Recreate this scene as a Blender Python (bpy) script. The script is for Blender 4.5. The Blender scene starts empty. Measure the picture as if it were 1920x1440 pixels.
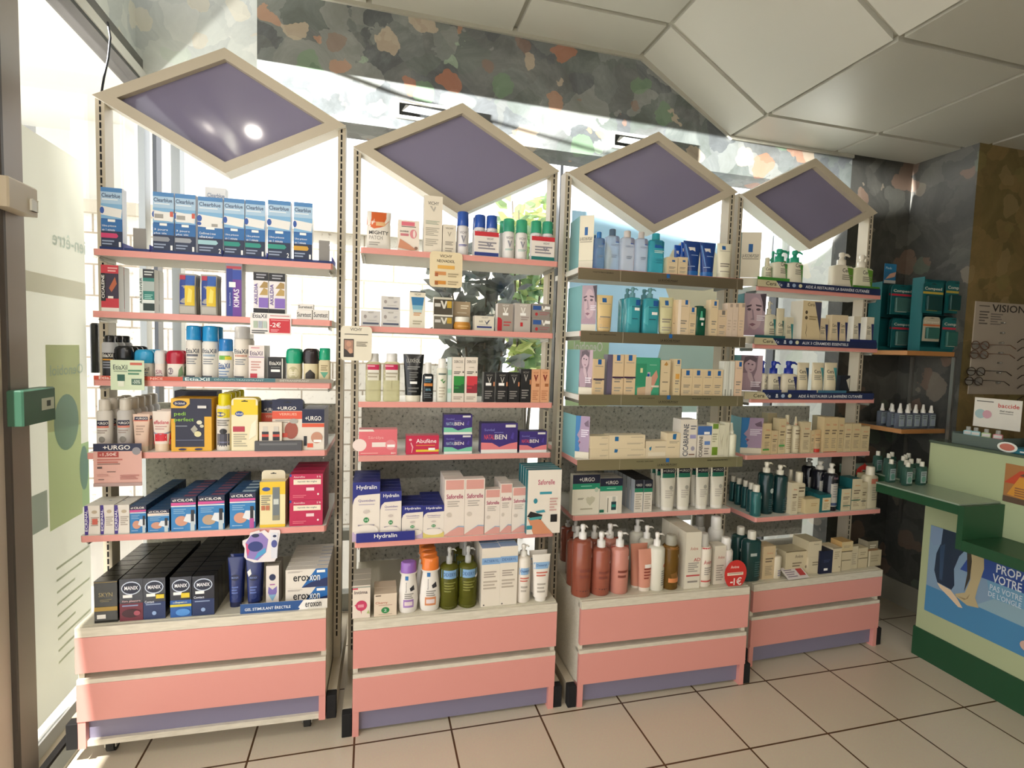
import bpy, math, random
from mathutils import Vector, Matrix
random.seed(7)
C = bpy.context.scene.collection
SC = bpy.context.scene

# ---------------------------------------------------------------- camera
F = 993.6265
PITCH, ROLL, YAW = -.0634, .0307, -.2613
CAM = Vector((.0564, -2.0417, 1.3277))
_cy, _sy, _cp, _sp, _cr, _sr = math.cos(YAW), math.sin(YAW), math.cos(PITCH), math.sin(PITCH), math.cos(ROLL), math.sin(ROLL)
FW = Vector((-_sy*_cp, _cy*_cp, _sp)); R0 = Vector((_cy, _sy, 0)); U0 = R0.cross(FW)
RT = R0*_cr + U0*_sr; UP = -R0*_sr + U0*_cr
cd = bpy.data.cameras.new('camera'); cd.sensor_width = 36; cd.lens = 36*F/1920; cd.clip_start = .02
cam = bpy.data.objects.new('camera', cd); C.objects.link(cam)
cam.matrix_world = Matrix(((RT.x, UP.x, -FW.x, CAM.x), (RT.y, UP.y, -FW.y, CAM.y), (RT.z, UP.z, -FW.z, CAM.z), (0, 0, 0, 1)))
SC.camera = cam

# ---------------------------------------------------------------- world, sun, exposure
vs = SC.view_settings
vs.view_transform = 'Standard'; vs.look = 'None'; vs.exposure = 0.0; vs.gamma = 1; vs.use_curve_mapping = False
w = bpy.data.worlds.new('world'); SC.world = w; w.use_nodes = True
bg = w.node_tree.nodes['Background']; bg.inputs[0].default_value = (.97, .97, 1, 1); bg.inputs[1].default_value = 3.0

def lamp(name, kind, loc, energy, color=(1, 1, 1), target=None, **kw):
    d = bpy.data.lights.new(name, kind); d.energy = energy; d.color = color
    for k, v in kw.items(): setattr(d, k, v)
    o = bpy.data.objects.new(name, d); C.objects.link(o); o.location = loc
    if target is not None: o.rotation_euler = (Vector(target)-Vector(loc)).to_track_quat('-Z', 'Y').to_euler()
    return o
lamp('sun', 'SUN', (0, 6, 8), 12.0, (1, .97, .92), (.8, 11.2, 0), angle=.01)
# added spot standing in for low light from the street: it enters above the film on the side glass
lamp('street_fill_spot', 'SPOT', (-9, -.40, 2.50), 380000, (1, .985, .96), (-.93, .27, 2.31), spot_size=math.radians(3.35), spot_blend=.25, shadow_soft_size=.03)

# added spot lighting the pale upper wall from below the rail, like pavement glare
lamp('pavement_fill_spot', 'SPOT', (-2.9, .1, .05), 1900, (1, .98, .95), (-.62, .62, 2.66), spot_size=math.radians(22), spot_blend=.6, shadow_soft_size=.12)

# ---------------------------------------------------------------- pixel helpers (1920x1440 frame)
def ray(x, y): return FW + RT*((x-960)/F) - UP*((y-720)/F)
def at(x, y, ax, v):
    d = ray(x, y); return CAM + d*((v-CAM[ax])/d[ax])
UT = {1: (-.802, .017, -.031, .066), 2: (0, .002, -.012, 0), 3: (.81, -.005, -.019, 0), 4: (1.621, .004, .027, 0), 0: (0, 0, 0, 0)}
def umat(u):
    x, y, th, z = UT[u]
    return Matrix.Translation((x, y, z)) @ Matrix.Rotation(th, 4, 'Z')
UM = {k: umat(k) for k in UT}; UI = {k: m.inverted() for k, m in UM.items()}
def uat(u, x, y, yl):
    o = UI[u] @ CAM; d = UI[u].to_3x3() @ ray(x, y)
    return o + d*((yl-o.y)/d.y)
def uproj(u, p):
    d = UM[u] @ Vector(p) - CAM; z = d.dot(FW)
    return 960+F*d.dot(RT)/z, 720-F*d.dot(UP)/z

# ---------------------------------------------------------------- materials
MC = {}
def lin(h):
    h = h.lstrip('#'); return tuple(((c/12.92) if c <= .04045 else ((c+.055)/1.055)**2.4) for c in (int(h[i:i+2], 16)/255 for i in (0, 2, 4)))
def M(col, kind='p'):
    """kind: p carton, g glossy plastic, m metal, c clear liquid, f frosted film, t translucent plastic, r rubber"""
    k = (col, kind)
    if k in MC: return MC[k]
    m = bpy.data.materials.new(kind+'_'+col.strip('#')); m.use_nodes = True; nt = m.node_tree
    b = nt.nodes['Principled BSDF']; b.inputs['Base Color'].default_value = (*lin(col), 1)
    rough, metal = dict(p=(.5, 0), g=(.22, 0), m=(.32, .85), r=(.85, 0), c=(.1, 0), f=(.5, 0), t=(.35, 0), w=(.4, 0)).get(kind, (.5, 0))
    b.inputs['Roughness'].default_value = rough; b.inputs['Metallic'].default_value = metal
    if kind in 'cft':
        out = nt.nodes['Material Output']; mx = nt.nodes.new('ShaderNodeMixShader'); mx.inputs[0].default_value = dict(c=.32, f=.7, t=.5)[kind]
        tr = nt.nodes.new('ShaderNodeBsdfTransparent' if kind != 'f' else 'ShaderNodeBsdfTranslucent')
        tr.inputs[0].default_value = (*[min(1, c*.8+.2) for c in lin(col)], 1)
        if kind == 'f': mx.inputs[0].default_value = .45
        nt.links.new(tr.outputs[0], mx.inputs[1]); nt.links.new(b.outputs[0], mx.inputs[2]); nt.links.new(mx.outputs[0], out.inputs[0])
    MC[k] = m; return m
def matn(name, build, rough=.6):
    if name in MC: return MC[name]
    m = bpy.data.materials.new(name); m.use_nodes = True; nt = m.node_tree; b = nt.nodes['Principled BSDF']; b.inputs['Roughness'].default_value = rough
    build(nt, b); MC[name] = m; return m
def N(nt, t, **kw):
    n = nt.nodes.new('ShaderNode'+t)
    for k, v in kw.items():
        if k in n.inputs.keys(): n.inputs[k].default_value = v
        else: setattr(n, k, v)
    return n
def ramp(nt, stops, const=False):
    r = nt.nodes.new('ShaderNodeValToRGB'); e = r.color_ramp
    if const: e.interpolation = 'CONSTANT'
    while len(e.elements) < len(stops): e.elements.new(.5)
    for i, (p, c) in enumerate(stops): e.elements[i].position = p; e.elements[i].color = (*lin(c), 1)
    return r
def camo(pal1, pal2, accent):
    def f(nt, b):
        L = nt.links.new
        co = N(nt, 'TexCoord'); nz = N(nt, 'TexNoise', Scale=7.0, Detail=4.0)
        L(co.outputs['Object'], nz.inputs['Vector'])
        ad = N(nt, 'VectorMath', operation='MULTIPLY_ADD'); ad.inputs[1].default_value = (.16,)*3
        L(nz.outputs['Color'], ad.inputs[0]); L(co.outputs['Object'], ad.inputs[2])
        v1 = N(nt, 'TexVoronoi', Scale=9.0); L(ad.outputs[0], v1.inputs['Vector'])
        s1 = N(nt, 'SeparateColor'); L(v1.outputs['Color'], s1.inputs[0])
        r1 = ramp(nt, [(i/len(pal1), c) for i, c in enumerate(pal1)], True); L(s1.outputs[0], r1.inputs[0])
        n2 = N(nt, 'TexNoise', Scale=3.5, Detail=8.0, Roughness=.7, Distortion=1.5); L(co.outputs['Object'], n2.inputs['Vector'])
        r2 = ramp(nt, [(.3, pal2[0]), (.5, pal2[1]), (.7, pal2[2])]); L(n2.outputs['Fac'], r2.inputs[0])
        mx = N(nt, 'Mix', data_type='RGBA'); mx.inputs[0].default_value = .45
        L(r2.outputs[0], mx.inputs[6]); L(r1.outputs[0], mx.inputs[7])
        v3 = N(nt, 'TexVoronoi', Scale=7.5); mp = N(nt, 'Mapping'); mp.inputs[1].default_value = (3.3, 1.7, .4); L(ad.outputs[0], mp.inputs[0]); L(mp.outputs[0], v3.inputs['Vector'])
        s3 = N(nt, 'SeparateColor'); L(v3.outputs['Color'], s3.inputs[0])
        r3 = ramp(nt, [(i/len(accent), c) for i, c in enumerate(accent)], True); L(s3.outputs[1], r3.inputs[0])
        lt = N(nt, 'Math', operation='LESS_THAN'); lt.inputs[1].default_value = .40; L(v3.outputs['Distance'], lt.inputs[0])
        l2 = N(nt, 'Math', operation='GREATER_THAN'); l2.inputs[1].default_value = .36; L(s3.outputs[2], l2.inputs[0])
        ml = N(nt, 'Math', operation='MULTIPLY'); L(lt.outputs[0], ml.inputs[0]); L(l2.outputs[0], ml.inputs[1])
        m4 = N(nt, 'Math', operation='MULTIPLY'); m4.inputs[1].default_value = .52; L(ml.outputs[0], m4.inputs[0])
        m2 = N(nt, 'Mix', data_type='RGBA'); L(m4.outputs[0], m2.inputs[0]); L(mx.outputs[2], m2.inputs[6]); L(r3.outputs[0], m2.inputs[7])
        L(m2.outputs[2], b.inputs['Base Color'])
    return f
WALL = matn('painted_camouflage', camo(['#6a6b66', '#56585a', '#767b76', '#8a8f88', '#4c5050', '#9a9c94', '#626a60'], ['#3f4342', '#63676a', '#8b8f8e'], ['#b8724e', '#6f8f6a', '#c9b49a', '#8a6a58', '#9fb59a', '#c08a68']), .55)
WALLW = matn('pale_lit_camouflage', camo(['#c9ccc4', '#b8bcb8', '#d2d5cc', '#e2e2d8'], ['#b8bcba', '#ccd0cc', '#e0e2dc'], ['#e8dfc8', '#c4cfc0', '#d9cdb8']), .55)  # cream palette, its paleness partly standing in for light on these walls
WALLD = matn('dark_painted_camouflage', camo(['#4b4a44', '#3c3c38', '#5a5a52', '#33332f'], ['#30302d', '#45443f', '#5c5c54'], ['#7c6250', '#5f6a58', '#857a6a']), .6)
WALLB = matn('brown_painted_camouflage', camo(['#7a6844', '#6a5a3a', '#86704a', '#5c5434'], ['#5a4f30', '#76643c', '#8a744a'], ['#a0683a', '#7d7346', '#93805a']), .6)
def speck(nt, b):
    L = nt.links.new; co = N(nt, 'TexCoord'); n1 = N(nt, 'TexNoise', Scale=75.0, Detail=5.0, Roughness=.7); L(co.outputs['Object'], n1.inputs['Vector'])
    r = ramp(nt, [(.33, '#3a3a36'), (.42, '#b3b2a8'), (.6, '#c6c4ba'), (.8, '#d6d4ca')]); L(n1.outputs['Fac'], r.inputs[0]); L(r.outputs[0], b.inputs['Base Color'])
SPECK = matn('speckled_laminate', speck, .5)
def cream(nt, b):
    L = nt.links.new; co = N(nt, 'TexCoord'); n1 = N(nt, 'TexNoise', Scale=160.0, Detail=3.0); mp = N(nt, 'Mapping'); mp.inputs[3].default_value = (.15, 1, 1)
    L(co.outputs['Object'], mp.inputs[0]); L(mp.outputs[0], n1.inputs['Vector'])
    r = ramp(nt, [(.3, '#cbc3b0'), (.7, '#dcd4c2')]); L(n1.outputs['Fac'], r.inputs[0]); L(r.outputs[0], b.inputs['Base Color'])
CREAM = matn('cream_laminate', cream, .5)
def tilef(nt, b):
    L = nt.links.new; co = N(nt, 'TexCoord'); mp = N(nt, 'Mapping'); mp.inputs[1].default_value = (.306, .287, 0); L(co.outputs['Object'], mp.inputs[0])
    br = N(nt, 'TexBrick', offset=0.0, squash=1.0); L(mp.outputs[0], br.inputs['Vector'])
    for k, v in dict(Scale=1.0).items(): br.inputs[k].default_value = v
    br.inputs['Mortar Size'].default_value = .0035; br.inputs['Mortar Smooth'].default_value = .1; br.inputs['Brick Width'].default_value = .3255; br.inputs['Row Height'].default_value = .3085
    br.inputs['Color1'].default_value = (*lin('#d3c6b0'), 1); br.inputs['Color2'].default_value = (*lin('#d0c2ab'), 1); br.inputs['Mortar'].default_value = (*lin('#54391f'), 1)
    nz = N(nt, 'TexNoise', Scale=220.0, Detail=2.0); L(co.outputs['Object'], nz.inputs['Vector'])
    mx = N(nt, 'Mix', data_type='RGBA', blend_type='MULTIPLY'); mx.inputs[0].default_value = .18; L(br.outputs[0], mx.inputs[6]); L(nz.outputs['Color'], mx.inputs[7]); L(mx.outputs[2], b.inputs['Base Color'])
    bp = N(nt, 'Bump', Strength=.3, Distance=.002); iv = N(nt, 'Math', operation='SUBTRACT'); iv.inputs[0].default_value = 1; L(br.outputs['Fac'], iv.inputs[1]); L(iv.outputs[0], bp.inputs['Height']); L(bp.outputs[0], b.inputs['Normal'])
TILE = matn('beige_floor_tiles', tilef, .33)
def stonef(nt, b):
    L = nt.links.new; co = N(nt, 'TexCoord'); mp = N(nt, 'Mapping'); mp.inputs[2].default_value = (math.radians(90), 0, 0); L(co.outputs['Object'], mp.inputs[0])
    br = N(nt, 'TexBrick'); L(mp.outputs[0], br.inputs['Vector']); br.inputs['Scale'].default_value = 1.0
    br.inputs['Mortar Size'].default_value = .006; br.inputs['Brick Width'].default_value = .42; br.inputs['Row Height'].default_value = .2
    br.inputs['Color1'].default_value = (*lin('#efeae2'), 1); br.inputs['Color2'].default_value = (*lin('#e8e1d6'), 1); br.inputs['Mortar'].default_value = (*lin('#a89c8c'), 1)
    nz = N(nt, 'TexNoise', Scale=22.0, Detail=8.0, Roughness=.75); L(co.outputs['Object'], nz.inputs['Vector'])
    r = ramp(nt, [(.34, '#9a8f80'), (.44, '#ffffff')]); L(nz.outputs['Fac'], r.inputs[0])
    mx = N(nt, 'Mix', data_type='RGBA', blend_type='MULTIPLY'); mx.inputs[0].default_value = .8; L(br.outputs[0], mx.inputs[6]); L(r.outputs[0], mx.inputs[7]); L(mx.outputs[2], b.inputs['Base Color'])
STONE = matn('pale_stone_blocks', stonef, .9)
def glassf(nt, b):
    out = nt.nodes['Material Output']; mx = nt.nodes.new('ShaderNodeMixShader'); tr = nt.nodes.new('ShaderNodeBsdfTransparent'); tr.inputs[0].default_value = (.97, .975, .97, 1)
    gl = nt.nodes.new('ShaderNodeBsdfGlossy'); gl.inputs['Roughness'].default_value = .02; mx.inputs[0].default_value = .06
    nt.links.new(tr.outputs[0], mx.inputs[1]); nt.links.new(gl.outputs[0], mx.inputs[2]); nt.links.new(mx.outputs[0], out.inputs[0])
GLASS = matn('window_glass', glassf)
PINK = M('#dc968c', 'w'); WHITE = M('#e9e6de', 'w'); POST = M('#bbb09b', 'w'); PURP = M('#7f7a90', 'w'); BLACK = M('#141212', 'r'); METAL = M('#9a9890', 'm')

# ---------------------------------------------------------------- mesh builder
TXT = {}
def text2d(s):
    if s in TXT: return TXT[s]
    cu = bpy.data.curves.new('lettering', 'FONT'); cu.body = s; cu.size = 1; cu.resolution_u = 2; cu.offset = .012
    o = bpy.data.objects.new('lettering', cu); me = o.to_mesh()
    vs_ = [(v.co.x, v.co.y) for v in me.vertices]; fs = [tuple(p.vertices) for p in me.polygons]
    o.to_mesh_clear(); bpy.data.objects.remove(o); bpy.data.curves.remove(cu)
    if not vs_: TXT[s] = ([], []); return TXT[s]
    x0 = min(v[0] for v in vs_); x1 = max(v[0] for v in vs_); y0 = min(v[1] for v in vs_); y1 = max(v[1] for v in vs_)
    TXT[s] = ([((x-x0)/(x1-x0 or 1), (y-y0)/(y1-y0 or 1)) for x, y in vs_], fs); return TXT[s]

class MB:
    def __init__(s): s.v = []; s.f = []; s.mi = []; s.sm = []; s.mats = []
    def mid(s, m):
        if isinstance(m, str): m = M(m)
        if m not in s.mats: s.mats.append(m)
        return s.mats.index(m)
    def add(s, vs_, fs, m, smooth=False):
        o = len(s.v); i = s.mid(m); s.v += [tuple(v) for v in vs_]
        for f in fs: s.f.append(tuple(o+k for k in f)); s.mi.append(i); s.sm.append(smooth)
        return s
    def box(s, x0, x1, y0, y1, z0, z1, m, front=None, top=None):
        v = [(x, y, z) for z in (z0, z1) for y in (y0, y1) for x in (x0, x1)]
        s.add(v, [(0, 2, 3, 1), (0, 4, 6, 2), (1, 3, 7, 5), (2, 6, 7, 3)], m)
        s.add(v, [(0, 1, 5, 4)], front or m); s.add(v, [(4, 5, 7, 6)], top or m); return s
    def rbox(s, x0, x1, y0, y1, z0, z1, m, r=.002):
        """box whose four upright edges and top edge are softened"""
        p = lambda i: [(x0+r+i, y0+i), (x1-r-i, y0+i), (x1-i, y0+r+i), (x1-i, y1-r-i), (x1-r-i, y1-i), (x0+r+i, y1-i), (x0+i, y1-r-i), (x0+i, y0+r+i)]
        v = [(*q, z0) for q in p(0)]+[(*q, z1-r) for q in p(0)]+[(*q, z1) for q in p(r*.7)]
        fs = [tuple(reversed(range(8)))]+[(k, (k+1) % 8, 8+(k+1) % 8, 8+k) for k in range(8)]+[(8+k, 8+(k+1) % 8, 16+(k+1) % 8, 16+k) for k in range(8)]+[tuple(range(16, 24))]
        return s.add(v, fs, m)
    def prism(s, pts, y0, y1, m, side=None, bf=False):
        """polygon in x,z pulled from y0 to y1"""
        n = len(pts); v = [(x, y0, z) for x, z in pts]+[(x, y1, z) for x, z in pts]
        s.add(v, [tuple(range(n)), tuple(reversed(range(n, 2*n)))], m)
        s.add(v, [(k, k+n, (k+1) % n+n, (k+1) % n) for k in range(n)], side or m); return s
    def loft(s, secs, m, n=24, smooth=True, cx=0, cy=0, caps=True):
        """secs: (z, half width, half depth, exponent)"""
        v = []
        for z, a, b, e in secs:
            for k in range(n):
                t = 2*math.pi*k/n; c, q = math.cos(t), math.sin(t)
                v.append((cx+a*math.copysign(abs(c)**(2/e), c), cy+b*math.copysign(abs(q)**(2/e), q), z))
        fs = [(i*n+k, i*n+(k+1) % n, (i+1)*n+(k+1) % n, (i+1)*n+k) for i in range(len(secs)-1) for k in range(n)]
        s.add(v, fs, m, smooth)
        if caps: s.add(v[:n], [tuple(reversed(range(n)))], m); s.add(v[-n:], [tuple(range(n))], m)
        return s
    def tube(s, path, r, m, n=8):
        path = [Vector(p) for p in path]; v = []
        for i, p in enumerate(path):
            d = (path[min(i+1, len(path)-1)]-path[max(i-1, 0)]).normalized(); a = d.orthogonal().normalized() if i == 0 else (a-d*a.dot(d)).normalized(); b = d.cross(a)
            rr = r[i] if isinstance(r, (list, tuple)) else r
            v += [p+(a*math.cos(2*math.pi*k/n)+b*math.sin(2*math.pi*k/n))*rr for k in range(n)]
        L = len(path); fs = [(i*n+k, i*n+(k+1) % n, (i+1)*n+(k+1) % n, (i+1)*n+k) for i in range(L-1) for k in range(n)]
        fs += [tuple(reversed(range(n))), tuple(range((L-1)*n, L*n))]
        return s.add(v, fs, m, True)
    def art(s, ops, x0, z0, w, h, yf=None, e0=.0003):
        """printed design on the front (facing -y) of a body: u to the viewer's right, v up, both 0..1"""
        cur = yf is not None; yf = yf or (lambda x, z: 0.0)
        for li, op in enumerate(ops):
            e = e0+.00022*li; t = op[0]
            P = lambda u, v: (x0+u*w, yf(x0+u*w, z0+v*h)-e, z0+v*h)
            if t == 'r' or t == 'l':
                _, u0, v0, u1, v1 = op[:5]
                if t == 'r': rows = [(v0, v1)]; col = op[5]
                else:
                    k = op[5]; col = op[6]; st = (v1-v0)/max(1, k-.5); rows = [(v1-st*(j+.5), v1-st*j) for j in range(k)]
                for j, (a, b) in enumerate(rows):
                    uu = u1 if t == 'r' else u0+(u1-u0)*(1, .82, .93, .6, .88)[j % 5]
                    n = 7 if cur else 1; nv = 3 if (cur and b-a > .2) else 1
                    for q in range(nv):
                        aa, bb = a+(b-a)*q/nv, a+(b-a)*(q+1)/nv
                        vs_ = [P(u0+(uu-u0)*i/n, aa) for i in range(n+1)]+[P(u0+(uu-u0)*i/n, bb) for i in range(n+1)]
                        s.add(vs_, [(i, i+1, n+2+i, n+1+i) for i in range(n)], col)
            elif t == 'e':
                _, cu, cv, ru, rv, col = op; n = 18
                s.add([P(cu, cv)]+[P(cu+ru*math.cos(2*math.pi*k/n), cv+rv*math.sin(2*math.pi*k/n)) for k in range(n)], [(0, 1+k, 1+(k+1) % n) for k in range(n)], col)
            elif t == 'p' and cur:
                pts = op[1]; va, vb = min(p[1] for p in pts), max(p[1] for p in pts); nr = 12
                def spans(v):
                    xs = sorted(a[0]+(b[0]-a[0])*(v-a[1])/(b[1]-a[1]) for a, b in zip(pts, pts[1:]+pts[:1]) if (a[1] <= v) != (b[1] <= v)); return list(zip(xs[::2], xs[1::2]))
                for j in range(nr):
                    v0, v1 = va+(vb-va)*(j+.002)/nr, va+(vb-va)*(j+.998)/nr
                    A, B = spans(v0), spans(v1)
                    if len(A) != len(B): A = B = spans((v0+v1)/2)
                    for (a0, a1), (b0, b1) in zip(A, B):
                        n = 5; vs_ = [P(a0+(a1-a0)*i/n, v0) for i in range(n+1)]+[P(b0+(b1-b0)*i/n, v1) for i in range(n+1)]
                        s.add(vs_, [(i, i+1, n+2+i, n+1+i) for i in range(n)], op[2])
            elif t == 'p':
                s.add([P(u, v) for u, v in op[1]], [tuple(range(len(op[1])))], op[2])
            elif t in ('t', 'v', 'i'):
                _, u0, v0, u1, v1, txt, col = op; V, Fc = text2d(txt)
                if not V: continue
                if t == 't': vs_ = [P(u0+(u1-u0)*a, v0+(v1-v0)*b) for a, b in V]
                elif t == 'v': vs_ = [P(u0+(u1-u0)*(1-b), v0+(v1-v0)*a) for a, b in V]
                else: vs_ = [P(u1-(u1-u0)*a, v0+(v1-v0)*b) for a, b in V]
                s.add(vs_, Fc, col)
        return s
    def mesh(s, name):
        me = bpy.data.meshes.new(name); me.from_pydata(s.v, [], s.f)
        for m in s.mats: me.materials.append(m)
        me.polygons.foreach_set('material_index', s.mi); me.polygons.foreach_set('use_smooth', s.sm); me.update(); return me
    def build(s, name, parent=None, label=None):
        o = bpy.data.objects.new(name, s.mesh(name)); C.objects.link(o)
        if parent is not None: o.parent = parent
        if label: o['label'] = label
        return o
def tag(o, label, cat, group=None):
    o['label'] = label; o['category'] = cat
    if group: o['group'] = group
    return o
def struct(o): o['kind'] = 'structure'; return o
def empty(name, label, cat, group=None, mat=None):
    o = bpy.data.objects.new(name, None); C.objects.link(o); o.empty_display_size = .02
    if mat is not None: o.matrix_world = mat
    return tag(o, label, cat, group)
def clone(o, parent=None):
    c = o.copy(); C.objects.link(c)
    if parent is not None: c.parent = parent
    for ch in list(o.children): clone(ch, c)
    return c

# ================================================================ THE ROOM
def room():
    m = MB().box(-.93, 5, -5, .70, -.08, 0, TILE); struct(m.build('floor'))
    # wall at the back: deep bulkhead over the window, wall right of the window, corner
    m = MB(); m.box(-.38, 2.47, .25, .42, 2.22, 3.1, WALL); struct(m.build('wall_back_bulkhead'))
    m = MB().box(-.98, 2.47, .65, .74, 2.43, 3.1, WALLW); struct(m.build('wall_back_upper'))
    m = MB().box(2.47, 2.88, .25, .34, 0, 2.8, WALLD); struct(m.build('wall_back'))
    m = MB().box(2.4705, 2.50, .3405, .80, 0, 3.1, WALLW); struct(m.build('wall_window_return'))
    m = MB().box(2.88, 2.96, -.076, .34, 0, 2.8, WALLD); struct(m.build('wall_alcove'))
    m = MB().box(2.96, 5, -.076, .0, 0, 2.8, WALLB); m.add([(2.8801, -.0761, 0), (2.961, -.0761, 0), (2.961, -.0761, 2.8), (2.8801, -.0761, 2.8)], [(0, 1, 2, 3)], WALLB); struct(m.build('wall_right_back'))
    m = MB().box(5, 5.1, -5, 0, 0, 2.8, WALLB); struct(m.build('wall_right'))
    m = MB().box(-.93, 5, -5.1, -5, 0, 2.8, M('#8f8878')); struct(m.build('wall_behind'))
    # skirting
    m = MB().box(2.868, 2.88, -.07, .25, 0, .13, M('#8f8a7c', 'g')); struct(m.build('baseboard_alcove'))
    m = MB().box(2.47, 2.868, .238, .25, 0, .13, M('#8f8a7c', 'g')); struct(m.build('baseboard_back'))
    # ceiling panels, three pitches: high, sloping, low
    TM = matn('matt_ceiling_tile', lambda nt, b: b.inputs['Base Color'].__setattr__('default_value', (*lin('#b9b7ab'), 1)), .42)
    BAR = M('#a5a294', 'w'); m = MB()
    def zc(x): return 2.70 if x <= 1.23 else (2.41 if x >= 1.73 else 2.70-.29*(x-1.23)/.5)
    xs = [-.93, -.57, .03, .63, 1.23, 1.73, 2.35, 2.95, 3.55, 4.15, 5]
    ys = [.25, -.0, -.6, -1.2, -1.8, -2.4, -3.0, -3.6, -4.2, -5]
    for a, b in zip(xs, xs[1:]):
        for c, d in zip(ys, ys[1:]):
            if a > 2.8 and c > .1: continue
            x0, x1, y0, y1 = a+.011, b-.011, d+.011, c-.011; za, zb = zc(a), zc(b); q = .014
            v = [(x0, y0, za-q), (x1, y0, zb-q), (x1, y1, zb-q), (x0, y1, za-q)]+[(x0, y0, za+.03), (x1, y0, zb+.03), (x1, y1, zb+.03), (x0, y1, za+.03)]
            m.add(v, [(3, 2, 1, 0), (0, 1, 5, 4), (1, 2, 6, 5), (2, 3, 7, 6), (3, 0, 4, 7)], TM)
    for a, b in zip(xs, xs[1:]):
        za, zb = zc(a), zc(b); m.add([(a, -5, za+.004), (b, -5, zb+.004), (b, .34, zb+.004), (a, .34, za+.004)], [(3, 2, 1, 0)], BAR)
    m.box(-.93, 5, -5, .34, 2.8, 2.86, BAR).box(-.98, 2.47, .42, .74, 3.1, 3.15, BAR).box(-.98, -.38, .20, .42, 3.1, 3.15, BAR)
    # edge trim along the bulkhead
    for a, b in ((-.38, 1.23), (1.23, 1.73), (1.73, 2.47)):
        za, zb = zc(a), zc(b); m.add([(a, .238, za-.03), (b, .238, zb-.03), (b, .25, zb-.03), (a, .25, za-.03), (a, .238, za), (b, .238, zb)], [(3, 2, 1, 0), (0, 1, 5, 4)], BAR)
    struct(m.build('ceiling'))
    # back window: frame and glass
    FR = M('#8f9290', 'm'); FD = M('#55575a', 'm'); m = MB()
    m.box(-.93, 2.47, .65, .71, 2.37, 2.43, FR).box(-.93, 2.47, .65, .71, 0, .09, FR)
    for x in (-.861, 1.01, 2.40): m.box(x-.009, x+.006, .64, .70, .09, 2.37, FD)
    m.box(-.80, -.765, .64, .70, .09, 2.37, FR).box(-.925, -.90, .64, .70, .09, 2.37, FR)
    for z in (.36,): m.box(-.76, 2.40, .655, .70, z, z+.05, FR)
    w1 = m.build('window_1'); struct(w1); g = MB().box(-.93, 2.47, .675, .68, .09, 2.37, GLASS).build('pane', w1)
    # glass front at the side
    m = MB(); DK = M('#93877e', 'w'); LT = M('#c9c6bc', 'w')
    m.box(-.955, -.915, -.262, -.176, 0, 2.42, DK).box(-.96, -.912, -.272, -.262, 0, 2.42, M('#4a433e'))
    m.box(-.98, -.90, -5, .66, 2.415, 2.43, M('#2e2c2a')).box(-.985, -.895, -5, .66, 2.43, 2.47, LT).box(-.98, -.905, -5, .66, 2.47, 2.52, M('#6d6a66', 'm'))
    m.box(-.905, -.885, -5, .64, 0, .012, M('#2f2d33')).box(-.875, -.835, -5, .64, 0, .014, M('#77756d', 'm')).box(-.95, -.93, -5, .66, 0, .05, M('#d8d8d4', 'w'))
    w2 = m.build('window_2'); struct(w2); MB().box(-.942, -.936, -.176, .66, .05, 2.415, GLASS).box(-.942, -.936, -5, -.5, .05, 2.415, GLASS).build('pane', w2)
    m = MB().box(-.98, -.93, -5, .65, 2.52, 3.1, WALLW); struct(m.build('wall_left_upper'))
    m = MB().box(-.985, -.925, -.50, -.2725, 0, 2.415, M('#d8cdbf', 'w')); struct(m.build('door_1'))
room()

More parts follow.
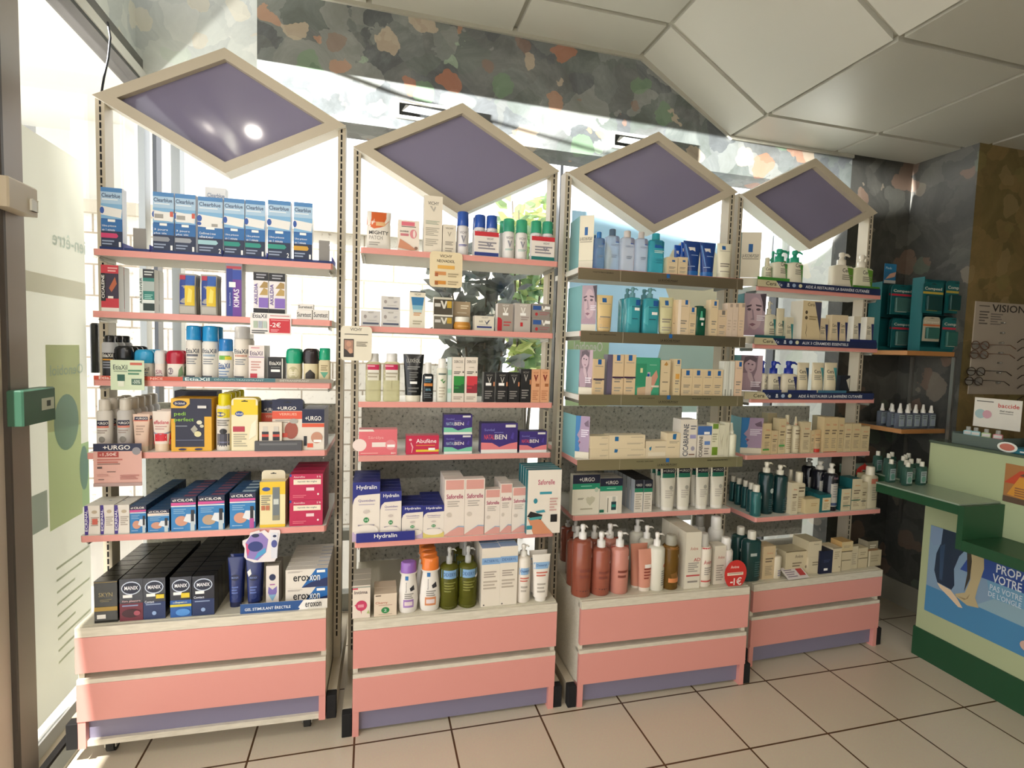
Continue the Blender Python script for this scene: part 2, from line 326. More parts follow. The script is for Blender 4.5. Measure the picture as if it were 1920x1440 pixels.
# ================================================================ OUTSIDE
def outside():
    m = MB().box(-8, -1.0, -8, 8, -.12, -.02, M('#cfcac0')).box(-1.0, 9, .71, 9, -.12, -.02, M('#cfcac0')); struct(m.build('ground_outside'))
    m = MB().box(-3.6, 1.05, 2.0, 2.25, -.02, 2.12, STONE).box(-3.6, 1.1, 1.95, 2.3, 2.12, 2.2, M('#bdb6a8')); struct(m.build('wall_stone_outside'))
    m = MB().box(-4.4, -1.0, -.6, 4.6, 2.80, 2.9, M('#e2e2da')); struct(m.build('roof_canopy_outside'))
    m = MB().box(-2.25, -1.95, 2.55, 2.75, -.02, 2.8, M('#dcdcd4')).box(-1.93, -1.62, 2.3, 2.5, -.02, 2.8, M('#e4e4de')); struct(m.build('column_outside'))
    m = MB().box(-4.4, -2.25, 2.55, 2.7, 2.42, 2.8, M('#8e8c86')); struct(m.build('lintel_outside'))
    m = MB().rbox(-2.95, -2.6, 2.42, 2.56, 2.50, 2.60, M('#eeeeea', 'w'), .02); tag(m.build('wall_lamp'), 'small white lamp housing under the grey lintel outside', 'lamp')
    # shrubs seen through the back window
    def shrub(name, x, y, h, cols, label, seed, n):
        random.seed(seed); root = empty(name, label, 'plant', 'shrubs beyond the window', Matrix.Translation((x, y, -.02)))
        st = MB(); lf = MB()
        for k in range(7):
            a = random.uniform(0, 6.28); r = random.uniform(.06, .28); tip = Vector((math.cos(a)*r, math.sin(a)*r*.5, h*random.uniform(.8, 1.05)))
            st.tube([(0, 0, 0), (tip.x*.2, tip.y*.2, h*.35), (tip.x*.6, tip.y*.6, h*.65), tip], [.014, .012, .008, .004], M('#5a5040'), 6)
            for j in range(n//7):
                t = random.uniform(.35, 1); b = Vector((tip.x*t*t+random.gauss(0, .05), tip.y*t*t+random.gauss(0, .05), h*(.1+.9*t)*random.uniform(.93, 1.03)))
                d = Vector((random.gauss(0, 1), random.gauss(0, .7), random.gauss(.3, .7))).normalized(); sd = d.cross(Vector((random.gauss(0, 1), random.gauss(0, 1), 1))).normalized(); nn = d.cross(sd)
                L = random.uniform(.09, .17); W = L*.25
                v = [b, b+d*L*.3+sd*W, b+d*L*.7+sd*W*.8-nn*.006, b+d*L, b+d*L*.7-sd*W*.8-nn*.006, b+d*L*.3-sd*W, b+d*L*.5+nn*.008]
                lf.add(v, [(0, 1, 6), (1, 2, 6), (2, 3, 6), (3, 4, 6), (4, 5, 6), (5, 0, 6)], M(random.choice(cols), 'f'))
        st.build('stem', root); lf.build('foliage', root)
    shrub('magnolia_shrub', .70, 1.02, 1.9, ['#2f4038', '#3c4d42', '#26352f', '#54665a'], 'dark green leafy shrub outside the window behind the second gondola', 3, 420)
    shrub('magnolia_shrub', 1.12, 1.55, 2.35, ['#7da05a', '#a8bd5c', '#5f8a4a', '#c8cf7a'], 'bright yellow-green shrub outside, taller than the dark one beside it', 5, 460)
outside()

# ================================================================ GONDOLAS
W = .7475
GD = {1: dict(D=.223, H=.388), 2: dict(D=.246, H=.408), 3: dict(D=.262, H=.412), 4: dict(D=.188, H=.368)}
# shelf tops: unit -> list of (front y, z, x0, x1)
SH = {1: [(-.087, 1.541, .012, .73), (-.098, 1.346, .012, .729), (-.101, 1.13, .012, .73), (-.121, .898, 0, .718), (-.18, .651, .007, .725)],
      2: [(-.118, 1.667, .019, .737), (-.098, 1.398, .017, .735), (-.12, 1.132, .017, .734), (-.115, .938, .019, .737), (-.197, .656, .014, .731)],
      3: [(-.148, 1.648, .0, .715), (-.163, 1.409, .01, .728), (-.164, 1.166, .016, .733), (-.18, .918, .013, .731), (-.117, .683, .029, .746)],
      4: [(-.052, 1.644, .067, .785), (-.069, 1.39, .051, .768), (-.08, 1.15, .04, .757), (-.075, .896, .042, .76), (-.135, .632, .06, .778)]}
for u in SH: SH[u].append((-GD[u]['D'], GD[u]['H'], .0145, .733))
ORD = ['first', 'second', 'third', 'fourth', 'fifth', 'sixth', 'seventh', 'eighth', 'ninth', 'tenth', 'eleventh', 'twelfth']
UN = {1: 'leftmost gondola', 2: 'second gondola', 3: 'third gondola', 4: 'rightmost gondola'}
SN = ['top shelf', 'second shelf', 'third shelf', 'fourth shelf', 'fifth shelf', 'base']
def gondola(u, label):
    D, H = GD[u]['D'], GD[u]['H']; root = empty('gondola_shelving', label, 'shelving', 'pink and cream gondolas along the window', UM[u])
    for sx in (0, 1):
        x = sx*W; m = MB(); a, b = (x-.014, x+.012) if sx == 0 else (x-.012, x+.014)
        m.box(a, b, 0, .055, .0, 2.045, POST)
        ops = [('r', -.0028, 2.034-.025*k-.019, .0028, 2.034-.025*k, BLACK) for k in range(75)]
        m.art([(o[0], (o[1]), o[2], o[3], o[4], o[5]) for o in ops][:0], 0, 0, 1, 1)
        for o in ops: m.add([(x+o[1], -.0006, o[2]), (x+o[3], -.0006, o[2]), (x+o[3], -.0006, o[4]), (x+o[1], -.0006, o[4])], [(0, 1, 2, 3)], BLACK)
        m.build('upright_post', root)
        fa, fb = (x-.019, x+.0115) if sx == 0 else (x-.0115, x+.019)
        m = MB(); m.box(fa, fb, -D+.03, .30, .0, .082, POST); f = m.build('base_foot', root)
        MB().rbox(fa-.001, fb+.001, -D-.002, -D+.03, -.001, .080, BLACK, .002).build('rubber_cap', f)
    # base cabinet
    x0, x1 = .0145, W-.0145; m = MB()
    m.box(x0, x0+.016, -D+.004, .25, .004, H-.016, CREAM).box(x1-.016, x1, -D+.004, .25, .004, H-.016, CREAM).box(x0+.016, x1-.016, -D+.03, .25, .09, H-.016, CREAM)
    m.box(x0, x1, -D+.001, .25, H-.016, H, M('#cfc8b4', 'w')).box(x0, x1, -D-.012, -D+.02, H-.032, H-.002, CREAM)
    m.box(x0, x1, -D-.008, -D+.03, .207, .221, CREAM).build('cabinet', root)
    MB().box(x0, x1, -D-.012, -D+.006, .244, H-.033, PINK, PINK).build('drawer', root); MB().box(x0, x1, -D-.01, -D+.006, .089, .207, PINK).build('drawer', root)
    MB().box(x0+.02, x1-.02, -D+.012, -D+.022, .012 if u > 1 else .02, .09, PURP).build('kick_panel', root)
    for q0, q1 in ((x0, x0+.021), (x1-.021, x1)): MB().box(q0, q1, -D-.006, -D+.03, 0, .089, PINK).build('cabinet_leg', root)
    if u == 1: MB().box(x0+.021, x1-.021, -D, -D+.03, .002, .02, CREAM).build('bottom_rail', root)
    MB().box(x0+.004, x1-.02, .25, .262, .385, 1.02 if u == 1 else 1.08, SPECK).build('back_panel', root)
    for i, (y, z, a, b) in enumerate(SH[u][:5]):
        yb = .13 if i < 3 else .235; m = MB(); c = .006
        p = [(a+c, y), (b-c, y), (b, y+c), (b, yb), (a, yb), (a, y+c)]
        v = [(px, py, zz) for zz in (z-.02, z) for px, py in p]
        m.add(v, [tuple(reversed(range(6)))], M('#f1efe8', 'f')); m.add(v, [tuple(range(6, 12))], M('#dcd8cc', 'w'))
        m.add(v, [(k, (k+1) % 6, 6+(k+1) % 6, 6+k) for k in (0, 1, 5)], PINK); m.add(v, [(k, (k+1) % 6, 6+(k+1) % 6, 6+k) for k in (2, 3, 4)], PINK if i > 2 else WHITE)
        s = m.build('shelf', root)
        for xx in (a+.012, b-.012): MB().box(xx-.0015, xx+.0015, y+.02, .03, z-.034, z-.0205, METAL).tube([(xx, y+.015, z-.026), (xx, .02, z-.034)], .002, METAL, 6).build('bracket', s)
    # diamond sign
    cz, hh, hx = 2.035, .205, W/2+.014; cx = W/2; ht = .035
    def dia(s, y): return [(cx-hx*s, y, cz), (cx, y, cz-hh*s), (cx+hx*s, y, cz), (cx, y, cz+hh*s)]
    m = MB(); si = .82
    v = dia(1, -.02)+dia(si, -.02)+dia(si, .004)+dia(1, .05)
    m.add(v, [(k, (k+1) % 4, 4+(k+1) % 4, 4+k) for k in range(4)]+[(4+k, 4+(k+1) % 4, 8+(k+1) % 4, 8+k) for k in range(4)], POST)
    m.add(v, [(12+k, 12+(k+1) % 4, (k+1) % 4, k) for k in range(4)]+[(15, 14, 13, 12)], M('#efece2', 'w')); sg = m.build('diamond_sign', root)
    MB().add(dia(si+.01, .002), [(0, 1, 2, 3)], matn('glossy_purple_panel', lambda nt, b: b.inputs['Base Color'].__setattr__('default_value', (*lin('#7d7890'), 1)), .06)).build('sign_panel', sg)
    if u == 1:
        for xx, yy in ((.075, -D+.07), (W-.08, -D+.07), (.075, .2), (W-.08, .2)):
            m = MB(); m.add([], [], BLACK); n = 16; zc = -.066+.026
            v = [(xx+s*.011, yy+.026*math.cos(2*math.pi*k/n), zc+.026*math.sin(2*math.pi*k/n)) for s in (-1, 1) for k in range(n)]
            m.add(v, [(k, (k+1) % n, n+(k+1) % n, n+k) for k in range(n)]+[tuple(range(n)), tuple(reversed(range(n, 2*n)))], M('#2b2a28', 'r'))
            m.box(xx-.017, xx-.013, yy-.02, yy+.03, zc-.004, 0, METAL).box(xx+.013, xx+.017, yy-.02, yy+.03, zc-.004, 0, METAL).box(xx-.02, xx+.02, yy-.02, yy+.04, -.004, 0.002, METAL)
            m.build('caster', root)
gondola(1, 'leftmost pink and cream gondola raised on casters beside the glass front')
gondola(2, 'second gondola from the glass front with stone wall and plants behind')
gondola(3, 'third gondola with pale blue window poster behind its grey shelf strips')
gondola(4, 'rightmost gondola beside the dark corner and the green counter')

# ================================================================ PRODUCTS
CR = {'a': (140, 330, 3.6923), 'b': (140, 600, 3.6923), 'c': (120, 850, 3.5556), 'd': (640, 340, 4.3636), 'e': (620, 600, 4.1739), 'f': (630, 840, 4.2356), 'g': (1040, 380, 4.9655), 'h': (1040, 620, 5.0526),
      'i': (1040, 840, 4.9655), 'j': (1370, 440, 6), 'k': (1370, 640, 6), 'l': (1370, 840, 5.332), 'm': (1590, 460, 5.539), 'n': (1590, 700, 5.539), 'p': (0, 0, 1)}
def px(c, x, y):
    X, Y, s = CR[c]; return X+x/s, Y+y/s
def surf(secs, cy):
    """front surface y(x, z) of a loft"""
    def f(x, z):
        for (za, a, b, e), (zb, a2, b2, e2) in zip(secs, secs[1:]):
            if za <= z <= zb and zb > za:
                t = (z-za)/(zb-za); A, B, E = a+(a2-a)*t, b+(b2-b)*t, e+(e2-e)*t; break
        else: A, B, E = secs[-1][1:]
        if A <= 0: return cy
        q = min(1, abs(x)/A); return cy-B*(max(0, 1-q**E))**(1/E)
    return f
def mk(kind, w, h, d, base, art, kw):
    """builds a product of width w, height h, depth d standing at the origin, front at y=0. Returns list of (part name, MB, sub-part list)"""
    hw, hd = w/2, d/2; m = MB(); mm = kw.get('mat', 'p'); bm = base if not isinstance(base, str) else M(base, mm)
    if kind == 'box':
        sd = kw.get('side', base); sd = M(sd, mm) if isinstance(sd, str) else sd; tp = M(kw['top'], mm) if 'top' in kw else sd
        m.box(-hw, hw, 0, d, 0, h, sd, front=bm, top=tp)
        if 'topart' in kw:
            u0, u1, v0, v1, col = kw['topart']; m.add([(-hw+w*u0, d*v0, h+.0004), (-hw+w*u1, d*v0, h+.0004), (-hw+w*u1, d*v1, h+.0004), (-hw+w*u0, d*v1, h+.0004)], [(0, 1, 2, 3)], M(col))
        m.art(art, -hw, 0, w, h); return [(None, m, [])]
    if kind == 'card':       # hang-tab pack: rounded top, slot, bulging blister
        r = min(w, h)*.16; pts = [(-hw, 0), (hw, 0), (hw, h-r)]+[(hw-r+r*math.cos(t), h-r+r*math.sin(t)) for t in (.5, 1.05)]+[(hw-r, h), (-hw+r, h)]+[(-hw+r-r*math.cos(t), h-r+r*math.sin(t)) for t in (1.05, .5)]+[(-hw, h-r)]
        m.prism(pts, 0, d, bm, M(kw.get('side', '#e8e4da'))); m.art(art+[('r', .38, .93, .62, .945, '#22201e'), ('e', .5, .945, .05, .012, '#22201e')], -hw, 0, w, h)
        if kw.get('blister'):
            u0, v0, u1, v1, col = kw['blister']; b = MB(); b.rbox(-hw+w*u0, -hw+w*u1, -.014, 0, h*v0, h*v1, M(col, 't'), .004); return [(None, m, []), ('blister', b, [])]
        return [(None, m, [])]
    if kind == 'pouch':
        secs = [(0, hw*.98, hd*.2, 4), (h*.04, hw, hd*.35, 4), (h*.3, hw*.98, hd, 2.6), (h*.7, hw*.96, hd, 2.6), (h*.94, hw, hd*.3, 4), (h, hw, hd*.15, 4)]
        m.loft(secs, bm, 24, True, 0, hd); m.art(art, -hw, 0, w, h, surf(secs, hd)); return [(None, m, [])]
    if kind == 'tube':
        ch = h*kw.get('capf', .14); cw = kw.get('capw', .72); c = MB(); bw = kw.get('bw', .76)
        c.loft([(0, hw*cw, hd*.95, 2.2), (ch, hw*cw*1.02, hd*.97, 2.2)], M(kw.get('cap', '#e8e4d8'), 'g'), 20, True, 0, hd)
        secs = [(ch, hw*bw, hd, 2.1), (h*.55, hw*(bw+.1), hd*.8, 2.2), (h*.93, hw*.98, .002+hd*.1, 3), (h, hw, .0015, 4)]
        m.loft(secs, bm, 24, True, 0, hd); m.art(art, -hw, 0, w, h, surf(secs, hd)); return [('body', m, []), ('cap', c, [])]
    if kind == 'can':
        cf = kw.get('capf', .22); cw = kw.get('capw', .9); b0 = h*(1-cf); c = MB()
        secs = [(0, hw*.94, hw*.94, 2), (h*.012, hw, hw, 2), (b0-h*.045, hw, hw, 2), (b0, hw*.82, hw*.82, 2)]
        m.loft(secs, bm, 24, True, 0, hd); k = M(kw.get('cap', '#e8e4d8'), kw.get('capm', 'g'))
        c.loft([(b0-h*.01, hw*cw, hw*cw, 2), (h*.975, hw*cw*.96, hw*cw*.96, 2), (h*.992, hw*cw*.85, hw*cw*.85, 2), (h, hw*cw*.55, hw*cw*.55, 2)], k, 24, True, 0, hd)
        m.art(art, -hw, 0, w, h, surf(secs, hd)); return [('body', m, []), ('cap', c, [])]
    if kind in ('pump', 'bottle', 'spray'):
        e = kw.get('e', 2); bf = kw.get('bodyf', .76); b0 = h*bf; nw = kw.get('neck', .42)*hw; c = MB(); cw = kw.get('capw', .42)*hw
        if kw.get('waist'): secs = [(0, hw*.8, hd*.8, e), (h*.03, hw*.9, hd*.9, e), (b0*.3, hw, hd, e), (b0*.6, hw*.9, hd*.95, e), (b0*.93, hw*.72, hd*.85, e), (b0, nw*1.5, min(hd, nw*1.5), 2)]
        else: secs = [(0, hw*.93, hd*.93, e), (h*.015, hw, hd, e), (b0-h*.05, hw, hd, e), (b0-h*.015, hw*.8, hd*.85, e), (b0, nw, min(nw, hd*.9), 2)]
        m.loft(secs, bm, 28, True, 0, hd); cm = M(kw.get('cap', '#ece8de'), kw.get('capm', 'g')); m.art(art, -hw, 0, w, h, surf(secs, hd))
        cd_ = min(cw, hd*.95)
        if kind == 'bottle': c.loft([(b0-.001, cw, cd_, 2), (h*.985, cw*.97, cd_*.97, 2), (h, cw*.8, cd_*.8, 2)], cm, 22, True, 0, hd); return [('body', m, []), ('cap', c, [])]
        if kind == 'spray': c.loft([(b0-.001, cw, cd_, 2), (b0+(h-b0)*.25, cw, cd_, 2), (b0+(h-b0)*.3, cw*.75, cd_*.75, 2), (h*.99, cw*.5, cd_*.5, 2), (h, cw*.35, cd_*.35, 2)], cm, 20, True, 0, hd); return [('body', m, []), ('spray_cap', c, [])]
        t = h-b0
        c.loft([(b0-.001, cw, cd_, 2), (b0+t*.42, cw*.96, cd_*.96, 2), (b0+t*.45, cw*.5, cd_*.5, 2), (b0+t*.7, cw*.45, cd_*.45, 2)], cm, 20, True, 0, hd)
        n_ = MB(); nl = kw.get('noz', 1)*cw*2.1; y = hd
        n_.loft([(b0+t*.66, cw*.62, cd_*.62, 2), (b0+t*.93, cw*.66, cd_*.66, 2), (h, cw*.45, cd_*.45, 2)], cm, 16, True, 0, hd)
        n_.tube([(0, y, b0+t*.86), (nl*.7, y, b0+t*.86), (nl, y, b0+t*.74)], [cw*.3, cw*.26, cw*.18], cm, 8)
        return [('body', m, []), ('pump', c, [('nozzle', n_)])]
    if kind == 'roll':
        cf = kw.get('capf', .45); b0 = h*(1-cf); c = MB(); e = kw.get('e', 2.2)
        secs = [(0, hw*.78, hd*.78, e), (h*.02, hw*.84, hd*.84, e), (b0*.6, hw*.9, hd*.9, e), (b0, hw*.86, hd*.86, e)]
        m.loft(secs, bm, 24, True, 0, hd); m.art(art, -hw, 0, w, h, surf(secs, hd))
        c.loft([(b0, hw*.9, hd*.9, 2.2), (b0+(h-b0)*.25, hw, hd, 2.2), (b0+(h-b0)*.75, hw*.96, hd*.96, 2.2), (h*.965, hw*.82, hd*.82, 2.1), (h, hw*.5, hd*.5, 2)], M(kw.get('cap', '#202020'), 'g'), 24, True, 0, hd)
        return [('body', m, []), ('cap', c, [])]
    if kind == 'jar':
        secs = [(0, hw*.8, hw*.8, 2), (h*.1, hw*.98, hw*.98, 2), (h*.35, hw, hw, 2), (h*.6, hw*.85, hw*.85, 2)]; m.loft(secs, bm, 24, True, 0, hd); m.art(art, -hw, 0, w, h, surf(secs, hd))
        c = MB().loft([(h*.6, hw*.84, hw*.84, 2), (h*.96, hw*.84, hw*.84, 2), (h, hw*.8, hw*.8, 2)], M(kw.get('cap', '#e8e4d8'), 'g'), 24, True, 0, hd); return [('body', m, []), ('lid', c, [])]
NPLACED = []
def put(u, s, c, x0, x1, yt, kind, name, cat, desc, base, art=(), d=None, off=.008, n=1, gap=.003, yb=None, zb=None, place=None, rot=0, world=None, shelf=None, group=None, dz=0, labels=None, dxq=0, **kw):
    """one product (or a queue of n) standing on shelf s of gondola u; x0, x1, yt: edges of its front as the photo shows them"""
    ys, zs = (SH[u][s][0], SH[u][s][1]) if shelf is None else shelf
    yl = ys+off; cx_ = (x0+x1)/2; X, Y = px(c, cx_, yt)
    z1 = uat(u, X, Y, yl).z; zb = zs if zb is None else zb
    if kw.get('hh'): z1 = zb+kw['hh']; Y = uproj(u, (uat(u, X, Y, yl).x, yl, z1))[1]
    a = uat(u, X, Y, yl); _, ybp = uproj(u, (a.x, yl, zb)); ym = (Y+ybp)/2
    xa = uat(u, px(c, x0, 0)[0], ym, yl).x; xb = uat(u, px(c, x1, 0)[0], ym, yl).x
    w_, h_ = abs(xb-xa), max(.01, z1-zb)
    dd = d if d else {'box': min(.05, w_*.6), 'card': .006, 'tube': w_*.55, 'can': w_, 'jar': w_, 'roll': w_*.62, 'pouch': .03}.get(kind, w_*(.62 if kw.get('e', 2) > 3 else 1))
    if kind in ('can', 'jar'): dd = w_
    parts = mk(kind, w_, h_, dd, base, list(art), kw)
    pl = place or (SN[s]+', '+UN[u])
    mw = UM[u] @ Matrix.Translation(((xa+xb)/2, yl, zb+.0003)) @ Matrix.Rotation(rot, 4, 'Z')
    if len(parts) == 1 and parts[0][0] is None:
        o = parts[0][1].build(name); o.matrix_world = mw
    else:
        o = bpy.data.objects.new(name, None); C.objects.link(o); o.empty_display_size = .01; o.matrix_world = mw
        for pn, mb, subs in parts:
            if pn is None: pn = 'card'
            po = mb.build(pn, o)
            for sn, sb in subs: sb.build(sn, po)
    grp = group or (desc.split(',')[0]+', '+pl)
    def lab(k):
        if labels: return labels[k]
        if n == 1: return desc+', '+pl
        return desc+', '+('front of its row' if k == 0 else ORD[k]+' in its row')+', '+pl
    tag(o, lab(0), cat, grp if n > 1 else None)
    for k in range(1, n):
        q = clone(o); q.matrix_world = mw @ Matrix.Translation((dxq*k, (dd+gap)*k, 0)); tag(q, lab(k), cat, grp)
    NPLACED.append(n)
    return zb+h_+.0003

NV = '#1b2140'; BL = '#2a62a8'; WH = '#ece8de'; GY = '#8a8a88'; RD = '#c8283a'; DK = '#17181c'; YL = '#e8c820'; BG = '#e0cdb0'; TX = '#6e6a66'
def sticker(u, v, w_=.3, h_=.035): return ('r', u-w_/2, v-h_/2, u+w_/2, v+h_/2, '#f2f0ec')
# ---- gondola 1, top shelf: pregnancy tests
def preg(col, num, orange=False, two=False):
    a = [('r', 0, .93, 1, 1, '#4c84bc'), ('r', 0, .74, 1, .93, '#a9c6de'), ('t', .04, .84, .92, .905, 'Clearblue', '#20305c'), ('l', .06, .78, .8, .82, 1, '#dfe8f0'),
         ('r', 0, .5, 1, .74, '#7fb0d6'), ('p', [(0, .56), (.95, .52), (1, .66), (0, .7)], '#e6e4e0'), ('e', .06, .63, .1, .055, '#2b55a4')]
    if orange: a += [('p', [(.05, .53), (.82, .53), (.95, .6), (.82, .68), (.05, .68)], '#e9e7e3'), ('r', .08, .57, .5, .64, '#9d9a94'), ('l', .82, .52, .97, .69, 1, '#c85a48')]
    if two: a += [('p', [(0, .49), (1, .47), (1, .57), (0, .58)], '#e6e4e0'), ('r', .55, .5, .8, .55, '#9d9a94'), ('e', .05, .54, .09, .03, '#2b55a4')]
    return a+[('r', 0, .3, 1, .48, '#2868a6'), ('r', 0, 0, 1, .3, '#1a2846'), sticker(.5, .47, .35, .04), ('t', .06, .36, .72, .4, '3 jours' if orange else ('Confirmez à tous' if two else 'Ultra précoce'), '#dfe6ee'), ('t', .06, .3, .66, .34, 'plus tôt' if orange else 'dater' if two else 'en 1 minute', '#dfe6ee'),
              ('p', [(0, .19), (.74, .19), (.82, .225), (.74, .265), (0, .265)], col), ('l', .05, .08, .62, .15, 2, '#8f9cb4'), ('t', .84, .05, .94, .13, num, '#f0f0f0')]
for x0, x1, yt, col, num, o2, tw, ds in ((183, 330, 82, '#c8386a', '1', 0, 0, 'blue pregnancy test box with pink bar, beside the post'), (543, 688, 114, '#8a8e96', '1', 1, 0, 'blue test box with grey bar and orange-edged stick'), (696, 838, 128, '#9a9ea6', '1', 1, 0, 'second blue test box with grey bar, orange-edged stick'),
        (855, 1025, 148, '#9cc4cc', '2', 0, 1, 'wide blue test box with pale bar and two sticks'), (1035, 1175, 158, '#1f8a7c', '1', 0, 0, 'blue test box with green bar, next to the two-stick box'), (1182, 1318, 170, '#228c7e', '1', 0, 0, 'shrink-wrapped blue test box with green bar'),
        (1338, 1495, 172, '#28907f', '2', 0, 0, 'wide blue test box with green bar and number two'), (1517, 1645, 185, '#c89a34', '1', 0, 0, 'shrink-wrapped blue test box with gold bar, last of row')):
    put(1, 0, 'a', x0, x1, yt, 'box', 'pregnancy_test_box', 'box', ds, BL, preg(col, num, o2, tw), d=.03, side='#dfe2ea', group='blue pregnancy test boxes', mat='g' if 'wrapped' in ds else 'p')
put(1, 0, 'a', 905, 1045, 82, 'box', 'pregnancy_test_box', 'box', 'white test box looking over the blue two-stick box', '#e9eaec', [('t', .1, .86, .95, .92, 'Clearblue', '#7a8ba8'), ('r', .2, .72, .95, .78, '#d8a84a')], d=.03, off=.05)
for x0, x1, yt, ds in ((405, 493, 363, 'grey pusher plate in the slot after the first test box'), (1690, 1765, 448, 'grey upright pusher plate beyond the gold-bar test box')):
    put(1, 0, 'a', x0, x1, yt, 'box', 'shelf_pusher', 'shelf divider', ds, '#8b8782', d=.004, off=.02)
for x0, x1, ds in ((175, 345, 'blue clear tray under the pink-bar test box'), (345, 530, 'blue clear tray holding the first grey pusher plate'), (535, 1030, 'long blue clear tray under the middle test boxes'), (1030, 1340, 'blue clear tray under the green-bar test boxes'), (1345, 1790, 'blue clear tray below the gold-bar test box')):
    xx = uat(1, *px('a', x0, 500), -.084).x; x2 = uat(1, *px('a', x1, 500), -.084).x; z = SH[1][0][1]
    m = MB().box(xx, x2-.003, 0, .0015, 0, .008, M('#2c4484', 't')).box(xx, x2-.003, .0016, .0075, 0.0002, .0014, M('#3c5ca8', 't')).box(x2-.0045, x2-.003, 0, .12, .0015, .022, M('#2038b0', 't'))
    o = m.build('pusher_tray'); o.matrix_world = UM[1] @ Matrix.Translation((0, -.0865, z+.0002)); tag(o, ds, 'tray', 'blue trays on the top shelf')
# ---- second shelf
put(1, 1, 'a', 183, 305, 617, 'box', 'ointment_box', 'box', 'red and white foot cream box', '#e8e2da', [('r', 0, .82, 1, 1, '#c23440'), ('r', 0, .08, 1, .28, '#c23440'), ('r', .26, .28, 1, .82, '#34283c'), ('p', [(.45, .5), (.8, .75), (.9, .6), (.6, .42)], '#b4603c'), ('r', 0, .22, .26, .82, '#1c1c20'), ('v', .04, .28, .2, .78, 'CICALEINE', '#f0ece6'), ('l', .4, .86, .95, .95, 2, '#e8a8a4'), ('r', .4, .28, .7, .33, '#e8e4da')], d=.035, side='#dcdcdc', n=2)
put(1, 1, 'a', 447, 552, 645, 'box', 'ointment_box', 'box', 'black and teal hand cream box', '#dfe6e2', [('r', .25, .8, 1, 1, '#2a2c30'), ('r', .25, .3, 1, .8, '#2a7a70'), ('r', .25, .5, 1, .72, '#aab4b0'), ('r', .25, .05, 1, .22, '#203430'), ('v', .04, .2, .2, .8, 'AKILHIVER', '#2c4a44'), ('l', .35, .86, .95, .95, 2, '#c8ccc8'), ('l', .35, .32, .9, .42, 3, '#9ad0c4')], d=.035, side='#dededc', n=2)
for x0, x1, ds in ((715, 838, 'grey foil insole pouch with blue and yellow print, first of two'), (868, 985, 'grey foil insole pouch with blue and yellow print, beside the purple box')):
    put(1, 1, 'a', x0, x1, 675 if x0 < 800 else 682, 'pouch', 'foil_pouch', 'pouch', ds, '#a09c94', [('r', .08, .25, .42, .96, '#24408c'), ('r', .42, .72, .92, .96, '#2858a8'), ('r', .38, .22, .92, .7, '#e0c030'), ('p', [(.5, .3), (.75, .3), (.8, .6), (.6, .65)], '#f0d868'), ('r', .08, .85, .4, .96, '#b02840'), ('r', .08, .02, .92, .2, '#b8b4ac')], d=.016, n=3, gap=.004, group=ds.split(',')[1].strip()+' pouches', labels=[ds, 'second '+ds.replace(', first of two', ' in the left-side row').replace(', beside the purple box', ' behind, near purple box'), 'third '+ds.replace(', first of two', ' in the left-side row').replace(', beside the purple box', ' behind, near purple box')])
put(1, 1, 'a', 1046, 1160, 607, 'box', 'ointment_box', 'box', 'tall blue and purple muscle gel box', '#8a8690', [('r', .05, .9, .95, .95, '#b03a48'), ('r', .05, 0, .42, .9, '#2c3a8c'), ('r', .42, 0, .95, .7, '#6a3a94'), ('r', .42, .7, .95, .88, '#3048a0'), ('v', .48, .18, .82, .52, 'KIMAS', '#ece8f0'), sticker(.4, .6, .4, .1), ('v', .2, .2, .3, .45, 'baume', '#a8b0d8')], d=.045, side='#a09c96')
for x0, x1, ds in ((1237, 1341, 'black and lilac foot cream box, further from the post'), (1345, 1457, 'black and lilac foot cream box, nearer the post')):
    put(1, 1, 'a', x0, x1, 667 if x0 < 1300 else 675, 'box', 'ointment_box', 'box', ds, '#e6e0e0', [('r', 0, .82, 1, 1, '#1c1c22'), ('r', 0, .0, 1, .2, '#1c1c22'), ('r', .36, .22, 1, .44, '#8468b8'), ('p', [(.4, .5), (.95, .5), (.95, .62), (.7, .66)], '#b89a5c'), ('p', [(.4, .66), (.95, .66), (.95, .78), (.7, .8)], '#a88a54'), ('v', .06, .28, .28, .75, 'AKILDIA', '#5c3f94'), ('l', .2, .87, .85, .96, 2, '#a0a0a8'), ('r', .04, .0, .3, .06, '#e6e0e0')], d=.035, side='#e4e2de')
t_ = put(1, 1, 'a', 1535, 1642, 928, 'box', 'test_strip_box', 'box', 'small white test box, bottom of the pair of stacked boxes', '#e4dfd8', [('t', .05, .25, .95, .75, 'Suretest', '#2c2c34')], d=.03)
put(1, 1, 'a', 1543, 1652, 886, 'box', 'test_strip_box', 'box', 'small white test box, on top of another one', '#e4dfd8', [('t', .05, .25, .95, .75, 'Suretest', '#2c2c34')], d=.03, zb=t_)
put(1, 1, 'a', 1650, 1757, 928, 'box', 'test_strip_box', 'box', 'small white test box standing alone, last of row', '#e4dfd8', [('t', .05, .25, .95, .75, 'Suretest', '#2c2c34')], d=.03)
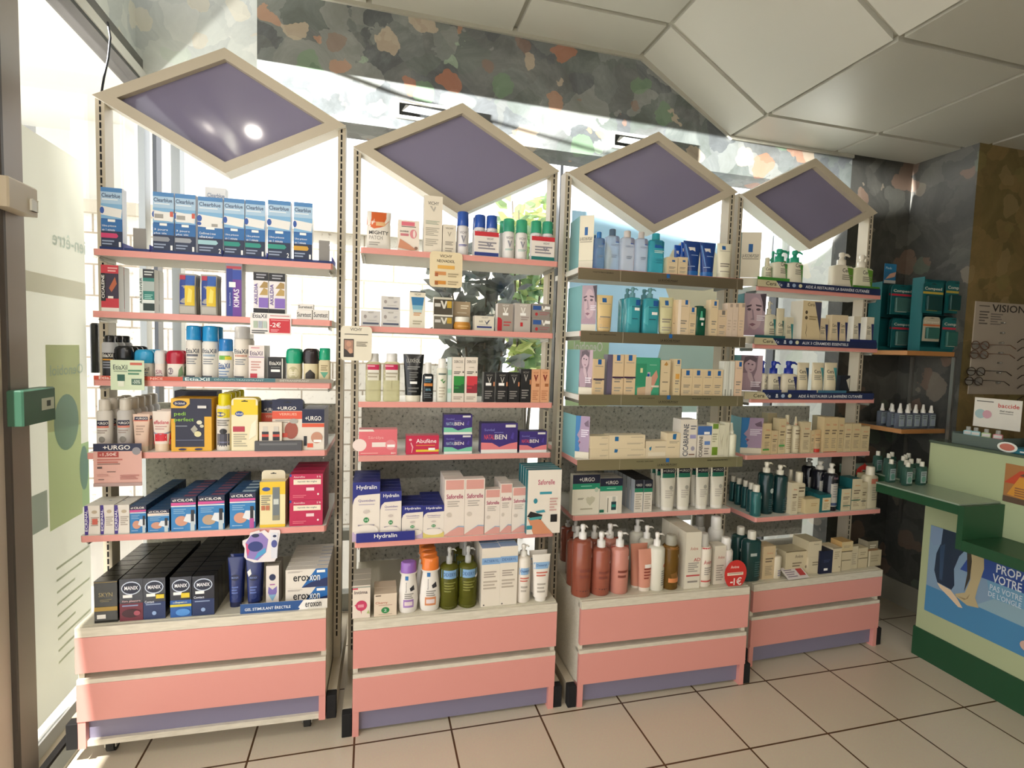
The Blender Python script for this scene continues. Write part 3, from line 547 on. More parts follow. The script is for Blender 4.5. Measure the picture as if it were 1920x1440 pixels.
# ---- third shelf: deodorants
dark = [('r', .1, .05, .9, .6, '#1c1c20'), ('t', .18, .5, .85, .58, 'EtiaXil', '#e8e4dc'), ('r', .15, .43, .85, .46, '#d8982c'), ('l', .2, .25, .8, .4, 3, '#8a8e98'), ('r', .12, .04, .88, .06, '#b06a34')]
put(1, 2, 'b', 170, 275, 105, 'can', 'spray_can', 'can', 'black and grey deodorant spray can', '#b0b0b2', dark, cap='#1a1a1c', n=3, gap=.008, capw=.7, capf=.16)
def rollart(c1, txt='Etiaxil'): return [('t', .22, .3, .8, .42, txt, '#5c5650'), ('l', .25, .1, .75, .25, 3, c1)]
put(1, 2, 'b', 255, 392, 180, 'roll', 'roll_on_deodorant', 'deodorant', 'roll-on deodorant with large black cap', '#d8d4c8', rollart('#8a8a88'), n=4, cap='#1c1d1f')
put(1, 2, 'b', 398, 538, 205, 'roll', 'roll_on_deodorant', 'deodorant', 'white roll-on deodorant with sky-blue cap', '#e6e0d6', rollart('#8898b0'), n=3, cap='#2f9ccc')
put(1, 2, 'b', 543, 620, 210, 'roll', 'roll_on_deodorant', 'deodorant', 'pale pink roll-on deodorant with white cap', '#e6d8d0', [('t', .2, .2, .8, .34, 'SR', '#a06878'), ('l', .2, .05, .8, .15, 2, '#a08888')], n=2, cap='#dcdada')
put(1, 2, 'b', 620, 750, 212, 'roll', 'roll_on_deodorant', 'deodorant', 'white roll-on deodorant with crimson cap', '#e6ded4', [('e', .3, .3, .16, .12, '#8a7c84'), ('t', .2, .25, .42, .36, '5.2', '#efe8e2'), ('p', [(.7, .1), (.95, .15), (.9, .5), (.75, .35)], '#7f9874')], n=2, cap='#ac1c34')
ca = lambda c1: [('r', 0, .44, 1, .48, c1), ('t', .1, .5, .92, .58, 'EtiaXil', '#3a4658'), ('l', .15, .3, .8, .4, 3, '#8a8e94'), ('r', .05, .06, .7, .09, '#5a5e66')]
put(1, 2, 'b', 755, 862, 38, 'can', 'spray_can', 'can', 'tall can, blue cap, dark band', '#e4ded4', ca('#6a6c78'), cap='#2a8fc8', capf=.25, capw=.97, n=2)
put(1, 2, 'b', 868, 982, 40, 'can', 'spray_can', 'can', 'tall can, blue cap, pale band', '#e6e2da', ca('#98a8b8'), cap='#2a92cc', capf=.27, capw=.97, n=2)
put(1, 2, 'b', 982, 1086, 130, 'can', 'spray_can', 'can', 'shorter can, blue cap, green and yellow band', '#e4e2dc', [('r', 0, .5, 1, .6, '#6fae4c'), ('r', .55, .5, 1, .58, '#e0d040'), ('t', .1, .3, .85, .42, 'EtiaXil', '#2f5a98'), ('l', .1, .08, .8, .24, 3, '#8098b8'), ('r', .05, .28, .6, .3, '#4c78b0')], cap='#2478bc', capf=.28, capw=.95)
put(1, 2, 'b', 1090, 1204, 42, 'can', 'spray_can', 'can', 'tall white can, frosted clear cap', '#e4dcd0', ca('#c89a88'), cap='#dcdad8', capm='t', capf=.22, capw=.95, n=2)
put(1, 2, 'b', 1205, 1312, 176, 'box', 'deodorant_box', 'box', 'white deodorant box with small red panel', '#e6dcd6', [('t', .08, .72, .9, .84, 'EtiaXil', '#5a4468'), ('r', 0, .66, 1, .69, '#a890b0'), ('r', .1, .1, .55, .22, '#c03040'), ('l', .15, .3, .8, .56, 4, '#c89890'), ('l', .15, .9, .7, .94, 1, '#d07080')], side='#d8d0cc', n=3, d=.028)
put(1, 2, 'b', 1338, 1442, 258, 'box', 'deodorant_box', 'box', 'small black deodorant box with orange foot', '#1a1a1c', [('t', .1, .68, .85, .82, 'EtiaXil', '#e6e2dc'), sticker(.5, .45, .6, .1), ('l', .2, .55, .8, .6, 1, '#8a8a88'), ('r', .1, .03, .8, .12, '#c08a40'), ('r', .92, 0, 1, .95, '#d8d4ca')], d=.03, n=2)
cada = lambda c: [('e', .5, .26, .34, .2, c), ('l', .3, .2, .7, .3, 2, '#e0d8c0')]
put(1, 2, 'b', 1455, 1568, 197, 'roll', 'roll_on_deodorant', 'deodorant', 'cream roll-on deodorant with emerald cap', '#d8cfae', cada('#b8b088'), n=2, cap='#1c9a74')
put(1, 2, 'b', 1573, 1686, 198, 'roll', 'roll_on_deodorant', 'deodorant', 'cream roll-on deodorant with dark brown cap', '#d4c8a4', [('p', [(.2, .1), (.8, .1), (.8, .25), (.5, .38), (.2, .25)], '#2c2620')], n=2, cap='#2a2022')
put(1, 2, 'b', 1688, 1768, 195, 'bottle', 'deodorant_bottle', 'deodorant', 'slim cream deodorant bottle with green cap', '#cdbf9a', [('p', [(.15, .3), (.85, .3), (.5, .12)], '#5fa084'), ('l', .2, .35, .8, .5, 3, '#8a7a58')], cap='#169a72', bodyf=.66, neck=.9, capw=.97, e=5, d=.03)
# ---- fourth shelf
ug = [('r', 0, .5, 1, .6, NV), ('t', .22, .525, .85, .575, '+URGO', '#eeeae2'), ('r', 0, .46, 1, .5, '#d88878'), ('l', .2, .36, .8, .42, 2, '#a09088'), ('e', .5, .24, .2, .06, '#8a867e')]
put(1, 3, 'b', 130, 242, 552, 'can', 'spray_can', 'can', 'white foot spray can, navy band', '#dcd6ce', ug, cap='#d8d0c4', capf=.22, capw=.72, n=4)
put(1, 3, 'b', 273, 388, 548, 'can', 'spray_can', 'can', 'grey foot spray can, navy band, beside tubes', '#c4c0bc', ug, cap='#d4ccc0', capf=.22, capw=.72, n=5)
put(1, 3, 'b', 390, 512, 655, 'tube', 'cream_tube', 'tube', 'salmon foot cream tube, navy band', '#e2c4b0', [('r', .0, .84, 1, .93, NV), ('t', .2, .86, .85, .91, '+URGO', '#efe9e0'), ('r', 0, .81, 1, .84, '#d87860'), ('l', .25, .45, .75, .7, 4, '#b89a88')], cap='#e0d0bc', n=3)
put(1, 3, 'b', 524, 660, 636, 'tube', 'cream_tube', 'tube', 'white and red hand cream tube', '#e6d8cc', [('r', .08, .16, .92, .46, '#d02c38'), ('p', [(.06, .5), (.5, .42), (.94, .5), (.92, .44), (.08, .44)], '#8a96a8'), ('t', .12, .68, .88, .78, 'effadiane', '#c84858'), ('l', .2, .55, .8, .64, 2, '#c8a098')], cap='#e0c8ae', n=3, capf=.19)
put(1, 3, 'b', 668, 948, 545, 'box', 'foot_care_box', 'box', 'large navy and yellow foot file box in yellow display', '#20223a', [('r', 0, .0, 1, .08, '#e0a824'), ('r', 0, 0, .1, .62, '#e0a824'), ('r', .82, 0, 1, .66, '#e0a824'), ('p', [(0, .82), (.36, .82), (.46, .9), (.46, 1), (0, 1)], '#e4b440'), ('e', .22, .91, .17, .055, '#1b2350'), ('t', .1, .89, .34, .93, 'Dr.Scholl', '#efe9dc'),
    ('t', .08, .66, .36, .75, 'pedi', '#8fbf4a'), ('t', .08, .55, .56, .64, 'perfect', '#8fbf4a'), ('p', [(.48, .42), (.58, .5), (.66, .42), (.56, .34)], '#a8a496'), ('e', .7, .55, .07, .04, '#dcd8c0'), ('e', .76, .48, .05, .03, '#c8c4ac'), ('e', .66, .33, .09, .055, '#d8d0a0'), ('l', .12, .46, .4, .49, 1, '#9aa0a8'), ('l', .12, .2, .8, .22, 1, '#788098'), ('e', .28, .04, .1, .02, '#1b2350'), ('e', .68, .04, .1, .02, '#1b2350'), ('r', .66, .82, .88, .87, '#dcd8d4')], d=.1, side='#e0a624')
put(1, 3, 'b', 692, 985, 492, 'box', 'foot_care_box', 'box', 'navy box rising behind the large foot file box', '#20223a', d=.06, off=.12)
sf = [('r', 0, .0, 1, .3, '#4c4c58'), ('r', 0, .0, 1, .16, '#75768f'), ('r', 0, .58, 1, .8, '#dcc828'), ('e', .35, .64, .3, .04, '#24408c'), ('t', .15, .625, .55, .655, 'Scholl', '#efe9dc'), ('l', .15, .44, .85, .54, 3, '#8a8680'), ('e', .52, .34, .22, .05, '#2c2c30')]
put(1, 3, 'b', 966, 1084, 512, 'can', 'spray_can', 'can', 'yellow-capped shoe spray can', '#dcd6cc', sf, cap='#dccc1c', capf=.2, capw=.8, n=4)
put(1, 3, 'b', 1085, 1268, 540, 'card', 'foot_care_pack', 'blister pack', 'yellow and white hanging insole pack', '#e8dcb8', [('r', 0, .68, 1, .86, '#e8c828'), ('r', .08, .86, .92, .97, '#e8c828'), ('e', .3, .7, .16, .05, '#2a4a90'), ('t', .18, .68, .42, .72, 'Scholl', '#efe9dc'), ('r', .06, .36, .5, .46, '#b43848'), ('l', .08, .08, .6, .32, 6, '#b0a890'), ('p', [(.65, .2), (.95, .3), (.95, .6), (.75, .5)], '#f0e6cc')], d=.05, side='#e2c620')
up = [('r', 0, .86, 1, 1, NV), ('r', 0, .74, 1, .86, NV), ('t', .16, .76, .78, .84, '+URGO', '#efeae2'), ('r', 0, .55, 1, .73, '#d8543c'), ('t', .22, .63, .8, .69, 'VERRUES', '#e8b49c'), ('l', .1, .46, .6, .53, 2, '#a8a094'), ('e', .62, .28, .22, .2, '#9c5040'), ('e', .7, .5, .14, .06, '#a8a49c'), ('r', .32, .12, .5, .22, '#c84838')]
put(1, 3, 'b', 1288, 1440, 556, 'card', 'wart_treatment_pack', 'blister pack', 'navy and orange treatment pack behind twin-bottle pack', '#ddd2c2', up, d=.03, off=.06, zb=SH[1][3][1]+.0003)
put(1, 3, 'b', 1368, 1580, 552, 'card', 'wart_treatment_pack', 'blister pack', 'large navy and orange treatment pack showing brown sole', '#ddd2c2', up, d=.04, zb=SH[1][3][1]+.026, off=.012, side='#20263c')
put(1, 3, 'b', 1277, 1434, 708, 'box', 'wart_treatment_pack', 'blister pack', 'small white pack showing two dark bottles', '#ddd0bc', [('r', .12, .12, .42, .55, '#20222c'), ('r', .12, .3, .42, .42, '#c84838'), ('r', .16, .55, .38, .8, '#c8c0b4'), ('r', .6, .12, .9, .55, '#20222c'), ('r', .6, .3, .9, .42, '#c84838'), ('r', .64, .55, .86, .8, '#c8c0b4')], d=.01, off=.0, zb=SH[1][3][1]+.026)
put(1, 3, 'b', 1245, 1572, 840, 'box', 'display_tray', 'tray', 'low dark grey tray under the orange treatment packs', '#4c4c50', [('l', .1, .4, .9, .8, 1, '#6a6a6c')], d=.06, off=-.006)
put(1, 3, 'b', 1574, 1728, 618, 'box', 'wart_treatment_box', 'box', 'navy-topped white and orange treatment box', '#ddd2c4', [('r', 0, .66, 1, 1, NV), ('t', .14, .72, .86, .83, '+URGO', '#efeae2'), ('r', 0, .56, 1, .65, '#d8583c'), ('r', .08, .1, .22, .34, '#20222c'), ('e', .66, .3, .26, .14, '#c08c74'), ('r', .24, .06, .5, .16, '#d8583c'), sticker(.7, .22, .35, .06)], d=.03, side='#b4bac8', top=NV, n=4)
# ---- fifth shelf
for x0, x1, ds in ((137, 240, 'white and violet nail box, outermost'), (244, 334, 'white and violet nail box, middle one'), (337, 436, 'white and violet nail box, beside blue')):
    put(1, 4, 'c', x0, x1, 350 if x0 < 200 else 345, 'box', 'nail_care_box', 'box', ds, '#dfd8ce', [('p', [(0, 0), (.22, 0), (.3, .5), (.22, 1), (0, 1)], '#3f2c84'), ('v', .03, .12, .2, .85, 'ECRINAL', '#e8e4ec'), ('l', .4, .3, .95, .6, 5, '#a89c90'), ('e', .65, .78, .18, .06, '#b8a890')]+([('r', .5, .35, .85, .55, '#c86050')] if x0 < 200 else []), d=.05, side='#dcd8d0', n=2, top='#e4e0d8')
def exc(c=0): return [('r', 0, .84, 1, 1, NV), ('t', .06, .875, .22, .94, 'eX', '#eee8e0'), ('t', .25, .875, .9, .95, 'CILOR', '#eee8e0'), ('p', [(0, .75), (1, .78), (1, .84), (0, .84)], '#c8488c' if c != 1 else '#e8d8c8'), ('r', 0, .72, 1, .75, '#e6e2dc'), ('l', .1, .52, .6, .66, 3, '#78a8cc'), ('e', .42, .3, .26, .15, '#c89078' if c != 3 else '#b09478'), ('p', [(.5, .3), (.98, .18), (.98, .5), (.62, .5)], '#d8dce0'), ('r', .78, .0, .95, .28, '#b8c4c8' if c != 4 else '#b04890'), ('r', .8, .28, .93, .62, '#22242c'), ('l', .1, .06, .5, .1, 1, '#a8c4d8')]
for i, (x0, x1, yt, n_, dd) in enumerate(((440, 548, 348, 9, .036), (558, 702, 376, 7, .036), (714, 880, 293, 6, .036), (894, 1070, 283, 9, .036), (1105, 1276, 262, 4, .04))):
    put(1, 4, 'c', x0, x1, yt, 'box', 'nail_treatment_box', 'box', ('small blue nail box beside violet', 'small blue nail box, pink stripe', 'blue nail box with pink brush', 'blue nail box with white pen', 'blue nail box, magenta bottle')[i], '#2c7cb8', exc(i), d=dd, side='#1c3a58', top='#1d4a74', n=n_, topart=(.45, .95, .2, .8, '#8a5068' if i in (2, 3) else '#9fb4c4' if i == 4 else '#2c4c6c'), gap=.002)
t_ = put(1, 4, 'c', 1305, 1475, 190, 'box', 'nail_care_box', 'box', 'yellow and cream nail box, clear window', '#e4d6a4', [('r', 0, .72, 1, 1, '#e4bc28'), ('r', 0, 0, 1, .06, '#e4bc28'), ('e', .25, .84, .16, .045, '#2a4a90'), ('r', .5, .15, .78, .88, '#6c7478'), ('r', .54, .5, .74, .62, '#c8ccc4'), ('r', .52, .16, .76, .26, '#8c866c'), ('l', .06, .5, .44, .7, 5, '#8a8474'), ('r', .06, .38, .2, .48, '#b86c4c'), ('r', .24, .38, .38, .48, '#b86c4c')], d=.035, side='#d8cda8', n=3)
put(1, 4, 'c', 1318, 1475, 112, 'card', 'nail_care_box', 'box', 'cream hanging flap above the yellow nail box', '#e0d4b8', [], d=.002, off=.05)
am = [('r', .0, .9, .06, 1, '#24408c'), ('t', .12, .86, .46, .93, 'Amorolfine', '#e8c4c8'), ('t', .82, .86, .94, .93, '5 %', '#f0e4e0'), ('r', .12, .6, .94, .8, '#e8dcc4'), ('t', .24, .67, .82, .75, 'mycosis des ongles', '#4c4c54'), ('r', .5, .36, .74, .48, '#e8c8cc'), ('l', .1, .1, .5, .2, 2, '#d8687c'), ('e', .86, .22, .03, .04, '#f0e0e0')]
rb = None
for k in range(4):
    o_ = .008+k*.049; ordk = ('front', 'second', 'third', 'fourth')[k]
    zt = put(1, 4, 'c', 1503+k*0, 1724, 312, 'box', 'nail_lacquer_box', 'box', f'crimson lacquer box, lower layer, {ordk} from the shelf edge', '#b81c4c', am, d=.045, off=o_, side='#a01840', group='crimson boxes stacked two high') if k == 0 else None
    if k == 0: z0_ = zt; ob_lo = C.objects[-1]
# the crimson stack is copied from its first box
def stack_copies(src, lay, n, h, place, group, dy):
    for k in range(n):
        for L in range(lay):
            if k == 0 and L == 0: continue
            q = clone(src); q.matrix_world = src.matrix_world @ Matrix.Translation((0, dy*k, (h+.0004)*L)); tag(q, place(k, L), src['category'], group)
stack_copies(ob_lo, 2, 4, z0_-SH[1][4][1], lambda k, L: f"crimson lacquer box, {('lower', 'upper')[L]} layer, {('front', 'second', 'third', 'fourth')[k]} from the edge, fifth shelf of leftmost gondola", 'crimson boxes stacked two high', .05)
# ---- base: condom boxes, gel
def cond(c2, extra=()): return [('r', 0, 0, 1, .42, c2), ('e', .5, .78, .42, .16, '#c8d0e0'), ('e', .5, .78, .38, .135, '#141c34'), ('t', .22, .74, .8, .83, 'MANIX', '#f0eef2'), sticker(.35, .59, .4, .07), ('l', .12, .32, .8, .38, 1, '#8898b8')]+list(extra)
put(1, 5, 'c', 200, 356, 852, 'box', 'condom_box', 'box', 'black condom box, gold bands', '#15140f', [('r', 0, .965, 1, .975, '#a88c44'), ('t', .2, .62, .8, .72, 'SKYN', '#9a8c64'), ('l', .25, .5, .75, .56, 2, '#787058'), ('r', 0, .28, 1, .38, '#a4863c'), ('p', [(.12, .1), (.5, .1), (.5, .2), (.12, .2)], '#e0dcd4')], d=.038, side='#181714', n=8, mat='g')
put(1, 5, 'c', 370, 526, 838, 'box', 'condom_box', 'box', 'dark condom box, red lower half', '#12172a', cond('#6c2434', [('t', .1, .44, .9, .5, 'Xtra pleasure', '#d8b0b0'), ('e', .5, .18, .4, .1, '#3c1420'), ('e', .75, .18, .14, .06, '#a04858')]), d=.038, side='#14151c', n=8, mat='g')
put(1, 5, 'c', 528, 676, 832, 'box', 'condom_box', 'box', 'dark condom box, yellow sticker, blue', '#12172a', cond('#1c2f5c', [('r', .58, .5, .95, .6, '#dcc02c'), ('t', .08, .4, .5, .46, 'Contact', '#d8dce8'), ('e', .5, .15, .1, .05, '#8ca4cc')]), d=.038, side='#12131a', n=8, mat='g')
put(1, 5, 'c', 708, 850, 824, 'box', 'condom_box', 'box', 'dark condom box, bright yellow stripe', '#12172a', cond('#2058a0', [('r', 0, .26, 1, .32, '#d0c030'), ('r', .52, .48, .92, .6, '#dcc02c'), ('t', .25, .34, .65, .4, 'Super', '#d8e0c0'), ('e', .6, .12, .34, .09, '#4c8cd0')]), d=.038, side='#12131a', n=9, mat='g')
put(1, 5, 'c', 854, 1002, 818, 'box', 'condom_box', 'box', 'dark condom box beside blue tubes', '#12172a', cond('#1a2c58', [('t', .08, .44, .55, .5, 'Contact', '#d8dce8'), ('e', .5, .15, .1, .05, '#8ca4cc')]), d=.038, side='#101118', n=9, mat='g')
tb = [('e', .5, .6, .28, .06, '#1a2040'), ('t', .28, .58, .72, .62, 'MANIX', '#7c8cc0'), ('l', .3, .28, .7, .42, 3, '#6478b8'), ('e', .5, .22, .2, .06, '#2c3c74')]
put(1, 5, 'c', 1085, 1192, 702, 'tube', 'gel_tube', 'tube', 'dark blue gel tube near condom boxes', '#26346c', tb, cap='#1d2448', n=2, off=.045, mat='g', capf=.1)
put(1, 5, 'c', 1205, 1318, 705, 'tube', 'gel_tube', 'tube', 'dark blue gel tube, white sticker', '#26346c', tb+[('p', [(.1, .72), (.3, .78), (.38, .68), (.2, .62)], '#e8e4e0')], cap='#1d2448', n=2, off=.04, mat='g', capf=.1)
put(1, 5, 'c', 1347, 1432, 750, 'box', 'gel_box', 'box', 'slim white gel box, violet drop print', '#dfd6ce', [('e', .5, .72, .26, .08, '#222c50'), ('p', [(.15, .35), (.5, .14), (.85, .35), (.85, .5), (.5, .42), (.2, .5)], '#7c6cb0'), ('p', [(.2, .3), (.5, .14), (.8, .3), (.5, .3)], '#88b4d0'), ('l', .3, .5, .7, .56, 1, '#a8689c')], d=.035, side='#8e867c', n=2, off=.03)
ex = [('r', 0, 0, 1, 1, '#e0d8cc'), ('p', [(.38, 0), (1, 0), (1, 1), (.72, 1)], '#1d66ac'), ('p', [(.38, 0), (1, 0), (1, .5), (.6, .28)], '#22305c'), ('t', .18, .36, .82, .66, 'eroxon', '#15161c'), ('t', .56, .36, .82, .66, 'xon', '#e8ecf0'), sticker(.84, .86, .2, .14), ('l', .05, .84, .4, .92, 2, '#b0a8a0')]
put(1, 5, 'c', 1477, 1756, 895, 'box', 'gel_box', 'box', 'wide white and blue gel box, lower layer, front of its row', '#e0d8cc', ex, d=.03, side='#d8d0c4', off=.02)
src = C.objects[-1]; h_ = max(v.co.z for v in src.data.vertices)
stack_copies(src, 2, 7, h_, lambda k, L: f"wide white and blue gel box, {('lower', 'upper')[L]} layer, {ORD[k]} from front, base of leftmost gondola", 'wide white and blue gel boxes', .033)

# ================= second gondola
VI = [('t', .2, .84, .8, .9, 'VICHY', '#5a5650')]
put(2, 0, 'd', 207, 405, 240, 'pouch', 'patch_pouch', 'pouch', 'orange and white patch pouch, first on its shelf', '#e2dcd2', [('p', [(0, .62), (0, .98), (1, .98), (1, .8), (.7, .58), (.3, .52)], '#d2622c'), ('t', .1, .37, .9, .47, 'MIGHTY', '#2c2a28'), ('t', .1, .24, .66, .34, 'PATCH', '#9a948c'), ('r', .38, .6, .76, .7, '#dcb07c'), ('l', .1, .1, .55, .18, 2, '#a8a29a')], d=.04)
put(2, 0, 'd', 463, 637, 320, 'box', 'test_box', 'box', 'small white and pink self-test box with pointing hand', '#e6dacc', [('r', .16, .82, .78, .95, '#d86c7c'), ('r', .16, .78, .84, .8, '#2c2628'), ('t', .1, .6, .5, .66, 'DONNA', '#3c3434'), ('e', .72, .56, .16, .15, '#d88890'), ('e', .76, .56, .06, .12, '#ecd8d0'), ('r', .12, .48, .5, .56, '#c87880'), ('p', [(.02, .08), (.1, .38), (.3, .3), (.5, .22), (.9, .04), (.6, .02)], '#cc8c6c'), ('e', .86, .1, .08, .05, '#8a6c5c')], d=.03)
put(2, 0, 'd', 676, 826, 120, 'box', 'skincare_box', 'box', 'very tall cream box reaching up to the diamond sign', '#e2d8c6', VI+[('p', [(.3, .82), (.42, .82), (.5, .76), (.58, .82), (.64, .8), (.56, .74), (.52, .72)], '#b4aca0'), ('l', .1, .3, .85, .44, 5, '#b0a898'), ('l', .1, .5, .85, .56, 3, '#a8b09c'), ('l', .1, .12, .8, .24, 4, '#b4ac9c')], d=.045, side='#b9b1a8')
put(2, 0, 'd', 829, 938, 355, 'box', 'skincare_box', 'box', 'small cream box beside the very tall one', '#e0d6c4', VI+[('p', [(.35, .75), (.5, .58), (.65, .75), (.58, .75), (.5, .65), (.42, .75)], '#a8a090'), ('l', .2, .3, .8, .42, 3, '#8c8478'), ('l', .2, .08, .8, .2, 2, '#a8a090')], d=.035)
vc = lambda c: [('t', .2, .48, .8, .54, 'VICHY', '#7a7680'), ('p', [(.3, .44), (.45, .44), (.52, .34), (.62, .44), (.7, .44), (.52, .26)], '#8a8a96'), ('l', .15, .2, .85, .24, 2, c)]
put(2, 0, 'd', 950, 1050, 240, 'can', 'spray_can', 'can', 'single deodorant can with royal blue cap', '#dcd8d8', vc('#3c3c94'), cap='#2c54a8', capf=.32, capw=.97)
def twin(c, x0, x1, yt, ds, cap, cm, band, txtc):
    xm = (x0+x1)/2
    put(2, 0, 'd', x0+2, xm-1, yt, 'can', 'spray_can', 'can', ds+', first of the banded pair', '#dcd8d8', [('t', .2, .58, .8, .62, 'VICHY', '#7a7680')], cap=cap, capm=cm, capf=.3, capw=.95, off=.012)
    put(2, 0, 'd', xm+1, x1-2, yt+6, 'can', 'spray_can', 'can', ds+', second of the banded pair', '#dcd8d8', [('t', .2, .58, .8, .62, 'VICHY', '#7a7680')], cap=cap, capm=cm, capf=.3, capw=.95, off=.012)
    put(2, 0, 'd', x0, x1, yt+(148 if yt < 300 else 138), 'box', 'promotional_sleeve', 'sleeve', 'white sleeve with red band around '+ds, '#e6ded6', [('r', 0, .82, 1, 1, '#c42c38'), ('t', .5, .68, .78, .76, 'VICHY', '#6c6870'), ('p', [(.45, .6), (.55, .6), (.6, .48), (.66, .6), (.74, .6), (.6, .38)], '#8a8a96'), ('l', .15, .3, .9, .6, 3, '#8c8890'), ('r', 0, .03, 1, .17, band)], d=.0016, off=.0095)
twin('d', 1090, 1288, 266, 'blue-capped cans', '#2c54a8', 'g', '#263a80', 0)
put(2, 0, 'd', 1078, 1130, 290, 'can', 'spray_can', 'can', 'blue-capped can half hidden behind the sleeved pair', '#dcd8d8', [], cap='#2c54a8', capf=.3, capw=.95, off=.06)
put(2, 0, 'd', 1300, 1385, 318, 'can', 'spray_can', 'can', 'mint-capped can half hidden behind its neighbour', '#dcdcd8', [], cap='#5cc0a4', capm='t', capf=.3, capw=.97, off=.05)
put(2, 0, 'd', 1332, 1426, 298, 'can', 'spray_can', 'can', 'single mint-capped deodorant can nearest the blue-capped pair', '#e0dcd8', vc('#8cb4a8'), cap='#52bc9e', capm='t', capf=.32, capw=.97)
put(2, 0, 'd', 1437, 1532, 308, 'can', 'spray_can', 'can', 'single mint-capped deodorant can nearest the teal-banded pair', '#e0dcd8', vc('#8cb4a8'), cap='#52bc9e', capm='t', capf=.32, capw=.97, n=1)
twin('d', 1556, 1744, 316, 'mint-capped cans', '#4cbc9c', 't', '#1c7470', 0)
# second shelf
mn = [('r', .1, .12, .92, .24, '#4c5468'), ('e', .22, .62, .08, .12, '#9c9490'), ('l', .3, .34, .8, .4, 1, '#a8a4a0'), ('t', .35, .84, .65, .94, 'VICHY', '#8a8680'), ('t', .66, .56, .84, .68, 'LIFT', '#8c8c98')]
put(2, 1, 'd', 160, 320, 1060, 'box', 'skincare_box', 'box', 'pale grey cream box standing alone at the shelf start', '#cfcbc6', mn, d=.04, off=.02)
t_ = put(2, 1, 'd', 325, 482, 1062, 'box', 'skincare_box', 'box', 'pale grey cream box under another one', '#cfcbc6', mn, d=.04, off=.02)
put(2, 1, 'd', 327, 482, 942, 'box', 'skincare_box', 'box', 'pale grey cream box on top of another one', '#cfcbc6', mn, d=.04, off=.02, zb=t_)
put(2, 1, 'd', 560, 686, 900, 'box', 'skincare_box', 'box', 'upright sun-cream pack fading from white to deep blue', '#e4dcc8', [('r', 0, .97, 1, 1, '#2c3440'), ('p', [(.08, .84), (.92, .84), (.8, .48), (.2, .48)], '#2c74a4'), ('p', [(.16, .62), (.84, .62), (.78, .44), (.22, .44)], '#7cb0c4'), ('p', [(.2, .5), (.8, .5), (.78, .4), (.22, .4)], '#bcd0cc'), ('t', .28, .88, .72, .94, 'VICHY', '#8a8a80'), ('l', .25, .34, .75, .42, 2, '#c88c5c'), ('l', .2, .1, .8, .2, 2, '#b0a890')], d=.035, off=.02, n=1)
gd = lambda c, c2: [('p', [(.35, .8), (.5, .35), (.6, .35), (.72, .8), (.62, .8), (.55, .52), (.45, .8)], '#d8d4c8'), ('r', .7, .4, .95, .8, c2), ('r', .05, .45, .36, .65, '#c8c4bc'), ('r', 0, .88, 1, 1, c)]
t_ = put(2, 1, 'd', 757, 910, 1092, 'box', 'skincare_box', 'box', 'grey and gold lacquered box, lower of two', '#6c675c', gd('#dcd8cc', '#b8942c'), d=.04, off=.02, mat='g')
t_ = put(2, 1, 'd', 757, 910, 950, 'box', 'skincare_box', 'box', 'dark grey and gold box, upper of two', '#4a443a', gd('#c8c4b4', '#c09a30'), d=.04, off=.02, zb=t_, mat='g')
t2 = put(2, 1, 'd', 912, 1055, 1100, 'box', 'skincare_box', 'box', 'brown box behind the amber jar', '#8c7c64', [], d=.04, off=.04)
put(2, 1, 'd', 912, 1055, 985, 'box', 'skincare_box', 'box', 'metallic taupe box above the amber jar', '#a08c70', [('l', .45, .5, .9, .75, 2, '#d8ccb4'), ('t', .25, .15, .8, .25, 'NEOVADIOL', '#d8ccb4')], d=.04, off=.04, zb=t2, mat='g')
put(2, 1, 'd', 925, 1070, 1108, 'jar', 'cream_jar', 'jar', 'amber cream jar with white lid', '#c08430', [('l', .2, .2, .8, .3, 1, '#dcb468')], off=.002)
put(2, 1, 'd', 1090, 1250, 1102, 'box', 'skincare_box', 'box', 'cream and white box with navy line', '#dcd4c2', [('t', .35, .84, .7, .92, 'VICHY', '#7a7670'), ('p', [(.5, .72), (.62, .4), (.8, .76), (.7, .7), (.62, .55)], '#4c5060'), ('t', .22, .56, .42, .68, 'AGE', '#7c7870'), ('r', .12, .18, .88, .3, '#2c3a78'), ('l', .2, .38, .8, .42, 1, '#a8a090')], d=.04, off=.02)
vr = lambda red: [('p', [(.36, .86), (.44, .86), (.52, .7), (.6, .86), (.68, .86), (.52, .6)], '#e8e4dc'), ('t', .3, .9, .75, .96, 'VICHY', '#e4e0d8'), sticker(.52, .62, .36, .09)]+red
put(2, 1, 'd', 1278, 1402, 1000, 'box', 'skincare_box', 'box', 'silver-taupe box with large red quarter circle', '#a0958a', vr([('p', [(0, .02), (.3, .02), (.3, .4), (.2, .48), (0, .5)], '#b4202c'), ('l', .4, .2, .9, .36, 2, '#b84c4c')]), d=.04, off=.02, side='#c0b8b0')
put(2, 1, 'd', 1418, 1548, 1000, 'box', 'skincare_box', 'box', 'pale silver box with small red square', '#b8afa6', vr([('r', .36, .2, .52, .34, '#b8242c'), ('l', .4, .42, .9, .54, 2, '#9c8c88')]), d=.04, off=.02, side='#c8c0b8')
vb = [('r', .05, .55, .5, .85, '#2c5494'), ('p', [(.52, .85), (.6, .5), (.68, .5), (.8, .85), (.72, .85), (.64, .6), (.58, .85)], '#e8e4dc'), sticker(.86, .72, .26, .2), ('e', .25, .25, .08, .12, '#b02c34'), ('l', .4, .2, .95, .4, 2, '#a06c6c')]
t_ = put(2, 1, 'd', 1560, 1708, 1118, 'box', 'skincare_box', 'box', 'taupe box with blue corner, lower of two', '#8f877f', vb, d=.04, off=.02)
put(2, 1, 'd', 1560, 1708, 1003, 'box', 'skincare_box', 'box', 'taupe box with blue corner, upper of two', '#8f877f', vb, d=.04, off=.02, zb=t_)
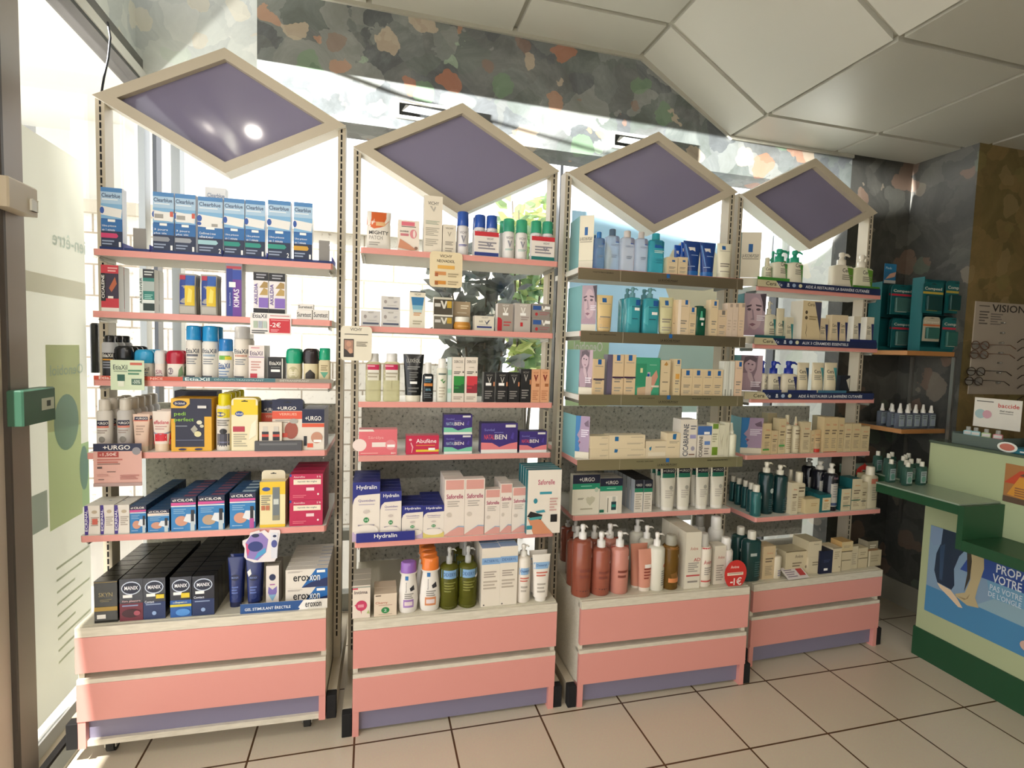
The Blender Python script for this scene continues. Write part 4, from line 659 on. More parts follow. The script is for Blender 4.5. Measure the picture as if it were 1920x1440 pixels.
# third shelf
for x0, x1, ds in ((272, 395, 'clear lotion bottle with magenta label, first of two'), (411, 543, 'clear lotion bottle with magenta label, beside the black tube')):
    put(2, 2, 'e', x0, x1, 262, 'bottle', 'lotion_bottle', 'bottle', ds, '#e2dfbe', [('r', 0, .6, 1, .66, '#dcd8cc'), ('r', 0, .66, 1, .77, '#b8184c'), ('r', .0, .44, 1, .6, '#d8d4c2'), ('l', .08, .5, .9, .6, 2, '#a8a08c'), ('l', .1, .7, .6, .75, 1, '#e8a8b8')], mat='c', cap='#dcdad6', capf=.2, neck=.6, capw=.68, bodyf=.83, e=4, d=.04)
put(2, 2, 'e', 567, 732, 268, 'tube', 'haircare_tube', 'tube', 'large black hair-care tube with cream cap', '#181a1c', [('t', .16, .82, .82, .92, 'LUXÉOL', '#a8a8a0'), ('l', .2, .68, .8, .74, 2, '#8c8c88'), ('l', .3, .46, .72, .62, 4, '#70706c'), sticker(.5, .4, .34, .05), ('l', .25, .2, .75, .3, 2, '#6c6c68')], cap='#dcd6c4', capf=.13, mat='g')
put(2, 2, 'e', 722, 806, 334, 'bottle', 'serum_bottle', 'bottle', 'slim black serum bottle with white pump cover', '#15191f', [sticker(.5, .62, .6, .05), ('r', .1, .4, .9, .47, '#c87c34'), ('t', .25, .28, .75, .34, '80%', '#6c9cb0'), ('l', .15, .1, .85, .22, 3, '#5c6468'), ('l', .2, .5, .85, .58, 2, '#3c6c84')], cap='#e0ddd6', bodyf=.72, neck=.5, capw=.62, e=5, d=.035, mat='g')
put(2, 2, 'e', 832, 917, 302, 'can', 'hair_spray_can', 'can', 'white spray can with leaf drawing', '#dcd8c8', [('r', .05, .62, .95, .66, '#5c6c64'), ('p', [(.3, .5), (.6, .54), (.5, .46)], '#5c9454'), ('p', [(.5, .46), (.85, .5), (.6, .42)], '#3c8444'), ('l', .2, .1, .8, .34, 4, '#b8b09c')], cap='#e6e2dc', capf=.22, capw=.75)
put(2, 2, 'e', 917, 946, 292, 'box', 'haircare_box', 'box', 'very narrow clear pack with mint marks', '#ccd8d4', [('r', 0, .6, 1, .72, '#9cc8b4'), ('r', 0, .2, 1, .3, '#9cc8b4')], d=.03)
for x0, x1, c, c2, ds in ((949, 1045, '#2c8c3c', '#1c5c30', 'white box with green lower panel'), (1050, 1148, '#c83440', '#8c2434', 'white box with red lower panel')):
    put(2, 2, 'e', x0, x1, 292, 'box', 'haircare_box', 'box', ds, '#dfd4c6', [('t', .15, .87, .85, .93, 'DERCOS', '#5c5854'), ('r', .15, .4, 1, .58, c), ('r', .15, .2, 1, .4, c2), ('l', .15, .63, .7, .68, 2, '#4c4844'), ('l', .2, .3, .8, .54, 4, c), ('e', .9, .67, .06, .02, '#3c3834'), ('l', .15, .06, .85, .12, 2, '#a89c90'), ('l', .3, .76, .7, .78, 1, '#a89c90')], d=.045)
bk = lambda st: [('t', .2, .87, .8, .93, 'VICHY', '#8c8880'), ('p', [(.32, .84), (.38, .84), (.5, .7), (.62, .84), (.68, .84), (.5, .62)], '#b8b4ac'), ('r', .86, .54, .99, .68, '#c07c54'), ('l', .12, .12, .8, .38, 4, '#84807c')]+([sticker(.42, .6, .5, .09)] if st else [])
for x0, x1, yt, st, ds in ((1198, 1284, 410, 1, 'small black box with white sticker, first of three'), (1299, 1385, 411, 1, 'small black box with white sticker, middle of three'), (1391, 1478, 412, 0, 'small black box without sticker, third of three')):
    put(2, 2, 'e', x0, x1, yt, 'box', 'makeup_box', 'box', ds, '#17171a', bk(st), d=.035)
put(2, 2, 'e', 1486, 1567, 385, 'box', 'makeup_box', 'box', 'taller black box next to the peach ones', '#17171a', bk(0), d=.035)
for x0, x1, ds in ((1570, 1638, 'slim peach box, inner of two'), (1641, 1710, 'slim peach box, outer of two')):
    put(2, 2, 'e', x0, x1, 388, 'box', 'makeup_box', 'box', ds, '#d8a078', [('t', .2, .87, .8, .93, 'VICHY', '#b06840'), ('p', [(.25, .84), (.42, .84), (.52, .74), (.62, .84), (.76, .84), (.52, .62)], '#7c2c20'), ('r', .5, .48, .9, .57, '#9c6038'), ('l', .15, .08, .85, .36, 5, '#b87c58')], d=.035)
# fourth shelf
put(2, 3, 'e', 220, 520, 857, 'box', 'supplement_box', 'box', 'wide coral pink box with round cream badge', '#dc6c74', [('p', [(0, .92), (.4, .92), (.36, 1), (0, 1)], '#e8dcd0'), ('e', .02, .4, .18, .24, '#ecd8d0'), ('t', .24, .6, .64, .74, 'Sérélys', '#e8a4a0'), ('r', .34, .32, .7, .5, '#ecdcd4'), ('e', .83, .4, .14, .2, '#e08c90'), sticker(.84, .36, .2, .1), ('t', .84, .04, .97, .11, '80+', '#f0e0d8'), ('l', .05, .04, .5, .1, 1, '#ecb0a8')], d=.05, side='#d06068')
put(2, 3, 'e', 590, 847, 905, 'box', 'supplement_box', 'box', 'flat crimson box with yellow stripe and small figure', '#c02448', [('t', .3, .6, .92, .82, 'Abufène', '#ecdcdc'), ('r', .3, .14, 1, .25, '#dcc030'), sticker(.78, .28, .2, .12), ('l', .3, .42, .88, .5, 1, '#d88c3c'), ('e', .13, .78, .045, .06, '#e8b8bc'), ('p', [(.16, .1), (.18, .1), (.22, .4), (.15, .66), (.13, .6), (.18, .38)], '#e8a4ac')], d=.05, side='#a81c3c')
nb = lambda c, big=0: [('p', [(0, 0), (1, 0), (1, .36), (.8, .32), (.5, .2), (.3, .34), (0, .36)], c), ('r', 0, 0, 1, .12, '#dfdcd8'), ('t', .08, .46, .36, .62, 'NATAL', '#d04c5c' if big else '#9cb4cc'), ('t', .37, .46, .7, .62, 'BEN', '#e4dcd8'), ('t', .08, .74, .36, .82, 'Suvéal', '#7c7cc0'), ('r', .66, .86, .94, .95, '#dcd8d4'), ('l', .35, .66, .6, .7, 1, '#7c7cc0'), ('p', [(.8, .5), (.86, .7), (.9, .66), (.88, .45)], '#4c3c94')]
t_ = put(2, 3, 'e', 886, 1107, 897, 'box', 'supplement_box', 'box', 'violet and mint pregnancy vitamin box, lower of two', '#3a2a74', nb('#74c0a0'), d=.05, side='#2c2058')
put(2, 3, 'e', 886, 1107, 741, 'box', 'supplement_box', 'box', 'violet and mint pregnancy vitamin box, upper of two', '#3a2a74', nb('#74c0a0'), d=.05, side='#2c2058', zb=t_)
put(2, 3, 'e', 1178, 1462, 808, 'box', 'supplement_box', 'box', 'large violet and pink pregnancy vitamin box', '#3a2a74', nb('#dc7c80', 1), d=.05, side='#2c2058')
put(2, 3, 'e', 1478, 1690, 872, 'box', 'supplement_box', 'box', 'small violet and pink vitamin box by the post', '#3a2a74', nb('#dc7c80', 1), d=.05, side='#2c2058')
# fifth shelf
def hyd(sub, yel=0): return [('r', 0, .82, 1, 1, '#222a7c'), ('p', [(0, .62), (0, .84), (1, .84), (1, .8), (.2, .78), (.06, .72)], '#222a7c'), ('t', .14, .86, .88, .95, 'Hydralin', '#e8e6e4'), ('t', .2, .66, .82, .71, sub, '#8c80a8'), ('l', .22, .6, .8, .63, 1, '#b4aab8'), ('e', .5, .36, .1, .045, '#2c8448'), ('t', .45, .34, .55, .38, 'H', '#dce8dc'), ('e', .5, .5, .12, .03, '#c8bcb4'), ('l', .2, .24, .8, .28, 1, '#8c8494'), ('r', 0, 0, 1, .16, '#d8c470' if yel else '#c0aac4'), ('e', .5, .18, .46, .1, '#e6dcd0')]
for x0, x1, yt, sub, ye, n_, ds in ((131, 348, 272, 'Quotidien', 0, 4, 'largest navy and white hygiene box'), (350, 518, 345, 'Quotidien', 0, 4, 'second largest navy and white box'), (522, 690, 458, 'Quotidien', 0, 3, 'small navy and white hygiene box'), (692, 857, 455, 'Irritation', 1, 4, 'small navy box with yellow foot')):
    put(2, 4, 'f', x0, x1, yt, 'box', 'hygiene_box', 'box', ds, '#e4dace', hyd(sub, ye), d=.042, side='#283068', top='#20286c', n=n_, gap=.004)
def saf(): return [('p', [(.08, .76), (.95, .82), (.95, .96), (.1, .96), (.1, .86)], '#d49a90'), ('p', [(.06, .82), (.5, .82), (.95, .96), (.95, .985), (.06, .985)], '#d49a90'), ('r', 0, .76, .9, .82, '#e4d6ca'), ('t', .1, .66, .92, .74, 'Saforelle', '#a4285c'), ('l', .15, .52, .75, .62, 3, '#b8aea4'), ('e', .24, .38, .13, .04, '#c8bcb0'), ('p', [(0, 0), (1, 0), (1, .14), (.7, .16), (.35, .1), (0, .02)], '#d49a90'), ('p', [(.3, .09), (.7, .16), (1, .15), (1, .17), (.7, .18)], '#9cb0c4')]
for x0, x1, yt, n_, d_, ds in ((860, 1020, 250, 3, .045, 'tall pink and white intimate wash box'), (1022, 1178, 245, 1, .04, 'second tall pink and white wash box, alone in its row'), (1182, 1302, 328, 1, .035, 'short pink and white wash box, alone in its row'), (1304, 1396, 284, 3, .035, 'narrow pink and white wash box'), (1398, 1517, 312, 3, .04, 'short pink and white box near post')):
    put(2, 4, 'f', x0, x1, yt, 'box', 'hygiene_box', 'box', ds, '#e4d8cc', saf(), d=d_, side='#d8ccc2', n=n_)
for k, o in enumerate((.0,)):
    put(2, 4, 'f', 1520, 1785, 175, 'box', 'shapewear_box', 'box', 'big white box showing legs in black briefs', '#e6ddd0', [('t', .3, .77, .8, .85, 'Saforelle', '#b03060'), ('r', .36, .62, .72, .66, '#3c94a4'), ('e', .24, .52, .06, .04, '#2c8494'), ('p', [(.0, .28), (.1, .36), (.46, .3), (.42, .22), (.1, .26)], '#1c1c20'), ('p', [(.02, .26), (.42, .22), (.6, .1), (.78, .0), (.2, 0), (.12, .12)], '#d08c68'), ('p', [(.04, .26), (.1, .22), (.44, .24), (.44, .28)], '#4c9c9c'), ('r', .7, .18, .9, .3, '#16161a'), ('r', 0, .08, .16, .14, '#2c8494'), ('p', [(.24, .36), (.5, .38), (.54, .34), (.3, .33)], '#3c94a4'), ('l', .66, .36, .9, .56, 5, '#c8a098')], d=.03, off=-.02, side='#1c6c74', n=4, gap=.003)
# base
it = [('r', 0, .88, .3, .94, '#cc3c58'), ('t', .1, .74, .84, .84, 'Intima', '#4c3c44'), ('e', .5, .38, .32, .16, '#c43c60'), ('p', [(.1, .4), (.4, .5), (.4, .3)], '#c43c60'), ('r', .3, .33, .64, .42, '#dc909c'), ('p', [(.45, .24), (.52, .24), (.5, .12)], '#c43c60'), ('p', [(.8, .14), (.98, .12), (.9, .24)], '#a8b878'), ('r', 0, .93, 1, .97, '#a0a498')]
put(2, 5, 'f', 131, 272, 1092, 'box', 'hygiene_box', 'box', 'white box with raspberry flower', '#e2d4c4', it, d=.045, side='#bcb0a0', n=3, top='#b0a898')
put(2, 5, 'f', 302, 482, 1158, 'box', 'hygiene_box', 'box', 'beige box with green number', '#dccab4', [('t', .06, .52, .6, .66, 'Cherry', '#b86c58'), ('l', .2, .44, .8, .5, 1, '#b89484'), ('e', .5, .26, .18, .14, '#2c8448'), ('t', .44, .2, .56, .32, '2', '#dce8dc'), ('r', .06, .9, .3, .95, '#6c5c4c'), ('l', .2, .06, .8, .1, 1, '#b0a08c')], d=.05, side='#ccb8a0', n=2)
bb = lambda c: [('r', .32, .66, .48, .74, '#2c6ca8'), ('v', .34, .42, .4, .62, 'femme', '#6c6870'), ('p', [(.55, .5), (.75, .56), (.8, .46), (.6, .44)], '#2c2c34'), ('l', .3, .3, .75, .4, 3, '#8c8880'), ('r', .24, .12, .76, .28, c), ('r', .3, .16, .7, .24, '#e0d0d0')]
put(2, 5, 'f', 498, 656, 920, 'bottle', 'wash_bottle', 'bottle', 'curvy white wash bottle with violet cap', '#e6e0d8', bb('#a07cb8'), cap='#9064b0', bodyf=.8, neck=.62, capw=.8, waist=1, d=.045)
put(2, 5, 'f', 668, 836, 884, 'bottle', 'wash_bottle', 'bottle', 'curvy white bottle, orange cap', '#e6e0d8', bb('#d0885c'), cap='#e07830', bodyf=.78, neck=.62, capw=.8, waist=1, d=.045, n=4)
gr = [('r', .06, .52, .94, .66, '#7ca4cc'), ('t', .14, .56, .86, .62, 'DEXERYL', '#3c5c88'), ('l', .2, .3, .8, .46, 4, '#7c7c3c'), ('r', 0, 0, 1, .05, '#5c5c2c')]
put(2, 5, 'f', 833, 981, 815, 'pump', 'cleansing_oil_bottle', 'bottle', 'olive oil pump bottle beside orange', '#8c8c34', gr, mat='c', cap='#dcdcd8', capm='t', bodyf=.73, neck=.34, capw=.34, n=1)
put(2, 5, 'f', 985, 1132, 808, 'pump', 'cleansing_oil_bottle', 'bottle', 'olive oil pump bottle beside boxes', '#8c8c34', gr+[('p', [(.84, .54), (1, .58), (.98, .52), (.86, .5)], '#e6e2dc')], mat='c', cap='#dcdcd8', capm='t', bodyf=.73, neck=.34, capw=.34, n=3)
dx = lambda t: [('r', 0, .72, 1, .83, '#84a8d0'), ('t', .1, .755, .92, .8, t, '#4c6c9c'), ('l', .12, .5, .8, .6, 3, '#a89c90'), ('l', .1, .3, .85, .44, 3, '#b8ac9c'), ('e', .15, .03, .04, .012, '#2c2c2c')]
put(2, 5, 'f', 1156, 1302, 795, 'box', 'skincare_box', 'box', 'tall white box, blue band', '#e2d8c8', dx('ACSERYL'), d=.05, side='#d8cfc0', n=3, top='#7c94b4')
put(2, 5, 'f', 1303, 1440, 780, 'box', 'skincare_box', 'box', 'tall white box, blue band, by bottle', '#e2d8c8', dx('DEXERYL'), d=.05, side='#d8cfc0', n=3, top='#7c94b4')
put(2, 5, 'f', 1444, 1558, 785, 'pump', 'cream_bottle', 'bottle', 'white cream pump bottle, blue band, near the post', '#e6ddd0', [('r', .0, .5, 1, .62, '#8cb0d4'), ('t', .2, .53, .8, .59, 'Dexeryl', '#3c5c90'), ('l', .2, .38, .8, .45, 2, '#c86c5c'), ('l', .25, .2, .7, .3, 2, '#b0a89c')], cap='#e6e2da', bodyf=.8, neck=.5, capw=.5, noz=.7)
put(2, 5, 'f', 1566, 1712, 860, 'tube', 'cream_tube', 'tube', 'white cream tube, blue band', '#e6dfd4', [('r', .06, .7, .94, .84, '#8cb0d4'), ('t', .22, .74, .76, .8, 'Dexeryl', '#3c5c90'), ('l', .2, .55, .8, .64, 2, '#c86c5c'), ('l', .25, .2, .7, .4, 3, '#b0a89c')], cap='#e8e2d8', n=2, capf=.08, capw=.6)

# ================= third gondola
def lrp(stick=0, u=.5, v=.86, w_=.26, h_=.1, col='#1d5c9c', extra=()): return [('r', u-w_/2, v-h_/2, u+w_/2, v+h_/2, col), ('l', .15, v-h_*1.05, .85, v-h_*.8, 1, '#9c948c'), ('l', .18, .32, .8, .42, 2, '#8c8478'), ('l', .18, .1, .8, .2, 2, '#a8a090')]+([sticker(.5, .6, .3, .07)] if stick else [])+list(extra)
for x0, x1, yt, c, cap, cm, ds in ((377, 476, 265, '#9cbce4', '#3474b4', 'g', 'pale blue lotion bottle with blue cap'), (489, 616, 238, '#dce4f0', '#6c8094', 't', 'clear lotion bottle with grey cap'), (624, 757, 255, '#ece8ec', '#c8c0bc', 'g', 'clear white lotion bottle with beige cap, nearest the grey-capped one'), (764, 881, 265, '#e4e4ec', '#bcb4b0', 'g', 'clear white lotion bottle with beige cap, beside the turquoise one'), (885, 1032, 280, '#5cc4cc', '#3cacb4', 't', 'turquoise lotion bottle below the diamond sign')):
    put(3, 0, 'g', x0, x1, yt, 'bottle', 'lotion_bottle', 'bottle', ds, c, [('r', .62, .66, .94, .82, '#1d4c98'), ('l', .3, .58, .85, .62, 2, '#8c94a8'), ('l', .35, .3, .75, .36, 2, '#6c7484')] if c != '#5cc4cc' else [('r', .3, .62, .98, .8, '#1d5ca4'), ('l', .3, .5, .95, .56, 2, '#c8d4cc'), ('l', .4, .25, .9, .36, 3, '#2c7c8c')], mat='c', cap=cap, capm=cm, bodyf=.84, neck=.42, capw=.46, e=3.4, d=.04)
put(3, 0, 'g', 355, 395, 300, 'bottle', 'lotion_bottle', 'bottle', 'blue lotion bottle mostly behind the white folded card', '#3c7cc4', [], mat='c', cap='#2c6cb4', bodyf=.84, e=3.4, off=.05)
for x0, x1, ds in ((1047, 1144, 'small beige box in front of the blue tubes, first of two'), (1149, 1238, 'small beige box in front of the blue tubes, second of two')):
    put(3, 0, 'g', x0, x1, 508, 'box', 'skincare_box', 'box', ds, '#d8c4a0', lrp(u=.6, v=.78, w_=.3, h_=.1), d=.035, off=.004)
bt = lambda k: [('p', [(.24, .82), (.6, .82), (.6, .7), (.45, .74), (.3, .72)], '#dcd8d4'), ('l', .35, .56, .75, .6, 1, '#8ca8d0'), ('l', .2, .24, .55, .28, 1, '#9cb4d8'), ('p', [(.05, .9), (.12, .9), (.3, .3), (.26, .3)], '#5c8cc8')]
put(3, 0, 'g', 1118, 1182, 393, 'tube', 'gel_tube', 'tube', 'small royal blue tube behind the small beige boxes', '#1c50b0', bt(0), cap='#2c74c4', off=.06, mat='g')
put(3, 0, 'g', 1178, 1232, 366, 'tube', 'gel_tube', 'tube', 'narrow royal blue tube between smaller and larger tubes', '#1c50b0', bt(0), cap='#2c74c4', off=.055, mat='g')
put(3, 0, 'g', 1220, 1386, 350, 'tube', 'gel_tube', 'tube', 'large dark blue tube, first of two with torn stickers', '#1c3f84', bt(1), cap='#2c6cb4', off=.016, mat='g', bw=.7)
put(3, 0, 'g', 1370, 1522, 364, 'tube', 'gel_tube', 'tube', 'large dark blue tube, second of two with torn stickers', '#1c3f84', bt(1), cap='#2c6cb4', off=.016, mat='g', bw=.7)
put(3, 0, 'g', 1530, 1668, 374, 'tube', 'cream_tube', 'tube', 'cream-white tube with blue square on the grey-fronted shelf', '#e2dcc4', lrp(v=.87, u=.42, w_=.24, h_=.11), cap='#dcd6bc', off=.012)
# second
put(3, 1, 'g', 402, 556, 858, 'tube', 'cream_tube', 'tube', 'large sand-coloured tube beside the face card', '#dcc28c', lrp(u=.45, v=.86, w_=.26, h_=.12)+[('r', .12, 0, .86, .38, '#d0b07c')], cap='#d0b07c', capf=.04, bw=.8)
for x0, x1, n_, ds in ((680, 808, 2, 'teal pump bottle, white sticker high'), (832, 978, 2, 'teal pump bottle, white sticker low')):
    put(3, 1, 'g', x0, x1, 782 if x0 < 700 else 790, 'pump', 'cleanser_bottle', 'bottle', ds, '#3c98a4', [('r', 0, 0, .3, .74, '#4caab4'), ('r', .58, .6, .9, .72, '#1c5498'), ('r', .3, .56, .9, .58, '#2c6c84'), sticker(.68, .52 if x0 < 700 else .44, .36, .06), ('l', .35, .28, .75, .32, 1, '#1c5468')], mat='g', cap='#8cbcc0', capm='t', bodyf=.78, neck=.3, capw=.36, e=6, d=.045, n=n_)
put(3, 1, 'g', 985, 1120, 880, 'tube', 'cream_tube', 'tube', 'pale olive tube beside the teal pump bottles', '#cfc99c', lrp(u=.5, v=.85, w_=.24, h_=.13), cap='#c4bc90', capf=.05, bw=.82)
put(3, 1, 'g', 1096, 1142, 905, 'box', 'skincare_box', 'box', 'narrow beige box squeezed beside the pale olive tube', '#d8c4a0', [('l', .2, .3, .8, .34, 1, '#7c7468')], d=.03, off=.03)
put(3, 1, 'g', 1146, 1252, 905, 'box', 'skincare_box', 'box', 'tall beige box with blue square, bright edge', '#dcc6a4', lrp(u=.72, v=.93, w_=.24, h_=.13)+[('r', 0, 0, .26, 1, '#f0e0cc')], d=.035)
put(3, 1, 'g', 1252, 1315, 972, 'box', 'skincare_box', 'box', 'short beige box with blue square beside the green bottle', '#d8c29c', lrp(u=.5, v=.9, w_=.4, h_=.16), d=.035)
put(3, 1, 'g', 1316, 1416, 960, 'bottle', 'serum_bottle', 'bottle', 'dark green bottle with two white stickers', '#12503c', [('p', [(.42, .82), (.56, .82), (.62, .6), (.36, .6)], '#4ca884'), ('r', .34, .52, .76, .6, '#e4e4dc'), ('r', .5, .34, .68, .44, '#e4e4dc')], cap='#124434', bodyf=.95, neck=.7, capw=.8, e=4, d=.04, mat='g')
put(3, 1, 'g', 1424, 1448, 950, 'box', 'skincare_box', 'box', 'sliver of beige box behind the green bottle', '#cfc09c', [], d=.03, off=.03)
put(3, 1, 'g', 1450, 1518, 905, 'box', 'skincare_box', 'box', 'slim beige box with blue square beyond the green bottle', '#dcc6a0', lrp(u=.6, v=.9, w_=.34, h_=.12), d=.035)
put(3, 1, 'g', 1518, 1600, 1000, 'box', 'skincare_box', 'box', 'short beige box with grey square under the face card', '#d4bc9c', lrp(u=.6, v=.9, w_=.36, h_=.16, col='#7c746c'), d=.035)
for x0, x1, ds in ((1602, 1654, 'cellophane-wrapped slim box, first of three'), (1656, 1706, 'cellophane-wrapped slim box, middle of three'), (1710, 1766, 'pinkish slim box, third of the tall trio')):
    put(3, 1, 'g', x0, x1, 935, 'box', 'skincare_box', 'box', ds, '#d8c4b0' if x0 < 1700 else '#dcc4a8', [('l', .2, .2, .8, .5, 4, '#c0ac98'), ('r', .5, .88, .95, .98, '#a49484')], d=.035, mat='g')
# third
put(3, 2, 'h', 366, 470, 270, 'box', 'skincare_box', 'box', 'beige box with purple belt, shorter one', '#d6bc94', lrp(u=.54, v=.92, w_=.32, h_=.14)+[('r', 0, .42, 1, .46, '#3c2c44')], d=.035)
put(3, 2, 'h', 498, 545, 226, 'box', 'skincare_box', 'box', 'narrow slate-violet box edge', '#655c70', [], d=.04, mat='g')
for x0, x1, ds in ((547, 652, 'tall beige box with purple belt, beside the violet edge'), (658, 766, 'tall beige box with purple belt, beside the green box')):
    put(3, 2, 'h', x0, x1, 228, 'box', 'skincare_box', 'box', ds, '#d8be98', lrp(u=.5, v=.92, w_=.32, h_=.14)+[('r', 0, .42, 1, .46, '#3c2040')], d=.04)
put(3, 2, 'h', 768, 994, 256, 'box', 'gift_set_box', 'box', 'large green gift box showing tube and hand', '#3f9c78', [('r', 0, .24, .44, .84, '#2f8a66'), ('r', .18, .6, .28, .72, '#d8d4a0'), ('p', [(.08, 0), (.44, 0), (.44, .24), (.08, .2)], '#c4a888'), ('r', .42, .0, .66, .5, '#d0bca4'), ('r', .48, .5, .6, .62, '#b0a8b0'), ('e', .52, .54, .05, .04, '#1d4c98'), ('p', [(.66, .1), (.66, .5), (.85, .68), (.92, .5), (.8, .3)], '#c8907c'), ('r', .66, .22, .98, .27, '#dcd0bc'), ('l', .55, .78, .85, .82, 1, '#8cc4a8')], d=.035, side='#3a9070')
put(3, 2, 'h', 1003, 1092, 280, 'box', 'skincare_box', 'box', 'beige box with orange mark, leaning in pair', '#d6c29c', [('p', [(.3, .86), (.55, .96), (.75, .88), (.6, .84)], '#b48440'), ('l', .2, .34, .8, .4, 1, '#7c7060'), ('l', .2, .1, .7, .14, 1, '#8c8070'), ('l', .3, .62, .7, .66, 1, '#a89878')], d=.04)
put(3, 2, 'h', 1131, 1192, 270, 'box', 'skincare_box', 'box', 'slim beige box with blue square and orange mark', '#d8c49c', lrp(u=.6, v=.92, w_=.4, h_=.11)+[('r', .2, .46, .8, .6, '#d8a04c')], d=.04)
for x0, x1, u_, ds in ((1202, 1303, .55, 'short beige box, first of four'), (1305, 1402, .55, 'short beige box, second of four'), (1404, 1498, .6, 'short beige box, third of four'), (1500, 1592, .6, 'short beige box, fourth of four')):
    put(3, 2, 'h', x0, x1, 365 if x0 < 1400 else 370, 'box', 'skincare_box', 'box', ds, '#d8c29c', lrp(u=u_, v=.86, w_=.32, h_=.18), d=.035)
for x0, x1, ds in ((1600, 1646, 'glossy clear-wrapped slim box, inner one'), (1652, 1700, 'glossy clear-wrapped slim box, outer one')):
    put(3, 2, 'h', x0, x1, 290, 'box', 'skincare_box', 'box', ds, '#d4d4c8', [('r', .4, .02, .6, .2, '#8c8c84'), ('r', .3, .2, .36, 1, '#f0f0ea')], d=.035, mat='g')
put(3, 2, 'h', 1706, 1778, 285, 'box', 'skincare_box', 'box', 'pinkish beige box with blue square beside the portrait card', '#dcc0a4', lrp(u=.65, v=.9, w_=.34, h_=.13), d=.035)
# fourth
hz = [('l', .6, .8, .95, .86, 1, '#8c8478'), ('l', .5, .3, .95, .4, 2, '#a89c88')]
t_ = put(3, 3, 'h', 340, 512, 1118, 'box', 'skincare_box', 'box', 'plain beige carton by the profile card, lower of two', '#d6c5a4', hz, d=.05)
put(3, 3, 'h', 338, 512, 1000, 'box', 'skincare_box', 'box', 'plain beige carton by the profile card, upper of two', '#d8c7a6', hz, d=.05, zb=t_)
t_ = put(3, 3, 'h', 514, 858, 1115, 'box', 'skincare_box', 'box', 'long beige carton with blue square, lower of two', '#d8c7a6', hz+[('p', [(.14, .62), (.22, .62), (.24, .9), (.15, .95)], '#1d6498')], d=.05)
put(3, 3, 'h', 514, 856, 990, 'box', 'skincare_box', 'box', 'long beige carton with blue square, upper of two', '#dac9a8', hz+[('r', .16, .55, .26, .88, '#1d6498')], d=.05, zb=t_)
put(3, 3, 'h', 862, 1058, 1048, 'box', 'skincare_box', 'box', 'low beige carton with hexagonal blue mark', '#d8c8aa', [('p', [(.16, .62), (.28, .7), (.26, .5), (.2, .44)], '#2c7494'), ('l', .45, .6, .95, .68, 1, '#8c8478'), ('r', .12, .12, .95, .36, '#e0d4bc')], d=.05)
put(3, 3, 'h', 1060, 1190, 972, 'box', 'skincare_box', 'box', 'upright beige carton with large blue square', '#dac9a8', [('p', [(.42, .76), (.66, .74), (.7, .98), (.44, .96)], '#1d6498'), ('l', .2, .6, .9, .68, 2, '#a89c88'), ('l', .1, .4, .6, .44, 1, '#8c8478')], d=.05)
cic = lambda: [('v', .18, .04, .5, .88, 'CICABIAFINE', '#3c4454'), ('r', .58, .5, .95, .6, '#9c98c0'), ('l', .6, .74, .95, .84, 2, '#7c7c84'), ('e', .78, .24, .12, .06, '#9c98a8'), ('l', .55, .04, .9, .1, 1, '#8c6c5c')]
put(3, 3, 'h', 1190, 1345, 842, 'box', 'balm_box', 'box', 'tall white box with upright dark lettering', '#ded6c8', cic(), d=.06, side='#d0cac0', n=1)
put(3, 3, 'h', 1352, 1484, 906, 'box', 'balm_box', 'box', 'shorter lettered white box with blue top', '#ddd4c6', [('r', 0, .72, 1, 1, '#3f68a8'), sticker(.65, .78, .4, .08), ('v', .12, .02, .38, .68, 'CICABIAFINE', '#2c2c34'), ('r', .5, .4, .9, .52, '#6484bc'), ('l', .5, .1, .85, .3, 3, '#8c847c')], d=.05)
put(3, 3, 'h', 1487, 1552, 880, 'box', 'balm_box', 'box', 'slim cream box with two green squares', '#dcd8bc', [('r', .1, .84, .9, .99, '#6c8c34'), ('r', .1, .06, .9, .3, '#6c8c24'), ('l', .1, .45, .8, .7, 4, '#a8a488')], d=.04)
for x0, x1, ds in ((1554, 1608, 'slim cream box with leaf sketch, beside green squares'), (1610, 1650, 'narrow cream box with leaf sketch, near spray')):
    put(3, 3, 'h', x0, x1, 895 if x0 < 1600 else 870, 'box', 'balm_box', 'box', ds, '#d4d0b8', [('p', [(.2, .2), (.3, .5), (.25, .8), (.35, .5)], '#8c8464'), ('p', [(.6, .2), (.5, .5), (.8, .75), (.6, .5)], '#8c8464')], d=.04)
put(3, 3, 'h', 1656, 1742, 880, 'spray', 'spray_bottle', 'bottle', 'cream spray bottle at the shelf end', '#dedcc4', [], cap='#dedcc8', bodyf=.68, neck=.4, capw=.5)
